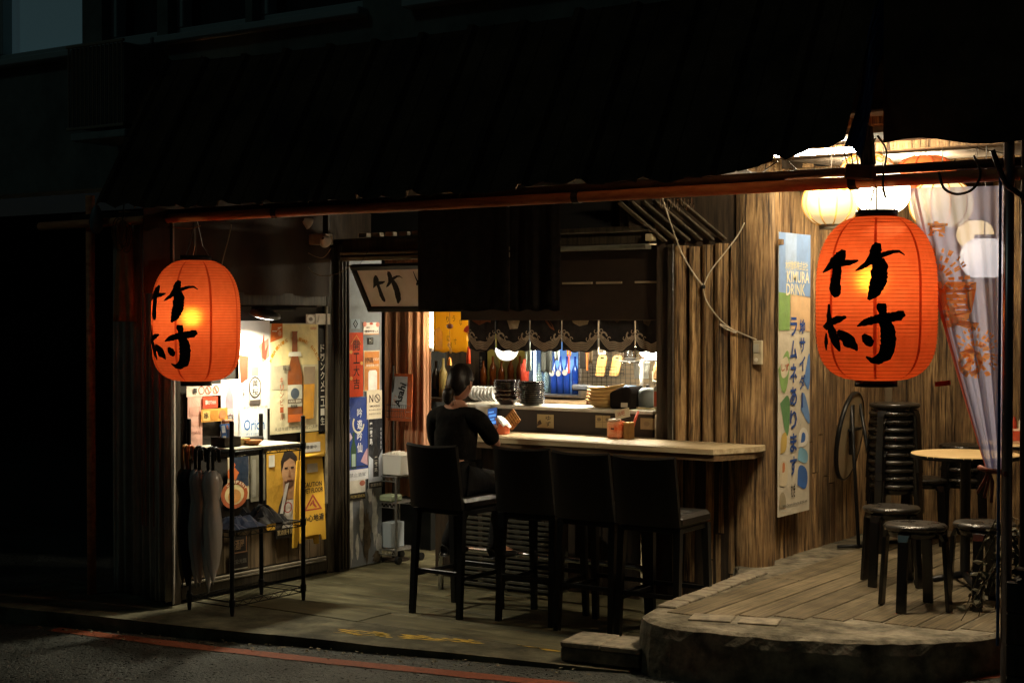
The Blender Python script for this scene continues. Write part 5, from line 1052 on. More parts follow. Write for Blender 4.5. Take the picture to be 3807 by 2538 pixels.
# grid panel, plastic bin, pipe
t = thing('wire_grid', 'black wire grid panel on the kitchen wall at the right', 'grid', onY(2330, 1420, 10.0)); mb = MB(); x0 = onY(2150, 1420, 10.02).x; x1_ = onY(2490, 1420, 10.02).x; z0_ = onY(2330, 1455, 10.02).z; z1_ = onY(2330, 1290, 10.02).z
for k in range(11): z = z0_ + (z1_ - z0_) * k / 10; mb.tube([(x0, 10.02, z), (x1_, 10.02, z)], .002, 5)
for k in range(20): x = x0 + (x1_ - x0) * k / 19; mb.tube([(x, 10.02, z0_), (x, 10.02, z1_)], .002, 5)
mb.build('wires', MT['black'], t)
p = onY(2385, 1378, 9.85); t = thing('plastic_bin', 'clear plastic bin hung beside the white pipe', 'bin', p)
MB().lathe([(.001, -.055), (.052, -.055), (.062, .055), (.066, .057), (.066, .062), (.060, .062)], p, 20).build('body', M('clear plastic', (.65, .70, .68), rough=.25, alpha=.55), t, True); MB().tube([p + V(.06 * cos(a), .06 * sin(a), .062) for a in [2 * pi * k / 16 for k in range(16)]], .004, 6, closed=True).build('rim', MT['white'], t)
t = thing('white_pipe', 'white plastic pipe bent over the sink at the right', 'pipe', onY(2386, 1450, 9.6)); MB().tube([onY(2384, 1470, 9.6), onY(2385, 1400, 9.6), onY(2388, 1348, 9.6), onY(2392, 1340, 9.6), onY(2402, 1337, 9.6), onY(2425, 1336, 9.6)], .0125, 10).build('pipe', EM('glowing pipe', (.8, .8, .76), .02), t, True); MB().tube([onY(2384, 1362, 9.6), onY(2388, 1338, 9.6)], .017, 10).build('elbow', MT['white'], t)  # faint glow put into the pipe material, the pipe is no lamp
for k, (px, py, w_, h_, hx, lb) in enumerate(((2340, 1440, .11, .03, '5a7a98', 'blue folded cloth on the bench behind the cooker'), (2165, 1440, .15, .045, '3c4048', 'dark crumpled bag on the bench beside the cooler'), (2446, 1385, .05, .11, 'b08a5a', 'tan box on the kitchen shelf by the hatch post'))):
    q = onY(px, py, 9.7); o = MB().box(q, (w_, .08, h_), Matrix.Rotation(.15, 3, 'Z'), .012).build(['folded_cloth', 'bag', 'box'][k], H(hx)); tag(o, lb, ['cloth', 'bag', 'box'][k])
for k, (px, r, h, hx) in enumerate(((1622, .036, .28, '17120d'), (1648, .034, .30, '8a7a4a'))):
    q = onY(px, 1500, 9.45); me = bottle_me('sake_bottle', r, h, M('sake ' + hx, hexc(hx), rough=.15)); o = bpy.data.objects.new('sake_bottle', me); COL.objects.link(o); o.location = (q.x, 9.45, LZ + .001); tag(o, ['tall black sake bottle left of the customer head', 'tall tan sake bottle left of the customer head'][k], 'bottle', 'sake bottles on the side shelf')
o = MB().box((onY(1630, 1500, 9.45).x, 9.45, LZ - .015), (.24, .22, .03), None, .004).build('side_shelf', MT['dark']); tag(o, 'dark side shelf carrying the two sake bottles', 'shelf')
# ---------------------------------------------------------------- orange curtain, card stand, magazine bin, trolley
CURTN = M('orange corduroy', hexc('b07a58'), hexc('cf9c7c'), .85, scale=40, stretch=(6, 6, .2), bump=.002)
p = onY(1432, 1500, 9.15); q = onY(1604, 1500, 9.15); zb3 = onY(1500, 1842, 9.15).z
oc = thing('orange_curtain', 'long orange brown curtain hanging behind the entrance', 'curtain', V((p.x + q.x) / 2, 9.15, zb3))
for i, (fa, fb) in enumerate(((0, .56), (.57, 1.0))):
    cloth('curtain_panel', '', Fr((p.x + (q.x - p.x) * fa, 9.15 - .02 * i, zb3), XA, ZA), (q.x - p.x) * (fb - fa), 2.35 - zb3, CURTN, 2.6, .028, nx=44, nz=8, ph=1.1 * i, parent=oc)
MB().tube([(p.x - .1, 9.15, 2.36), (q.x + .1, 9.15, 2.36)], .012, 8).build('rod', MT['dark'], oc)
VR = 8.95
b0 = onY(1442, 1562, VR); t0 = onY(1428, 1385, VR)
cs = thing('card_stand', 'orange card stand with a wire basket and a silver beer card', 'stand', (b0.x + .1, VR, 0)); fr = Fr(b0, XA, V(-.10, .18, 1)); W_ = onY(1528, 1562, VR).x - b0.x; H_ = t0.z - b0.z
R3 = Matrix((fr.x, fr.y, fr.n)).transposed()
MB().box(fr.p(W_ / 2, H_ / 2, -.006), (W_, H_, .010), R3, .002).build('back_board', H('b0562a'), cs)
c3 = MB().box(fr.p(W_ * .47, H_ * .60, .004), (W_ * .66, H_ * .68, .003), R3).build('beer_card', H('b4b8bc'), cs)
lt = MB(); put_text(lt, fr, 'Asahi', W_ * .52, H_ * .55, H_ * .52, W_ * .30, .0085, .03, rot=radians(72)); lt.build('lettering', H('1c1c1e'), c3)
lt = MB(); put_text(lt, fr, 'DRY', W_ * .30, H_ * .44, H_ * .22, W_ * .14, .0085, 0, rot=radians(72)); lt.build('lettering', H('b07a5a'), c3)
mb = MB()
for k in range(11): x = W_ * (.12 + .80 * k / 10); mb.tube([fr.p(x, H_ * .06, .05), fr.p(x, H_ * .32, .05)], .0018, 5)
for z in (.06, .19, .32): mb.tube([fr.p(0, H_ * z, 0), fr.p(W_ * .1, H_ * z, .05), fr.p(W_ * .94, H_ * z, .05), fr.p(W_, H_ * z, 0)], .002, 5)
mb.build('basket', MT['black'], cs)
MB().tube([(b0.x + .02, VR + .04, 0), (b0.x + .02, VR + .04, b0.z + H_ * 1.15)], .009, 8).build('pole', MT['dark'], cs); MB().lathe([(.001, .012), (.12, .008), (.12, 0)], (b0.x + .02, VR + .04, 0), 18).build('foot', MT['dark'], cs)
VM = 8.88
a = onY(1428, 1730, VM); b = onY(1506, 1730, VM); zt3 = onY(1467, 1690, VM).z; zb3 = onY(1467, 1762, VM).z; Wm = b.x - a.x
trl = thing('trolley', 'dark wire trolley on casters inside the entrance', 'trolley', (a.x + .06, VM + .1, 0))
ZT = zb3 - .012
for x in (a.x - .02, a.x + .17):
    for y in (VM - .07, VM + .20): MB().tube([(x, y, .07), (x, y, ZT)], .010, 8).build('post', MT['metal'], trl); MB().lathe([(.001, -.014), (.028, -.014), (.03, 0), (.028, .014), (.001, .014)], (x + .02, y, .031), 14, Matrix.Rotation(pi / 2, 3, 'Y')).build('caster', MT['black'], trl)
for z in (.10, .45, ZT):
    mb = MB()
    for k in range(8): x = a.x - .02 + .19 * k / 7; mb.tube([(x, VM - .07, z), (x, VM + .20, z)], .003, 5)
    for y in (VM - .07, VM + .20): mb.tube([(a.x - .02, y, z), (a.x + .17, y, z)], .005, 6); mb.tube([(a.x - .02, y, z - .035), (a.x + .17, y, z - .035)], .004, 6); mb.tube([(a.x - .02 + .19 * k / 10, y, z - (.035 if k % 2 else 0)) for k in range(11)], .0025, 5)
    mb.build('wire_tray', MT['metal'], trl)
mg = thing('magazine_bin', 'white plastic bin on the trolley filled with paper menus', 'bin', ((a.x + b.x) / 2, VM, zb3))
w0, w1 = Wm * .46, Wm * .54; cxm = (a.x + b.x) / 2; z0_, z1_ = zb3, zt3; D0, D1 = .07, .085
ring0 = [V(cxm + i * w0 * .95, VM + .03 + j * D0, z0_) for i, j in ((-1, -1), (1, -1), (1, 1), (-1, 1))]; ring1 = [V(cxm + i * w1 * 1.0, VM + .03 + j * D1, z1_) for i, j in ((-1, -1), (1, -1), (1, 1), (-1, 1))]
mb = MB(); mb.add(ring0 + ring1, [(3, 2, 1, 0)] + [(i, (i + 1) % 4, 4 + (i + 1) % 4, 4 + i) for i in range(4)]); o = mb.build('bin', MT['white'], mg); o.modifiers.new('s', 'SOLIDIFY').thickness = .004
for i in range(4): MB().bar(ring1[i], ring1[(i + 1) % 4], .010, .008, .002).build('rim', MT['white'], mg)
for k in range(7):
    o = MB().box((cxm - .055 + .019 * k + rr(-.003, .003), VM + .02, z0_ + .085 + rr(-.004, .012)), (.007, .10, .155), Matrix.Rotation(rr(-.08, .08), 3, 'Y')).build('paper_menu', MT['paper']); tag(o, ['leftmost', 'second', 'third', 'middle', 'fifth', 'sixth', 'rightmost'][k] + ' paper menu standing in the white plastic bin', 'menu', 'paper menus in the bin')
o = MB().box((a.x + .06, VM - .0, .48), (.13, .14, .05), None, .01).build('folded_towel', H('8a9478')); tag(o, 'pale folded towels on the middle trolley tray', 'towels')
o = MB().box((a.x + .04, VM + .05, .20), (.10, .16, .19), None, .006).build('tin_box', M('tin box', (.26, .29, .31), rough=.5)); tag(o, 'grey metal box on the lowest trolley tray', 'box')
# ---------------------------------------------------------------- more kitchen clutter
r_ = random.Random(31)
AMB = M('amber glass', hexc('5a2c10'), rough=.12)
bs = onY(1884, 1432, 10.85); o = MB().box((bs.x, 10.86, bs.z - .012), (.62, .16, .022), None, .003).build('wall_shelf', MT['dark']); tag(o, 'dark wall shelf carrying amber bottles behind the pendant lamp', 'shelf')
am = bottle_me('amber_bottle', .030, .25, AMB)
for k in range(6):
    o = bpy.data.objects.new('amber_bottle', am); COL.objects.link(o); o.location = (bs.x - .24 + .095 * k, 10.85 + r_.uniform(-.01, .01), bs.z); o.scale = (1, 1, r_.uniform(.8, 1.1)); tag(o, ['leftmost', 'second', 'third', 'fourth', 'fifth', 'rightmost'][k] + ' amber bottle on the dark wall shelf', 'bottle', 'amber bottles on the wall shelf')
# ladles on the grid
for k in range(5):
    q = onY(2306 + 13 * k, 1292, 9.98); t = thing('ladle', ['first', 'second', 'third', 'fourth', 'fifth'][k] + ' steel ladle hanging from the wire grid', 'ladle', q, 'ladles on the wire grid')
    MB().tube([q, q - V(0, 0, .09 + .01 * (k % 2))], .003, 6).build('handle', MT['chrome'], t); MB().lathe([(.001, -.012), (.012, -.009), (.018, 0), (.016, 0), (.001, -.008)], q - V(0, .008, .10 + .01 * (k % 2)), 12).build('cup', MT['chrome'], t, True)
# stacked steel bowls
q = onY(2345, 1340, 9.75); sbm = dish_me('steel_bowl', .055, .03, MT['chrome'])
for k in range(6):
    o = bpy.data.objects.new('steel_bowl', sbm); COL.objects.link(o); o.location = (q.x, 9.75, q.z + .014 * k); tag(o, 'steel bowl, %s in the stack on the hanging shelf' % ORD(k, 6), 'bowl', 'stack of steel bowls')
o = MB().box((q.x, 9.75, q.z - .006), (.16, .14, .010), None, .002).build('hanging_shelf', MT['metal']); tag(o, 'small metal shelf under the stacked steel bowls', 'shelf')
# seasoning bottles on the bench
for k, (px, hx, h) in enumerate(((2190, 'b84a2a', .11), (2212, 'd8d0bc', .09), (2234, '3a2818', .12), (2256, 'c89a3c', .10), (2278, '6a8a5a', .09), (2300, 'e0dcd0', .12))):
    q = onY(px, 1450, 9.8); o = MB().lathe([(.001, 0), (.021, 0), (.021, h * .62), (.010, h * .78), (.010, h), (.001, h)], (q.x, 9.8, zb - .039), 14).build('seasoning_bottle', H(hx, .3), None, True); tag(o, ['red', 'cream', 'dark brown', 'yellow', 'green', 'white'][k] + ' seasoning bottle on the work bench', 'bottle', 'seasoning bottles on the bench')
# packets by the hatch post
for k, (px, py, hx, nm) in enumerate(((2450, 1365, 'd8c08a', 'tan'), (2470, 1360, '8aa85a', 'green'), (2440, 1400, 'e0d8c4', 'white'), (2468, 1405, 'c88a4a', 'orange'))):
    q = onY(px, py, 9.9 + .02 * k); o = MB().box(q, (.06, .03, .085), Matrix.Rotation(r_.uniform(-.15, .15), 3, 'Y'), .006).build('packet', H(hx, .4)); tag(o, nm + ' food packet stacked by the hatch post', 'packet', 'packets by the hatch post')
# chopsticks and paper on the ledge
q = onY(2412, 1512, VL - .08)
for k in range(8):
    a = r_.uniform(-.35, .25); c = V(q.x + .012 * (k % 4) - .02, VL - .09 + .006 * (k // 4), LZ + .006 + .007 * (k // 4)); d = V(cos(a), sin(a), 0); o = MB().tube([c - d * .085, c + d * .085], [.0035, .0028], 6).build('chopstick', H('d8c89a')); tag(o, 'pale chopstick in the loose bundle on the ledge beside the carton', 'chopstick', 'loose chopsticks on the ledge')
# hanging cloth strips and bags under the flags
for k, (px, y0, y1, hx, wv) in enumerate(((1965, 1300, 1380, '9aa8a0', .05), (2070, 1300, 1340, 'b8c8cc', .04), (2195, 1296, 1350, '5a4a34', .035))):
    q = onY(px, y1, 9.4); zt_ = onY(px, y0 - 30, 9.4).z; o, _ = cloth('hanging_cloth', ['pale green cloth', 'pale blue cloth', 'brown cloth'][k] + ' hanging behind the wave printed flags', Fr((q.x - wv / 2, 9.4, q.z), XA, ZA), wv, zt_ - q.z, H(hx), 1.5, .006, 'cloth', 10, 6)
# ---------------------------------------------------------------- tall banner on the terrace wall
bn = poster('tall_banner', 'tall blue and white drink banner on the timber side wall', (2893, 3010, 868, 1908), [], 'cfc4ae', u=UW + .035, off=.01, cat='banner')
def banner_items():
    a = onX(2893, 1390, UW + .045); b = onX(3010, 1390, UW + .045); zt = onX(2950, 868, UW + .045).z; zb = onX(2950, 1908, UW + .045).z
    fr = Fr((a.x, a.y, zb), YA, ZA); W = b.y - a.y; Hh = zt - zb
    def wv(x, y): return .006 * sin(x / W * 9) + .004 * sin(y * 6)
    def P(hx, pts, n):
        if max(q[1] for q in pts) < .63: pts = chaikin(list(pts) + [pts[0]], 2)[:-1]
        MB().poly([fr.p(x * W, y * Hh, n) for x, y in pts]).build('printed_shape', H(hx), bn)
    P('7f9cc8', [(0, .79), (1, .775), (1, 1), (0, 1)], .003); P('9cb2d4', [(.2, .86), (.55, .855), (.55, 1), (.2, 1)], .0035); P('7fa05c', [(0, .655), (.34, .655), (.36, .785), (0, .79)], .003); P('d8b48a', [(.37, .66), (1, .65), (1, .772), (.37, .783)], .003)
    P('5f86c0', [(.80, .47), (1, .42), (1, .61)], .003); P('6f93c6', [(.70, .37), (1, .30), (1, .35), (.78, .45)], .003); P('3f68ac', [(.60, .10), (.90, .07), (.95, .15), (.62, .18)], .003); P('7fb0c8', [(.60, .19), (.92, .165), (.95, .215), (.65, .24)], .003); P('86a860', [(0, .52), (.28, .60), (.36, .54), (.24, .43), (.08, .44)], .003); P('5f8a58', [(.05, .40), (.36, .44), (.34, .30), (.24, .27)], .0032); P('d8ccb0', [(.05, .55), (.30, .57), (.32, .50), (.08, .48)], .0036); P('c8a858', [(.06, .22), (.26, .23), (.26, .30), (.08, .29)], .0036); P('d0c0a0', [(.04, .11), (.28, .10), (.30, .19), (.04, .20)], .0036); P('c87a4a', [(.12, .155), (.2, .155), (.2, .19), (.12, .19)], .004); P('a89a7c', [(.04, .03), (.26, .03), (.2, .085), (.04, .085)], .0036)
    P('e8e2d4', [(.62, .235), (.92, .235), (.95, .285), (.78, .31), (.62, .285)], .0034); P('3f68ac', [(.70, .25), (.84, .25), (.86, .28), (.74, .29)], .0038)
    for txt, cx2, cy2, ww, hh, hx in (('木村飲料株式会社', .55, .885, .72, .035, 'd9cfa8'), ('KIMURA', .60, .845, .72, .042, 'e6dcb8'), ('DRINK', .52, .80, .60, .042, 'e6dcb8'), ('しず', .20, .525, .24, .028, 'b5583a'), ('http://www.kimura-drink.net', .52, .035, .78, .014, '5a564e'), ('むぎ', .46, .085, .14, .05, '2c2a26')):
        m = MB(); put_text(m, fr, txt, cx2 * W, cy2 * Hh, ww * W, hh * Hh, .005, .015); m.build('lettering', H(hx), bn)
    for body, cx2, y0, y1, ww in (('地サイダー', .74, .70, .37, .19), ('ラムネあります', .46, .71, .13, .22)):
        st_ = (y0 - y1) / len(body)
        for i, c in enumerate(body):
            m = MB(); put_text(m, fr, '｜' if c == 'ー' else c, cx2 * W, (y0 - st_ * (i + .5)) * Hh, (ww if c != 'ー' else .05) * W, st_ * Hh * .82, .005, .025); m.build('lettering', H('2c4a8c'), bn)
    MB().box(fr.p(.02 * W, .965 * Hh, .012), (.02, .05, .035), None, .003).build('wooden_peg', MT['log'], bn)
banner_items()
# door bell box on the corner post
p = onY(2812, 1310, VF - .055); sb = thing('switch_box', 'small white switch box with round button on the corner post', 'switch', p)
MB().box(p + V(.012, 0, 0), (.055, .03, .15), None, .004).build('box', M('yellowed plastic', hexc('b8ac90'), hexc('a09478'), .5, scale=9), sb); MB().box(p + V(.006, -.018, .025), (.036, .006, .055), None, .002).build('panel', M('grey pane', hexc('a8a494')), sb); MB().lathe([(.001, .006), (.011, .005), (.012, 0)], p + V(.006, -.016, -.045), 14, Matrix.Rotation(pi / 2, 3, 'X')).build('button', H('e0d8c4'), sb)
# ---------------------------------------------------------------- small paper lanterns over the terrace
def globe(label, px, py, v, r, squash, st, col, petals=True, rim=True, ribs=None, light=0):
    p = onY(px, py, v); t = thing('paper_lantern', label, 'lantern', p, 'small paper lanterns over the terrace')
    prof = [(max(.001, r * sin(pi * k / 20) ** .8), r * squash * cos(pi * k / 20)) for k in range(2, 19)]
    mb = MB(); mb.lathe(prof, p, 30); sm = EM('lantern %s %g' % (str(col), st), col, st); sm.node_tree.nodes['Principled BSDF'].inputs['Base Color'].default_value = (*[c * .3 for c in col], 1); mb.build('shade', sm, t, True)
    if ribs:
        for k in range(10):
            a = 2 * pi * k / 10 + .3; MB().tube([p + V(1.012 * max(.001, r * sin(pi * j / 20) ** .8) * cos(a), 1.012 * max(.001, r * sin(pi * j / 20) ** .8) * sin(a), 1.012 * r * squash * cos(pi * j / 20)) for j in range(2, 19)], .004, 5).build('rib', EM('rib ' + ribs, hexc(ribs), .35), t)
    if petals:
        for k in range(10):
            a0 = 2 * pi * k / 10 + .3; vs = []
            for i in range(9):
                th = .62 + .55 * i / 8; wd = .24 * sin(pi * i / 8) ** .6
                for s in (-1, 1): a = a0 + .314 + s * wd; rr_ = 1.008 * r * sin(th) ** .8; vs.append(p + V(rr_ * cos(a), rr_ * sin(a), 1.008 * r * squash * cos(th)))
            mb = MB(); mb.add(vs, [(2 * i, 2 * i + 1, 2 * i + 3, 2 * i + 2) for i in range(8)]); mb.build('petal_print', EM('petal', hexc('d8902c'), .6), t)
    if rim:
        zb_ = -r * squash * cos(pi * 2 / 20); rb = r * sin(pi * 2 / 20) ** .8
        MB().lathe([(rb * .85, zb_ - .025), (rb * 1.05, zb_ - .025), (rb * 1.08, zb_ + .006), (rb * .9, zb_ + .006)], p, 20).build('rim', M('lantern rim', (.20, .17, .12), rough=.4), t, True); MB().lathe([(rb * 1.05, -zb_ + .02), (rb * 1.08, -zb_ - .006)], p, 20).build('rim', M('lantern rim', (.2, .17, .12)), t, True)
    MB().tube([p + V(0, 0, r * squash), p + V(.01, 0, 2.8 - p.z)], .003, 5).build('cord', MT['wire'], t); return t
globe('cream paper lantern with orange petals and ribs left of the big lantern', 3088, 752, 7.9, .150, .86, .75, (1, .72, .34), True, True, 'c88a30')
globe('blazing white paper lantern just above the big red lantern', 3280, 716, 7.95, .150, .8, 7, (1, .86, .62), False, False)
globe('orange red paper lantern showing above the rusty pipe', 3440, 655, 8.3, .165, .7, .45, (1, .22, .04), False, False, 'b83a14')
globe('warm cream lantern behind the lavender curtain top', 3500, 760, 8.1, .165, .8, 1.2, (1, .78, .38), False, True, 'c88a30')
globe('small warm lantern glowing through the middle of the lavender curtain', 3625, 872, 8.4, .10, .8, 2.4, (1, .72, .32), False, True)
globe('white lantern glowing through the right of the lavender curtain', 3660, 960, 8.2, .13, .85, 1.8, (1, .92, .80), False, True)
globe('pale lantern close to the ceiling above the big red lantern', 3225, 640, 8.3, .15, .7, .8, (1, .8, .5), True, False, 'c87a28')
tube_lamp('tube_lamp', 'added stand-in tube lamp under the terrace ceiling behind the awning edge', (-3.45, 7.48, 2.68), (-2.95, 7.48, 2.68), .014, 980, (1, .84, .58))  # added out of sight to carry the terrace light instead of the white lantern
tube_lamp('tube_lamp', 'added stand-in tube lamp deeper under the terrace ceiling above the stool stack', (-3.75, 9.35, 2.735), (-3.2, 9.35, 2.735), .012, 640, (1, .82, .55))  # added to brighten the rear of the terrace, no fixture seen there
# ---------------------------------------------------------------- big red lanterns with writing
LR, LH = .27, .745
def lprof(t):
    e, q = (3.1, .60) if t > 0 else (4.8, .52); return .085 + (LR - .085) * max(0, 1 - abs(t) ** e) ** q
def lantern_paper():
    m = bpy.data.materials.new('red lantern paper'); m.use_nodes = True; n = m.node_tree.nodes; l = m.node_tree.links; out = n['Material Output']; n.remove(n['Principled BSDF'])
    d = n.new('ShaderNodeBsdfDiffuse'); t = n.new('ShaderNodeBsdfTranslucent'); r = n.new('ShaderNodeBsdfRefraction')
    tc = n.new('ShaderNodeTexCoord'); nz = n.new('ShaderNodeTexNoise'); nz.inputs['Scale'].default_value = 26; nz.inputs['Detail'].default_value = 5; l.new(tc.outputs['Object'], nz.inputs['Vector'])
    rp = n.new('ShaderNodeValToRGB'); rp.color_ramp.elements[0].color = (.66, .155, .056, 1); rp.color_ramp.elements[1].color = (.75, .20, .078, 1); rp.color_ramp.elements[0].position = .3; rp.color_ramp.elements[1].position = .7; l.new(nz.outputs['Fac'], rp.inputs[0])
    l.new(rp.outputs[0], t.inputs[0]); l.new(rp.outputs[0], d.inputs[0])
    r.inputs['Color'].default_value = (1, .42, .05, 1); r.inputs['Roughness'].default_value = .6; r.inputs['IOR'].default_value = 1.45
    a = n.new('ShaderNodeMixShader'); a.inputs[0].default_value = .7; l.new(d.outputs[0], a.inputs[1]); l.new(t.outputs[0], a.inputs[2])
    b = n.new('ShaderNodeMixShader'); b.inputs[0].default_value = .10; l.new(a.outputs[0], b.inputs[1]); l.new(r.outputs[0], b.inputs[2]); l.new(b.outputs[0], out.inputs[0]); return m
LPM = lantern_paper(); SEAM = SHEER('lantern seam', (.62, .12, .035), .62, .15)
def big_lantern(label, p, bulb):
    t = thing('red_lantern', label, 'lantern', p, 'big red lanterns under the pipe')
    mb = MB(); N = 92; n = 72; prof = []
    for k in range(N + 1): f = -1 + 2 * k / N; prof.append((lprof(f) + (.0022 if k % 2 else -.0012), f * LH / 2))
    mb.lathe(prof, p, n); mb.build('paper_body', LPM, t, True)
    AZ = radians(21); mb = MB()
    for k in range(1, 44): f = -1 + 2 * k / 44; r0 = lprof(f) + .0012; mb.tube([p + V(r0 * cos(2 * pi * j / 60), r0 * sin(2 * pi * j / 60), f * LH / 2) for j in range(60)], .0011, 4, closed=True)
    mb.build('bamboo_ribs', SHEER('lantern rib', (.76, .18, .06), .66, .45), t)['kind'] = 'stuff'
    def surf(phi, z, off=.003): r = lprof(max(-1, min(1, z / (LH / 2)))) + off; return p + V(r * sin(phi), -r * cos(phi), z)
    for k in range(8):
        ph = AZ + radians(44 + 45 * k); mb = MB(); mb.grid(lambda a, b: surf(ph + (a - .5) * .055, (b - .5) * LH * .97, .0035), 1, 40); mb.build('seam', SEAM, t, True)
    def fn(x, y): return surf(AZ + asin(max(-.999, min(.999, (x - 915) / 495))), (690 - y) / 1833 * .97, .0055)
    for i, st in enumerate(STROKES): brush([(x, y, w_ * 1.3) for x, y, w_ in st], fn, i * 3 + 1, .12).build('brush_stroke', INK, t)
    for s in (-1, 1): MB().lathe([(.080, s * (LH / 2 - .004)), (.095, s * (LH / 2 - .006)), (.096, s * (LH / 2 + .028)), (.080, s * (LH / 2 + .028)), (.080, s * (LH / 2 - .004))], p, 28).build('end_ring', MT['black'], t, True)
    MB().lathe([(.001, -LH / 2 - .02), (.08, -LH / 2 - .02)], p, 24).build('base_disc', MT['black'], t)
    bp = p + bulb; MB().lathe([(.001, .05)] + [(.040 * sin(pi * k / 10), .05 * cos(pi * k / 10)) for k in range(1, 10)] + [(.001, -.05)], bp, 16).build('bulb', EM('lantern bulb', (1, .62, .28), 50), t, True)
    MB().tube([bp + V(0, 0, .05), bp + V(0, 0, .09)], .016, 10).build('socket', MT['black'], t)
    MB().tube([bp + V(0, 0, .09), p + V(0, 0, LH / 2 + .02), p + V(0, 0, 2.44 - p.z)], .004, 6).build('cord', MT['wire'], t)
    for a in (.5, 2.6, 4.7): MB().tube([p + V(.088 * cos(a), .088 * sin(a), LH / 2 + .02), p + V(.04 * cos(a), .05 * sin(a), LH / 2 + .09), p + V(.01 * cos(a), 0, 2.43 - p.z)], .0025, 5).build('hanging_wire', MT['metal'], t)
    return t
big_lantern('big orange red lantern at the left above the wire shelf', onY(729, 1192, 6.70), V(.02, -.05, .02))
big_lantern('big orange red lantern at the right above the terrace stools', onY(3258, 1110, 6.70), V(.0, -.06, .08))
# ---------------------------------------------------------------- black stools
SB = M('black stool plastic', (.006, .0052, .0045), rough=.2, spec=.45); SEATM = M('worn stool seat', (.012, .010, .008), (.03, .026, .021), .3, scale=12, rvar=.08, spec=.5)
def stool(label):
    t = thing('stool', label, 'stool', (0, 0, 0), 'round black stools on the terrace'); R = .165
    MB().lathe([(.001, .452), (R * .8, .453), (R * .95, .450), (R, .442), (R, .432), (R * .96, .424), (R * .9, .418), (R * .88, .436), (.001, .436)], n=30).build('seat', SEATM, t, True)
    MB().lathe([(R * .86, .417), (R * .86, .385), (R * .82, .385), (R * .82, .417)], n=26).build('apron_ring', SB, t, True)
    for k in range(4):
        a = pi / 4 + k * pi / 2; c, s = cos(a), sin(a); mb = MB(); path = [(.118, .418), (.148, .408), (.164, .37), (.176, .18), (.188, .0)]; vs = []
        for r, z in path:
            wv = .027 + .008 * (z > .39); dv = .011
            for i, j in ((-1, -1), (1, -1), (1, 1), (-1, 1)): vs.append(V((r + j * dv) * c - i * wv * s, (r + j * dv) * s + i * wv * c, z))
        mb.add(vs, [(4 * q + i, 4 * q + (i + 1) % 4, 4 * q + 4 + (i + 1) % 4, 4 * q + 4 + i) for q in range(len(path) - 1) for i in range(4)] + [(0, 3, 2, 1), tuple(4 * (len(path) - 1) + i for i in range(4))])
        o = mb.build('leg', SB, t); bv = o.modifiers.new('b', 'BEVEL'); bv.width = .006; bv.segments = 2
    return t
DZ = .274
sp = stool('black stool nearest the street, in front of the round table'); FIRST = [sp]
for o in sp.children: o.matrix_parent_inverse = Matrix.Identity(4)
def put_stool(x, y, z, rz, label=None, group=None):
    o = FIRST.pop() if FIRST else copy_tree(sp)
    if label: o['label'] = label
    if group: o['group'] = group
    o.location = (x, y, z); o.rotation_euler = (0, 0, rz); return o
put_stool(-2.845, 7.93, DZ, .75)
put_stool(-3.22, 8.58, DZ, .55, 'black stool left of the nearest one, beside the open deck')
put_stool(-2.56, 8.20, DZ, .9, 'black stool at the right, half hidden by the dry plant')
put_stool(-3.62, 10.25, DZ, .3, 'black stool standing in front of the tall stool stack')
ORDS = ['lowest', 'second from the bottom', 'third from the bottom', 'fourth from the bottom', 'fifth from the bottom', 'sixth from the bottom', 'seventh from the bottom', 'eighth from the bottom', 'third from the top', 'second from the top', 'topmost']
sx_, sy_ = -3.66, 9.80
for i in range(11): put_stool(sx_ + rr(-.004, .004), sy_ + rr(-.004, .004), DZ + .053 * i, .62 + rr(-.03, .03), 'black stool, %s in the tall stool stack' % ORDS[i], 'tall stack of black stools')
for i in range(4): put_stool(-3.40, 10.42, DZ + .075 * i, .3 + rr(-.03, .03), 'black stool, %s in the short stack behind the table' % (ORDS[i] if i < 3 else 'topmost'), 'short stack of black stools')
# ---------------------------------------------------------------- round tables
def table(label, x, y, r=.305, zt=.765):
    t = thing('round_table', label, 'table', (x, y, DZ), 'round tables on the terrace')
    MB().lathe([(.001, DZ + zt), (r * .99, DZ + zt), (r, DZ + zt - .004), (r, DZ + zt - .016), (.001, DZ + zt - .018)], (x, y, 0), 44).build('table_top', M('pale table top', hexc('b89a68'), hexc('cdb080'), .4, scale=3, stretch=(1, 7, 1)), t)
    MB().lathe([(r * 1.003, DZ + zt - .005), (r * 1.004, DZ + zt - .026), (r * .96, DZ + zt - .027), (.06, DZ + zt - .03), (.03, DZ + zt - .05), (.028, DZ + .05)], (x, y, 0), 36).build('pedestal', MT['black'], t, True)
    for k in range(4):
        a = .55 + k * pi / 2; d = V(cos(a), sin(a), 0); MB().tube([V(x, y, DZ + .07), V(x, y, DZ + .05) + d * .12, V(x, y, DZ + .018) + d * .29], [.022, .02, .017], 10).build('foot', MT['black'], t, True)
    return t
table('pale round table behind the nearest black stools', -2.84, 8.74)
table('pale round table at the far right edge with a box on it', -2.74, 9.72)
p = V(-2.78, 9.62, DZ + .765); cb = thing('condiment_box', 'red and white condiment box on the far right table', 'box', p); MB().box(p + V(.0, 0, .045), (.13, .10, .09), None, .006).build('box', H('c8a890'), cb); MB().box(p + V(.0, -.053, .05), (.10, .004, .06)).build('printed_shape', H('b8482c'), cb)
for i in range(3): MB().lathe([(.014, 0), (.014, .05), (.007, .06), (.007, .075)], p + V(-.04 + .04 * i, 0, .09), 10).build('bottle', [H('b03a22'), H('d8d0c0'), H('6a3a1c')][i], cb, True)
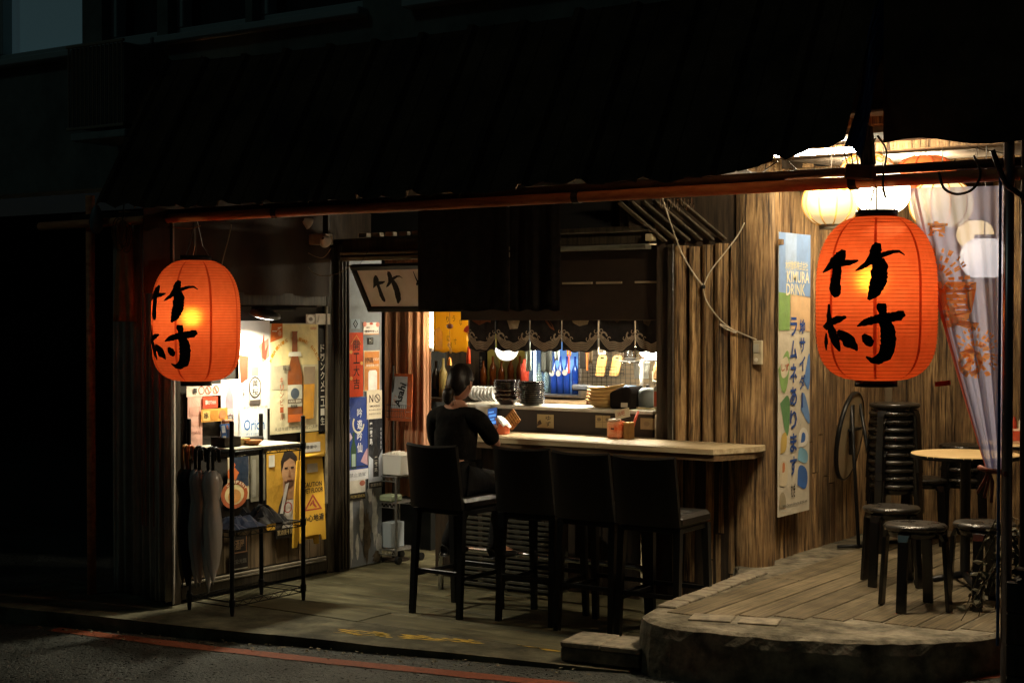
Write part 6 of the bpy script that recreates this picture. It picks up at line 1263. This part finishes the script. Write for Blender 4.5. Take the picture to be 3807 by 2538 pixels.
# folded round table leaning on the side wall
c = onX(3158, 1650, UW + .10); ft_ = thing('folded_table', 'folded round table leaning on its edge against the timber wall', 'table', (c.x, c.y, DZ))
Rf = Matrix.Rotation(radians(-82), 3, 'Y') @ Matrix.Rotation(0, 3, 'Z'); Rt = Matrix.Rotation(radians(7), 3, 'Z') @ Rf
c.z = DZ + .74
MB().lathe([(.001, -.01), (.295, -.01), (.3, -.006), (.3, .006), (.295, .01), (.001, .01)], c, 40, Rt).build('table_top', M('dark table edge', (.48, .36, .20), (.6, .47, .28), .45, scale=5), ft_)
MB().lathe([(.296, -.016), (.306, -.012), (.306, .012), (.296, .016)], c, 40, Rt).build('edge_band', MT['black'], ft_, True)
nn_ = Rt @ V(0, 0, 1); nn_ = nn_ if nn_.x > 0 else -nn_; sd_ = V(-nn_.y, nn_.x, 0).normalized()
for k, s in enumerate((-.10, .12)):
    a = c + nn_ * .04 + sd_ * s + V(0, 0, .22); b = V(a.x + .06 + .10 * k, a.y + .16 * s, DZ + .012); MB().tube([a, a.lerp(b, .5), b], .013, 8).build('leg', MT['black'], ft_, True)
    MB().tube([b + V(-.10, -.12, 0), b + V(.10, .12, 0)], .012, 8).build('foot', MT['black'], ft_, True)
MB().bar(c + nn_ * .035 + sd_ * -.12 + V(0, 0, .05), c + nn_ * .035 + sd_ * .14 + V(0, 0, .05), .03, .02, .003).build('brace', MT['black'], ft_)
MB().bar(c + nn_ * .03 + sd_ * -.05 + V(0, 0, -.12), c + nn_ * .03 + sd_ * -.05 + V(0, 0, .22), .035, .02, .003).build('brace', MT['black'], ft_)
poster('notice', 'white paper notice behind the tall stool stack', (3190, 3250, 1420, 1530), [('p', [(.2, .1), (.35, .1), (.9, .9), (.75, .9)], 'efe9dc'), ('t', 'おつまみ', .35, .85, .5, .12, '6a5c48')], 'a8987c', u=VB + .02, plane='Y', off=.02, cat='notice')
# ---------------------------------------------------------------- lavender curtain tied to the right pole
LV = SHEER('lavender voile', (.50, .50, .72), .6, .32)
VC_ = 6.80
tl = onY(3372, 700, VC_); tr = onY(3738, 690, VC_); tie = onY(3690, 1745, VC_)
CVN = thing('sheer_curtain', 'sheer lavender curtain with orange fireworks print tied to the right pole', 'curtain', tie)
def cfn(a, b):
    tt = 1 - b; g = tt ** 1.25; left = tl.lerp(V(tie.x - .03, VC_, tie.z), tt); right = tr.lerp(V(tie.x + .045, VC_, tie.z), tt)
    left = V(tl.x + (tie.x - .03 - tl.x) * tt ** 1.12, VC_, left.z); q = left.lerp(right, a)
    fold = (.004 + .03 * tt) * sin(a * 2 * pi * 3 + 1.2 * tt) + (.003 + .012 * tt) * sin(a * 2 * pi * 7 + 2)
    edge = .02 * math.exp(-a * 22) * sin(tt * 4 + 1); return V(q.x, VC_ + fold * (1 - .4 * tt) + edge, q.z)
mb = MB(); mb.grid(cfn, 60, 40); mb.build('cloth', LV, CVN, True)
HEM = SHEER('orange hem', hexc('b8563a'), .5, .08)
mb = MB(); mb.grid(lambda a, b: cfn(a * .07, b * .62) + V(0, -.006, 0), 3, 40); mb.build('hem', HEM, CVN, True)
mb = MB(); mb.grid(lambda a, b: cfn(.075 + a * .03, b) + V(0, -.005, 0), 2, 40); mb.build('hem', SHEER('pink hem', hexc('c89a94'), .5, .1), CVN, True)
ORP = SHEER('orange print', (.95, .40, .10), .65, .12)
def cpt(x, y): # photo px on the cloth plane -> grid param
    q = onY(x, y, VC_); b = (q.z - tie.z) / (tl.z - tie.z); tt = 1 - b; L = tl.x + (tie.x - .03 - tl.x) * tt ** 1.12; R = tr.x + (tie.x + .045 - tr.x) * tt
    return (q.x - L) / (R - L), b
def conc(x, y): a, b = cpt(x, y); return cfn(min(1, max(0, a)), min(1, max(0, b))) + V(0, -.005, 0)
def fire(cx2, cy2, r, n, seed):
    r_ = random.Random(seed); mb = MB()
    for k in range(n):
        a = 2 * pi * k / n + r_.uniform(-.1, .1)
        for (s0, s1) in ((.30, .50), (.58, .76), (.84, 1.0)):
            s0 += r_.uniform(-.03, .03); x0, y0 = cx2 + r * s0 * cos(a), cy2 + r * s0 * sin(a); x1, y1 = cx2 + r * s1 * cos(a), cy2 + r * s1 * sin(a); nx, ny = -sin(a) * 4, cos(a) * 4
            if min(x0, x1) < 3400 + (min(y0, y1) - 700) * .27: continue
            mb.poly([conc(x0 - nx, y0 - ny), conc(x1 - nx, y1 - ny), conc(x1 + nx, y1 + ny), conc(x0 + nx, y0 + ny)])
    o = mb.build('firework_print', ORP, CVN); o['kind'] = 'stuff'
fire(3490, 1040, 120, 30, 1); fire(3630, 1310, 95, 26, 2)
def ctext(chh, cx2, cy2, ww, hh):
    m = MB(); put_text(m, None, chh, cx2, -cy2, ww, hh, bold=.04, wrap=lambda x, y: conc(x, -y)); m.build('lettering', ORP, CVN)
ctext('夏', 3560, 1135, 170, 180); ctext('の', 3610, 1345, 100, 110); ctext('京', 3485, 850, 80, 60)
MB().tube([V(tie.x - .05, VC_ - .03, tie.z + .01), V(tie.x, VC_ - .06, tie.z), V(tie.x + .07, VC_ - .04, tie.z - .005), V(-1.98, 6.63, tie.z)], .012, 8).build('tie', M('tie cord', hexc('8a4a34'), rough=.7), CVN, True)
for k in range(3): MB().tube([V(tie.x, VC_ - .05, tie.z), V(tie.x - .02 + .02 * k, VC_ - .06, tie.z - .05), V(tie.x - .05 + .03 * k, VC_ - .05, tie.z - .10 - .02 * k)], .007, 6).build('tie_end', M('tie cord', hexc('8a4a34')), CVN, True)
MB().box(onY(3505, 1425, 6.77), (.07, .004, .022), Matrix.Rotation(-.12, 3, 'Y')).build('tag', H('c8502c'), CVN)
# ---------------------------------------------------------------- dark planter and dry plant at the right front
pt = thing('planter', 'tall dark planter box at the bottom right corner', 'planter', (-1.68, 6.75, 0)); PX = .10
for k in range(5): MB().box((-1.80 + PX, 6.77, .06 + .135 * k + .03), (.52, .40, .132), None, .006).build('board', MT['dark'], pt)
MB().box((-1.80 + PX, 6.77, .735), (.48, .36, .02)).build('soil', M('soil', (.015, .012, .009), (.03, .024, .017), .95, scale=40, bump=.01), pt)
pl_ = thing('dry_plant', 'dry curling plant spilling from the dark planter', 'plant', (-1.95, 6.85, .76))
LF = M('dry leaf', (.10, .085, .045), (.22, .19, .11), .75, scale=20, var=.2); mbl = MB(); r_ = random.Random(21)
for k in range(13):
    a = r_.uniform(2.4, 4.0); L_ = r_.uniform(.14, .36); h = r_.uniform(.05, .26); b0_ = V(-1.93 + r_.uniform(-.02, .08), 6.82 + r_.uniform(-.1, .1), .745); d = V(cos(a), sin(a) * .6, 0); drop = r_.uniform(.05, .32)
    pts = [b0_ + d * L_ * f + V(0, 0, h * sin(pi * min(1, f * 1.1)) - drop * f * f) for f in (0, .25, .5, .75, 1)]; MB().tube(pts, [.004, .004, .003, .003, .002], 5).build('stem', M('dry stem', (.09, .07, .04)), pl_)
    for j in range(12):
        f = r_.uniform(.15, 1); i = min(3, int(f * 4)); c2 = pts[i].lerp(pts[i + 1], f * 4 - i); u1 = V(r_.uniform(-1, 1), r_.uniform(-1, 1), r_.uniform(-.8, .6)).normalized(); u2 = u1.orthogonal().normalized(); l2 = r_.uniform(.018, .05); w2 = l2 * .34; bend = u1.cross(u2) * l2 * .3
        mbl.add([c2, c2 + u1 * l2 * .5 + u2 * w2 + bend * .5, c2 + u1 * l2 + bend * 1.6, c2 + u1 * l2 * .5 - u2 * w2 + bend * .5], [(0, 1, 2, 3)])
mbl.build('leaves', LF, pl_)['kind'] = 'stuff'
o = thing('straw_tassel', 'pale straw tassel hanging at the right edge of the terrace', 'tassel', (-1.80, 6.95, 2.1))
mb = MB(); r_ = random.Random(5)
for k in range(40): mb.tube([(-1.80 + r_.uniform(-.012, .012), 6.95, 2.16), (-1.80 + r_.uniform(-.02, .02), 6.95 + r_.uniform(-.02, .02), 2.0), (-1.80 + r_.uniform(-.05, .05), 6.95 + r_.uniform(-.04, .04), 1.84 + r_.uniform(-.08, .05))], .0018, 4)
mb.build('straws', M('straw', hexc('a08a60'), rough=.8), o)['kind'] = 'stuff'; MB().tube([(-1.80, 6.95, 2.12), (-1.80, 6.95, 2.19), (-1.80, 6.95, 2.46)], [.02, .014, .003], 8).build('knot', H('8a7448'), o)
# ---------------------------------------------------------------- seated customer
SKIN = M('skin', hexc('b5856a'), hexc('a87860'), .55, scale=30); HAIR = M('black hair', (.008, .006, .005), (.02, .015, .012), .38, scale=60, stretch=(1, 1, .2), bump=.003)
TEE = M('black cotton', (.005, .0045, .004), (.010, .009, .0075), .95, scale=9, bump=.02, bscale=10, spec=.05); PANT = M('black trousers', (.009, .009, .010), (.012, .011, .010), .9, scale=9, bump=.02, bscale=9, spec=.05); SHOE = M('black shoe', (.012, .011, .011), rough=.4)
def skinned(name, verts, edges, radii, root, mat, parent, sub=2):
    me = bpy.data.meshes.new(name); me.from_pydata([tuple(v) for v in verts], edges, []); o = bpy.data.objects.new(name, me); COL.objects.link(o)
    sk = o.modifiers.new('s', 'SKIN'); sk.use_smooth_shade = True
    for i, r in enumerate(radii):
        d = me.skin_vertices[0].data[i]; d.radius = r if isinstance(r, tuple) else (r, r); d.use_root = (i == root)
    o.modifiers.new('u', 'SUBSURF').levels = sub; o.modifiers['u'].render_levels = sub
    bpy.context.view_layer.update(); ev = o.evaluated_get(bpy.context.evaluated_depsgraph_get()); m2 = bpy.data.meshes.new_from_object(ev); bpy.data.objects.remove(o)
    m2.name = name; m2.materials.clear(); m2.materials.append(mat); m2.polygons.foreach_set('use_smooth', [True] * len(m2.polygons))
    return place(name, m2, parent)
SEATZ = .722; PS = V(-.04, 0, 0)
hip = V(-5.66 - .04, 7.66, SEATZ + .10)
pe = thing('person', 'person in black seated at the counter, hair tied back, looking at a phone', 'person', (-5.66, 7.66, SEATZ))
chest = V(-5.69 - .04, 7.72, 1.10); neckb = V(-5.715 - .04, 7.755, 1.235); neckt = V(-5.725 - .04, 7.785, 1.30); headc = V(-5.73 - .04, 7.815, 1.405)
shL, shR = V(-5.875 - .04, 7.73, 1.195), V(-5.515 - .04, 7.725, 1.19)
elL, elR = V(-5.98 - .04, 7.90, .985), V(-5.545 - .04, 7.955, 1.005)
wrL, wrR = V(-5.80 - .04, 8.07, 1.09), V(-5.675 - .04, 8.075, 1.115)
knL, knR = V(-5.80 - .04, 8.07, .76), V(-5.555 - .04, 8.08, .76); anL, anR = V(-5.93 - .04, 7.93, .36), V(-5.60 - .04, 8.0, .355); toL, toR = V(-5.90 - .04, 8.08, .30), V(-5.56 - .04, 8.16, .30)
hL, hR = hip + V(-.09, 0, -.01), hip + V(.09, 0, -.01)
wst = V(-5.715, 7.675, .93)
bv = [hip, wst, chest, neckb, neckt, shL, elL, wrL, shR, elR, wrR, hL, knL, anL, toL, hR, knR, anR, toR]
be = [(0, 1), (1, 2), (2, 3), (3, 4), (3, 5), (5, 6), (6, 7), (3, 8), (8, 9), (9, 10), (0, 11), (11, 12), (12, 13), (13, 14), (0, 15), (15, 16), (16, 17), (17, 18)]
brd = [.10, .095, .10, .052, .044, .045, .034, .023, .045, .034, .023, .07, .050, .034, .026, .07, .05, .034, .026]
skinned('body', bv, be, brd, 0, SKIN, pe)
tv = [hip + V(0, 0, -.03), wst, chest, neckb + V(0, -.005, -.01), shL, elL.lerp(shL, .30), elL.lerp(shL, -.02), shR, elR.lerp(shR, .30), elR.lerp(shR, .22)]
skinned('t_shirt', tv, [(0, 1), (1, 2), (2, 3), (3, 4), (4, 5), (5, 6), (3, 7), (7, 8), (8, 9)], [(.165, .125), (.150, .118), (.155, .118), (.075, .062), .064, .058, .05, .064, .058, .052], 1, TEE, pe)
kv = [hip + V(0, .0, -.01), hL, knL, knL.lerp(anL, .5), anL + V(0, 0, -.035), hR, knR, knR.lerp(anR, .5), anR + V(0, 0, -.035)]
skinned('trousers', kv, [(0, 1), (1, 2), (2, 3), (3, 4), (0, 5), (5, 6), (6, 7), (7, 8)], [.125, .10, .072, .062, .052, .10, .072, .062, .052], 0, PANT, pe)
for an, to in ((anL, toL), (anR, toR)):
    d = (to - an); d.z = 0; d.normalize(); heel = an - d * .05 + V(0, 0, -.055)
    skinned('shoe', [heel, an + V(0, 0, -.03), heel + d * .11 + V(0, 0, .005), heel + d * .19, heel + d * .245], [(0, 1), (0, 2), (2, 3), (3, 4)], [.034, .040, (.040, .032), (.042, .028), (.028, .018)], 0, SHOE, pe)
# head: facing +Y, bent slightly down towards the phone
HR = Matrix.Rotation(radians(8), 3, 'Z') @ Matrix.Rotation(radians(-14), 3, 'X')
def HD(x, y, z): return headc + HR @ V(x, y, z)
mb = MB(); N, n = 22, 28; vs = []
for j in range(N + 1):
    th = pi * j / N; z = .115 * cos(th)
    for i in range(n):
        a = 2 * pi * i / n; x, y = cos(a), sin(a); rx, ry = .073 * sin(th), .092 * sin(th)
        if z < -.02: k = (-.02 - z) / .095; rx *= 1 - .30 * k; ry *= 1 - .12 * k
        yy = ry * y + (.012 * max(0, y) if -.09 < z < -.02 else 0)
        nose = .020 * max(0, 1 - abs(x) * 5.0) * max(0, y) * max(0, 1 - abs((z + .022) / .026)); brow = .005 * max(0, y) * max(0, 1 - abs((z - .022) / .015)); eye = -.007 * max(0, y) * max(0, 1 - abs((abs(x) - .42) / .22)) * max(0, 1 - abs((z - .003) / .014)); lip = .005 * max(0, y) * max(0, 1 - abs(x) * 3.2) * max(0, 1 - abs((z + .062) / .010))
        vs.append(HD(rx * x, yy + nose + brow + eye + lip, z))
mb.add(vs, [(j * n + i, j * n + (i + 1) % n, (j + 1) * n + (i + 1) % n, (j + 1) * n + i) for j in range(N) for i in range(n)]); mb.build('head', SKIN, pe, True)
for s in (-1, 1):
    MB().lathe([(.001, .007), (.016, .006), (.021, 0), (.018, -.006), (.001, -.007)], HD(.077 * s, -.002, -.012), 14, HR @ Matrix.Rotation(radians(20 * s), 3, 'Z') @ Matrix.Rotation(pi / 2, 3, 'Y') @ Matrix.Diagonal((1.5, .95, 1))).build('ear', SKIN, pe, True)
    MB().lathe([(.001, .010)] + [(.010 * sin(pi * k / 6), .010 * cos(pi * k / 6)) for k in range(1, 6)] + [(.001, -.010)], HD(.030 * s, .074, .003), 10).build('eye', H('2a1c14'), pe, True)
MB().bar(HD(-.02, .0935, -.062), HD(.02, .0935, -.062), .006, .008, .002).build('mouth', H('8a4a3e'), pe)
mb = MB(); vs = []; r_ = random.Random(3)
for j in range(N + 1):
    th = pi * .80 * j / N; z = .124 * cos(th)
    for i in range(n):
        a = 2 * pi * i / n; x, y = cos(a), sin(a); rx, ry = .083 * sin(th) ** .95, .103 * sin(th) ** .95
        if z < -.05: f = 1 - (-.05 - z) / .06 * .25; rx *= f; ry *= f
        yy = ry * y
        front = .098 * (1 - max(0, (.055 - z) / .06)) if z < .055 else .2
        side = .035 - .06 * max(0, (-z) / .06) if z < .0 else (.06 if z < .05 else .2)
        lim = min(front, side if abs(x) > .45 else front); yy = min(yy, max(lim, -.03 - .02 * max(0, -z) / .05))
        w_ = 1 + .018 * sin(a * 14 + z * 30); vs.append(HD(rx * x * w_, yy * (w_ if yy < 0 else 1) - .004, z + .004))
mb.add(vs, [(j * n + i, j * n + (i + 1) % n, (j + 1) * n + (i + 1) % n, (j + 1) * n + i) for j in range(N) for i in range(n)]); hair = mb.build('hair', HAIR, pe, True)
skinned('hair_bun', [HD(-.01, -.085, -.055), HD(-.018, -.115, -.085), HD(-.02, -.105, -.13), HD(-.02, -.085, -.16)], [(0, 1), (1, 2), (2, 3)], [.036, .042, .034, .014], 0, HAIR, hair)
for k in range(9):
    a = r_.uniform(-.7, .7); MB().tube([HD(.06 * sin(a) - .01, -.088, -.07 - .02 * r_.random()), HD(.07 * sin(a) - .012, -.085, -.115), HD(.075 * sin(a) - .015 + r_.uniform(-.01, .01), -.07, -.15 - .02 * r_.random())], [.003, .002, .0008], 4).build('strand', HAIR, hair)
# phone and hands
pc = onY(1830, 1556, 8.12); frp = Fr(pc, V(.98, .10, .18), V(-.22, .40, .89)); R3 = Matrix((frp.x, frp.y, frp.n)).transposed()
ph = thing('phone', 'dark phone with a blue lit screen held by the seated person', 'phone', pc); MB().box(pc, (.074, .152, .008), R3, .003).build('case', MT['black'], ph)
MB().box(frp.p(0, .002, .0045), (.068, .142, .001), R3).build('screen', EM('phone screen', (.015, .06, .22), 1.0), ph)
for (x, y, w_, h_, nm) in ((-.008, .045, .04, .010, 0), (.004, .020, .05, .014, 0), (-.004, -.006, .045, .010, 0), (.006, -.030, .05, .018, 0), (-.01, -.055, .035, .008, 0)): MB().box(frp.p(x, y, .0055), (w_, h_, .0006), R3).build('screen_text', EM('screen text', (.10, .32, .85), .9), ph)
def hand(wr, palm, side, parent):
    base = frp.p(side * .030, -.060, -.016); v = [wr, wr.lerp(base, .6), base]; e = [(0, 1), (1, 2)]; r = [.022, (.030, .020), (.036, .018)]
    pm = skinned('hand', v, e, r, 0, SKIN, parent, 2)
    for k in range(4):
        y = -.058 + .021 * k; L = (.9, 1.0, .95, .78)[k]
        p0 = frp.p(side * .012, y, -.020); p1 = frp.p(side * -.030 * L, y + .012, -.018); p2 = frp.p(side * -.043 * L, y + .016, -.004); p3 = frp.p(side * -.037, y + .018, .010)
        if side > 0: skinned('finger', [p0, p1, p2, p3], [(0, 1), (1, 2), (2, 3)], [.0092, .0085, .0078, .0065], 0, SKIN, pm, 1)
    t0 = frp.p(side * .034, -.055, -.012); skinned('thumb', [t0, frp.p(side * .046, -.030, .002), frp.p(side * .034, -.004, .013)], [(0, 1), (1, 2)], [.0115, .0105, .008], 0, SKIN, pm, 1)
hand(wrR, None, 1, pe)
# left hand resting beneath the phone
lb = frp.p(-.03, -.075, -.03); pm = skinned('hand', [wrL, wrL.lerp(lb, .6), lb], [(0, 1), (1, 2)], [.022, (.030, .02), (.034, .018)], 0, SKIN, pe, 2)
for k in range(4): p0 = lb + V(.0, .0, .0) + frp.x * (-.02 + .014 * k); skinned('finger', [p0, p0 + frp.y * (.03 + .004 * (k % 3)) + frp.n * .002, p0 + frp.y * (.050 + .005 * (k % 3)) + frp.n * .008, p0 + frp.y * .058 + frp.n * .02], [(0, 1), (1, 2), (2, 3)], [.0092, .0088, .008, .0065], 0, SKIN, pm, 1)
skinned('thumb', [lb + frp.x * -.03, lb + frp.x * -.035 + frp.y * .02 + frp.n * .015, lb + frp.x * -.02 + frp.y * .045 + frp.n * .03], [(0, 1), (1, 2)], [.0115, .0105, .008], 0, SKIN, pm, 1)
# ---------------------------------------------------------------- air conditioner on the upper wall
a = onY(232, 310, 6.62); b = onY(445, 300, 6.62); zt = onY(340, 160, 6.62).z; zb = onY(340, 470, 6.62).z
ac = thing('air_conditioner', 'dark caged air conditioner box on the upper wall at the left', 'air conditioner', ((a.x + b.x) / 2, 6.8, zb)); Wc = b.x - a.x
MB().box(((a.x + b.x) / 2, 6.84, (zt + zb) / 2), (Wc - .02, .34, zt - zb - .02), None, .01).build('casing', M('dark casing', (.12, .12, .11), (.17, .175, .16), .6, scale=5), ac)
for k in range(14): x = a.x + Wc * (k + .5) / 14; MB().box((x, 6.655, (zt + zb) / 2), (.010, .012, zt - zb), None, .002).build('slat', M('slat paint', (.26, .22, .16), rough=.5), ac)
for z in (zb, zt): MB().box(((a.x + b.x) / 2, 6.655, z), (Wc, .02, .02), None, .003).build('cage_rail', M('slat paint', (.05, .045, .035)), ac)
MB().box(((a.x + b.x) / 2 + .06, 6.80, zb - .06), (Wc * .95, .36, .05), None, .006).build('bracket', M('pale bracket', (.20, .24, .23), (.30, .34, .32), .6, scale=9), ac)
# ---------------------------------------------------------------- vinyl drape and cloths at the left end
VY = M('dusty vinyl', (.38, .33, .27), (.55, .48, .40), .4, scale=6, alpha=.8)
vd = thing('vinyl_drape', 'dusty clear vinyl drape gathered at the left end of the front', 'curtain', onY(540, 1500, 6.78))
for i, (xa, xb, y0, y1, v_, fo, am) in enumerate(((425, 520, 830, 2215, 6.86, 2.5, .03), (505, 600, 850, 2260, 6.80, 3, .035), (575, 652, 860, 2290, 6.74, 3, .03))):
    p = onY(xa, 1500, v_); q = onY(xb, 1500, v_); z0 = max(.02, onY(xa, y1, v_).z); z1 = 2.44
    cloth('vinyl_panel', '', Fr((p.x, v_, z0), XA, ZA), q.x - p.x, z1 - z0, VY, fo, am, nx=30, nz=18, ph=i * 1.3, parent=vd)
for k, px in enumerate((523, 537, 565, 590)): p = onY(px, 1300, 6.70); MB().tube([(p.x, 6.71, 2.44), (p.x + .004, 6.70, 1.6), (p.x + .01, 6.70, .5)], .004, 6).build('drape_cord', M('orange cord', hexc('9a5a34'), rough=.5), vd)
p = onY(420, 1195, 6.74); q = onY(502, 1195, 6.74); zt_ = onY(460, 930, 6.74).z
mb = MB(); mb.grid(lambda a, b: V(p.x + (q.x - p.x) * (.22 * b + a * (1 - .45 * b)), 6.74 + .015 * sin(a * 13 + b), p.z + (zt_ + .25 - p.z) * b), 16, 12)
o = mb.build('hanging_towel', M('rust cloth', hexc('d08a5c'), hexc('b07048'), .9, scale=12), None, True); o.modifiers.new('t', 'SOLIDIFY').thickness = .004; tag(o, 'rust coloured towel hanging beside the left pole', 'towel')
# coiled cable and blue cup near the left pole
c = onY(455, 860, 6.66); t = thing('cable_coil', 'loose coil of orange cable hanging left of the lantern', 'cable', c); r_ = random.Random(9)
for k in range(7):
    R0 = r_.uniform(.05, .085); dx = r_.uniform(-.02, .03); MB().tube([c + V(dx + R0 * .75 * cos(a), .012 * k - .04, -.02 * k / 3 + R0 * 1.25 * sin(a)) for a in [2 * pi * j / 22 for j in range(22)]], .004, 6, closed=True).build('loop', M('orange cable', hexc('8a5a38'), rough=.45), t, True)
MB().tube([c + V(0, 0, .06), c + V(.0, .02, .22)], .004, 6).build('tie', MT['wire'], t)
c = onY(358, 815, 6.62); t = thing('blue_bag', 'small grey blue bag tied to the pipe by the left pole', 'bag', c); MB().lathe([(.012, .09), (.03, .06), (.042, .0), (.04, -.06), (.02, -.09), (.001, -.095)], c, 14).build('bag', M('grey blue plastic', hexc('5a6a70'), rough=.4), t, True); MB().tube([c + V(0, 0, .09), c + V(.0, .06, .16)], .004, 5).build('string', MT['wire'], t)
# ---------------------------------------------------------------- emergency light by the lintel
c = onY(1185, 890, 8.05); t = thing('emergency_light', 'grey twin spot emergency light fixed under the awning', 'lamp', c); EMG = M('grey lamp box', hexc('6a5a48'), hexc('86765e'), .5, scale=20)
MB().box(c, (.19, .09, .075), None, .008).build('box', EMG, t); MB().box(c + V(-.13, 0, -.005), (.09, .03, .018), None, .003).build('arm', EMG, t); MB().box(c + V(.02, .06, .18), (.05, .03, .40), None, .003).build('hanger', MT['dark'], t)
for dx, dz, ang in ((-.05, .11, -.5), (.105, -.02, .6)): MB().lathe([(.012, .05), (.022, .04), (.042, 0), (.044, -.006), (.036, -.008), (.001, .0)], c + V(dx, -.05, dz), 18, Matrix.Rotation(ang, 3, 'Y') @ Matrix.Rotation(radians(60), 3, 'X')).build('spot_head', M('lamp reflector', (.55, .5, .42), rough=.25), t, True)
# ---------------------------------------------------------------- cables
def cable(label, pts, r=.004, mat=None, name='cable'):
    P = [Vector(p) for p in pts]; out = []
    for i in range(len(P) - 1):
        p0, p1, p2, p3 = P[max(0, i - 1)], P[i], P[i + 1], P[min(len(P) - 1, i + 2)]
        for k in range(6): t = k / 6; out.append(.5 * ((2 * p1) + (p2 - p0) * t + (2 * p0 - 5 * p1 + 4 * p2 - p3) * t * t + (3 * p1 - p0 - 3 * p2 + p3) * t ** 3))
    out.append(P[-1]); o = MB().tube(out, r, 6).build(name, mat or MT['wire'], None, True); return tag(o, label, 'cable')
Y8 = VF - .05
cable('pale cable falling from the pipe to the joint on the log wall', [onY(2462, 735, 7.6), onY(2490, 820, 8.3), onY(2530, 930, Y8), onY(2575, 1010, Y8), onY(2614, 1062, Y8)], .0045, MT['wirew'])
cable('pale cable from the slats down to the joint on the log wall', [onY(2768, 828, Y8), onY(2740, 880, Y8), onY(2690, 945, Y8), onY(2640, 1010, Y8), onY(2616, 1062, Y8)], .0045, MT['wirew'])
cable('pale cable from the joint to the white switch box', [onY(2614, 1066, Y8), onY(2628, 1120, Y8), onY(2680, 1190, Y8), onY(2738, 1236, Y8), onY(2700, 1222, Y8 - .01), onY(2680, 1205, Y8 - .01), onY(2760, 1240, Y8), onY(2812, 1262, Y8 - .02)], .004, MT['wirew'])
o = MB().lathe([(.001, .014), (.012, .010), (.014, 0), (.012, -.01), (.001, -.014)], onY(2615, 1066, Y8 - .01), 12).build('cable_joint', MT['black'], None, True); tag(o, 'black joint where the pale cables meet on the log wall', 'joint')
cable('thin wire drooping under the emergency light', [onY(1135, 850, 8.0), onY(1130, 920, 8.0), onY(1155, 945, 8.0), onY(1200, 958, 8.0), onY(1230, 925, 8.0)], .003, M('beige wire', hexc('7a6a54'), rough=.5))
cable('thin wire looping from the emergency light to the lintel', [onY(1130, 955, 8.0), onY(1150, 1000, 8.0), onY(1195, 1025, 8.05), onY(1260, 1015, 8.1), onY(1305, 985, 8.1)], .003, M('beige wire', hexc('7a6a54')))
cable('dark loop of cable hanging from the pipe near the right pole', [onY(3490, 640, 6.66), onY(3510, 700, 6.64), onY(3560, 722, 6.64), onY(3620, 700, 6.64), onY(3645, 640, 6.65), onY(3620, 580, 6.66)], .006)
cable('dark cable dropping in front of the blazing white lantern', [onY(3262, 505, 6.64), onY(3295, 560, 6.65), onY(3285, 640, 6.66), onY(3283, 690, 6.66), onY(3292, 735, 6.68)], .005)
cable('dark cable swinging across the right pole', [onY(3690, 560, 6.6), onY(3720, 640, 6.6), onY(3745, 690, 6.58), onY(3800, 730, 6.58), onY(3860, 800, 6.58)], .012, M('thick dark cable', (.03, .018, .012), rough=.5))
cable('dark cable drooping under the awning edge above the logs', [onY(2760, 620, 6.9), onY(2810, 650, 7.0), onY(2860, 622, 7.1), onY(2890, 600, 7.1)], .004)
cable('dark wire crossing the lit boards above the pipe', [onY(2930, 600, 7.2), onY(2965, 635, 7.2), onY(3000, 668, 7.2)], .004)
cable('orange wire drooping along the left part of the pipe', [onY(560, 880, 6.68), onY(620, 845, 6.68), onY(700, 850, 6.68), onY(745, 840, 6.68)], .003, M('orange cable', hexc('8a5a38')))
cable('thin wire beside the left lantern', [onY(860, 835, 6.72), onY(850, 885, 6.72), onY(830, 960, 6.72), onY(825, 985, 6.72)], .0035, M('beige wire', hexc('7a6a54')))
hk = thing('hook_row', 'row of small pale wire hooks hanging from the pipe above the logs', 'hooks', onY(2510, 735, 6.70))
for k in range(10): p = onY(2455 + 13 * k, 735 + (k % 3) * 3, 6.70); h = rr(.03, .055); MB().tube([p, p - V(0, 0, h), p - V(-.008, 0, h + .008), p - V(-.012, 0, h - .01)], .0018, 5).build('hook', MT['wirew'], hk)
jk = thing('junction_box', 'dark junction box with dangling wires on the pipe under the blue tarpaulin', 'box', onY(3200, 640, 6.66)); p = onY(3200, 640, 6.66)
MB().box(p, (.13, .07, .07), Matrix.Rotation(.1, 3, 'Y'), .008).build('box', M('dark box metal', (.06, .03, .02), rough=.5), jk); MB().box(p + V(.02, .02, .12), (.06, .05, .18), Matrix.Rotation(-.1, 3, 'Y'), .006).build('post', MT['black'], jk)
for k in range(5): MB().tube([p + V(-.05 + .025 * k, -.03, .03), p + V(-.06 + .03 * k, -.05, .09 + rr(-.02, .03)), p + V(-.04 + .03 * k, -.02, .15)], .003, 5).build('wire', MT['wire'], jk)
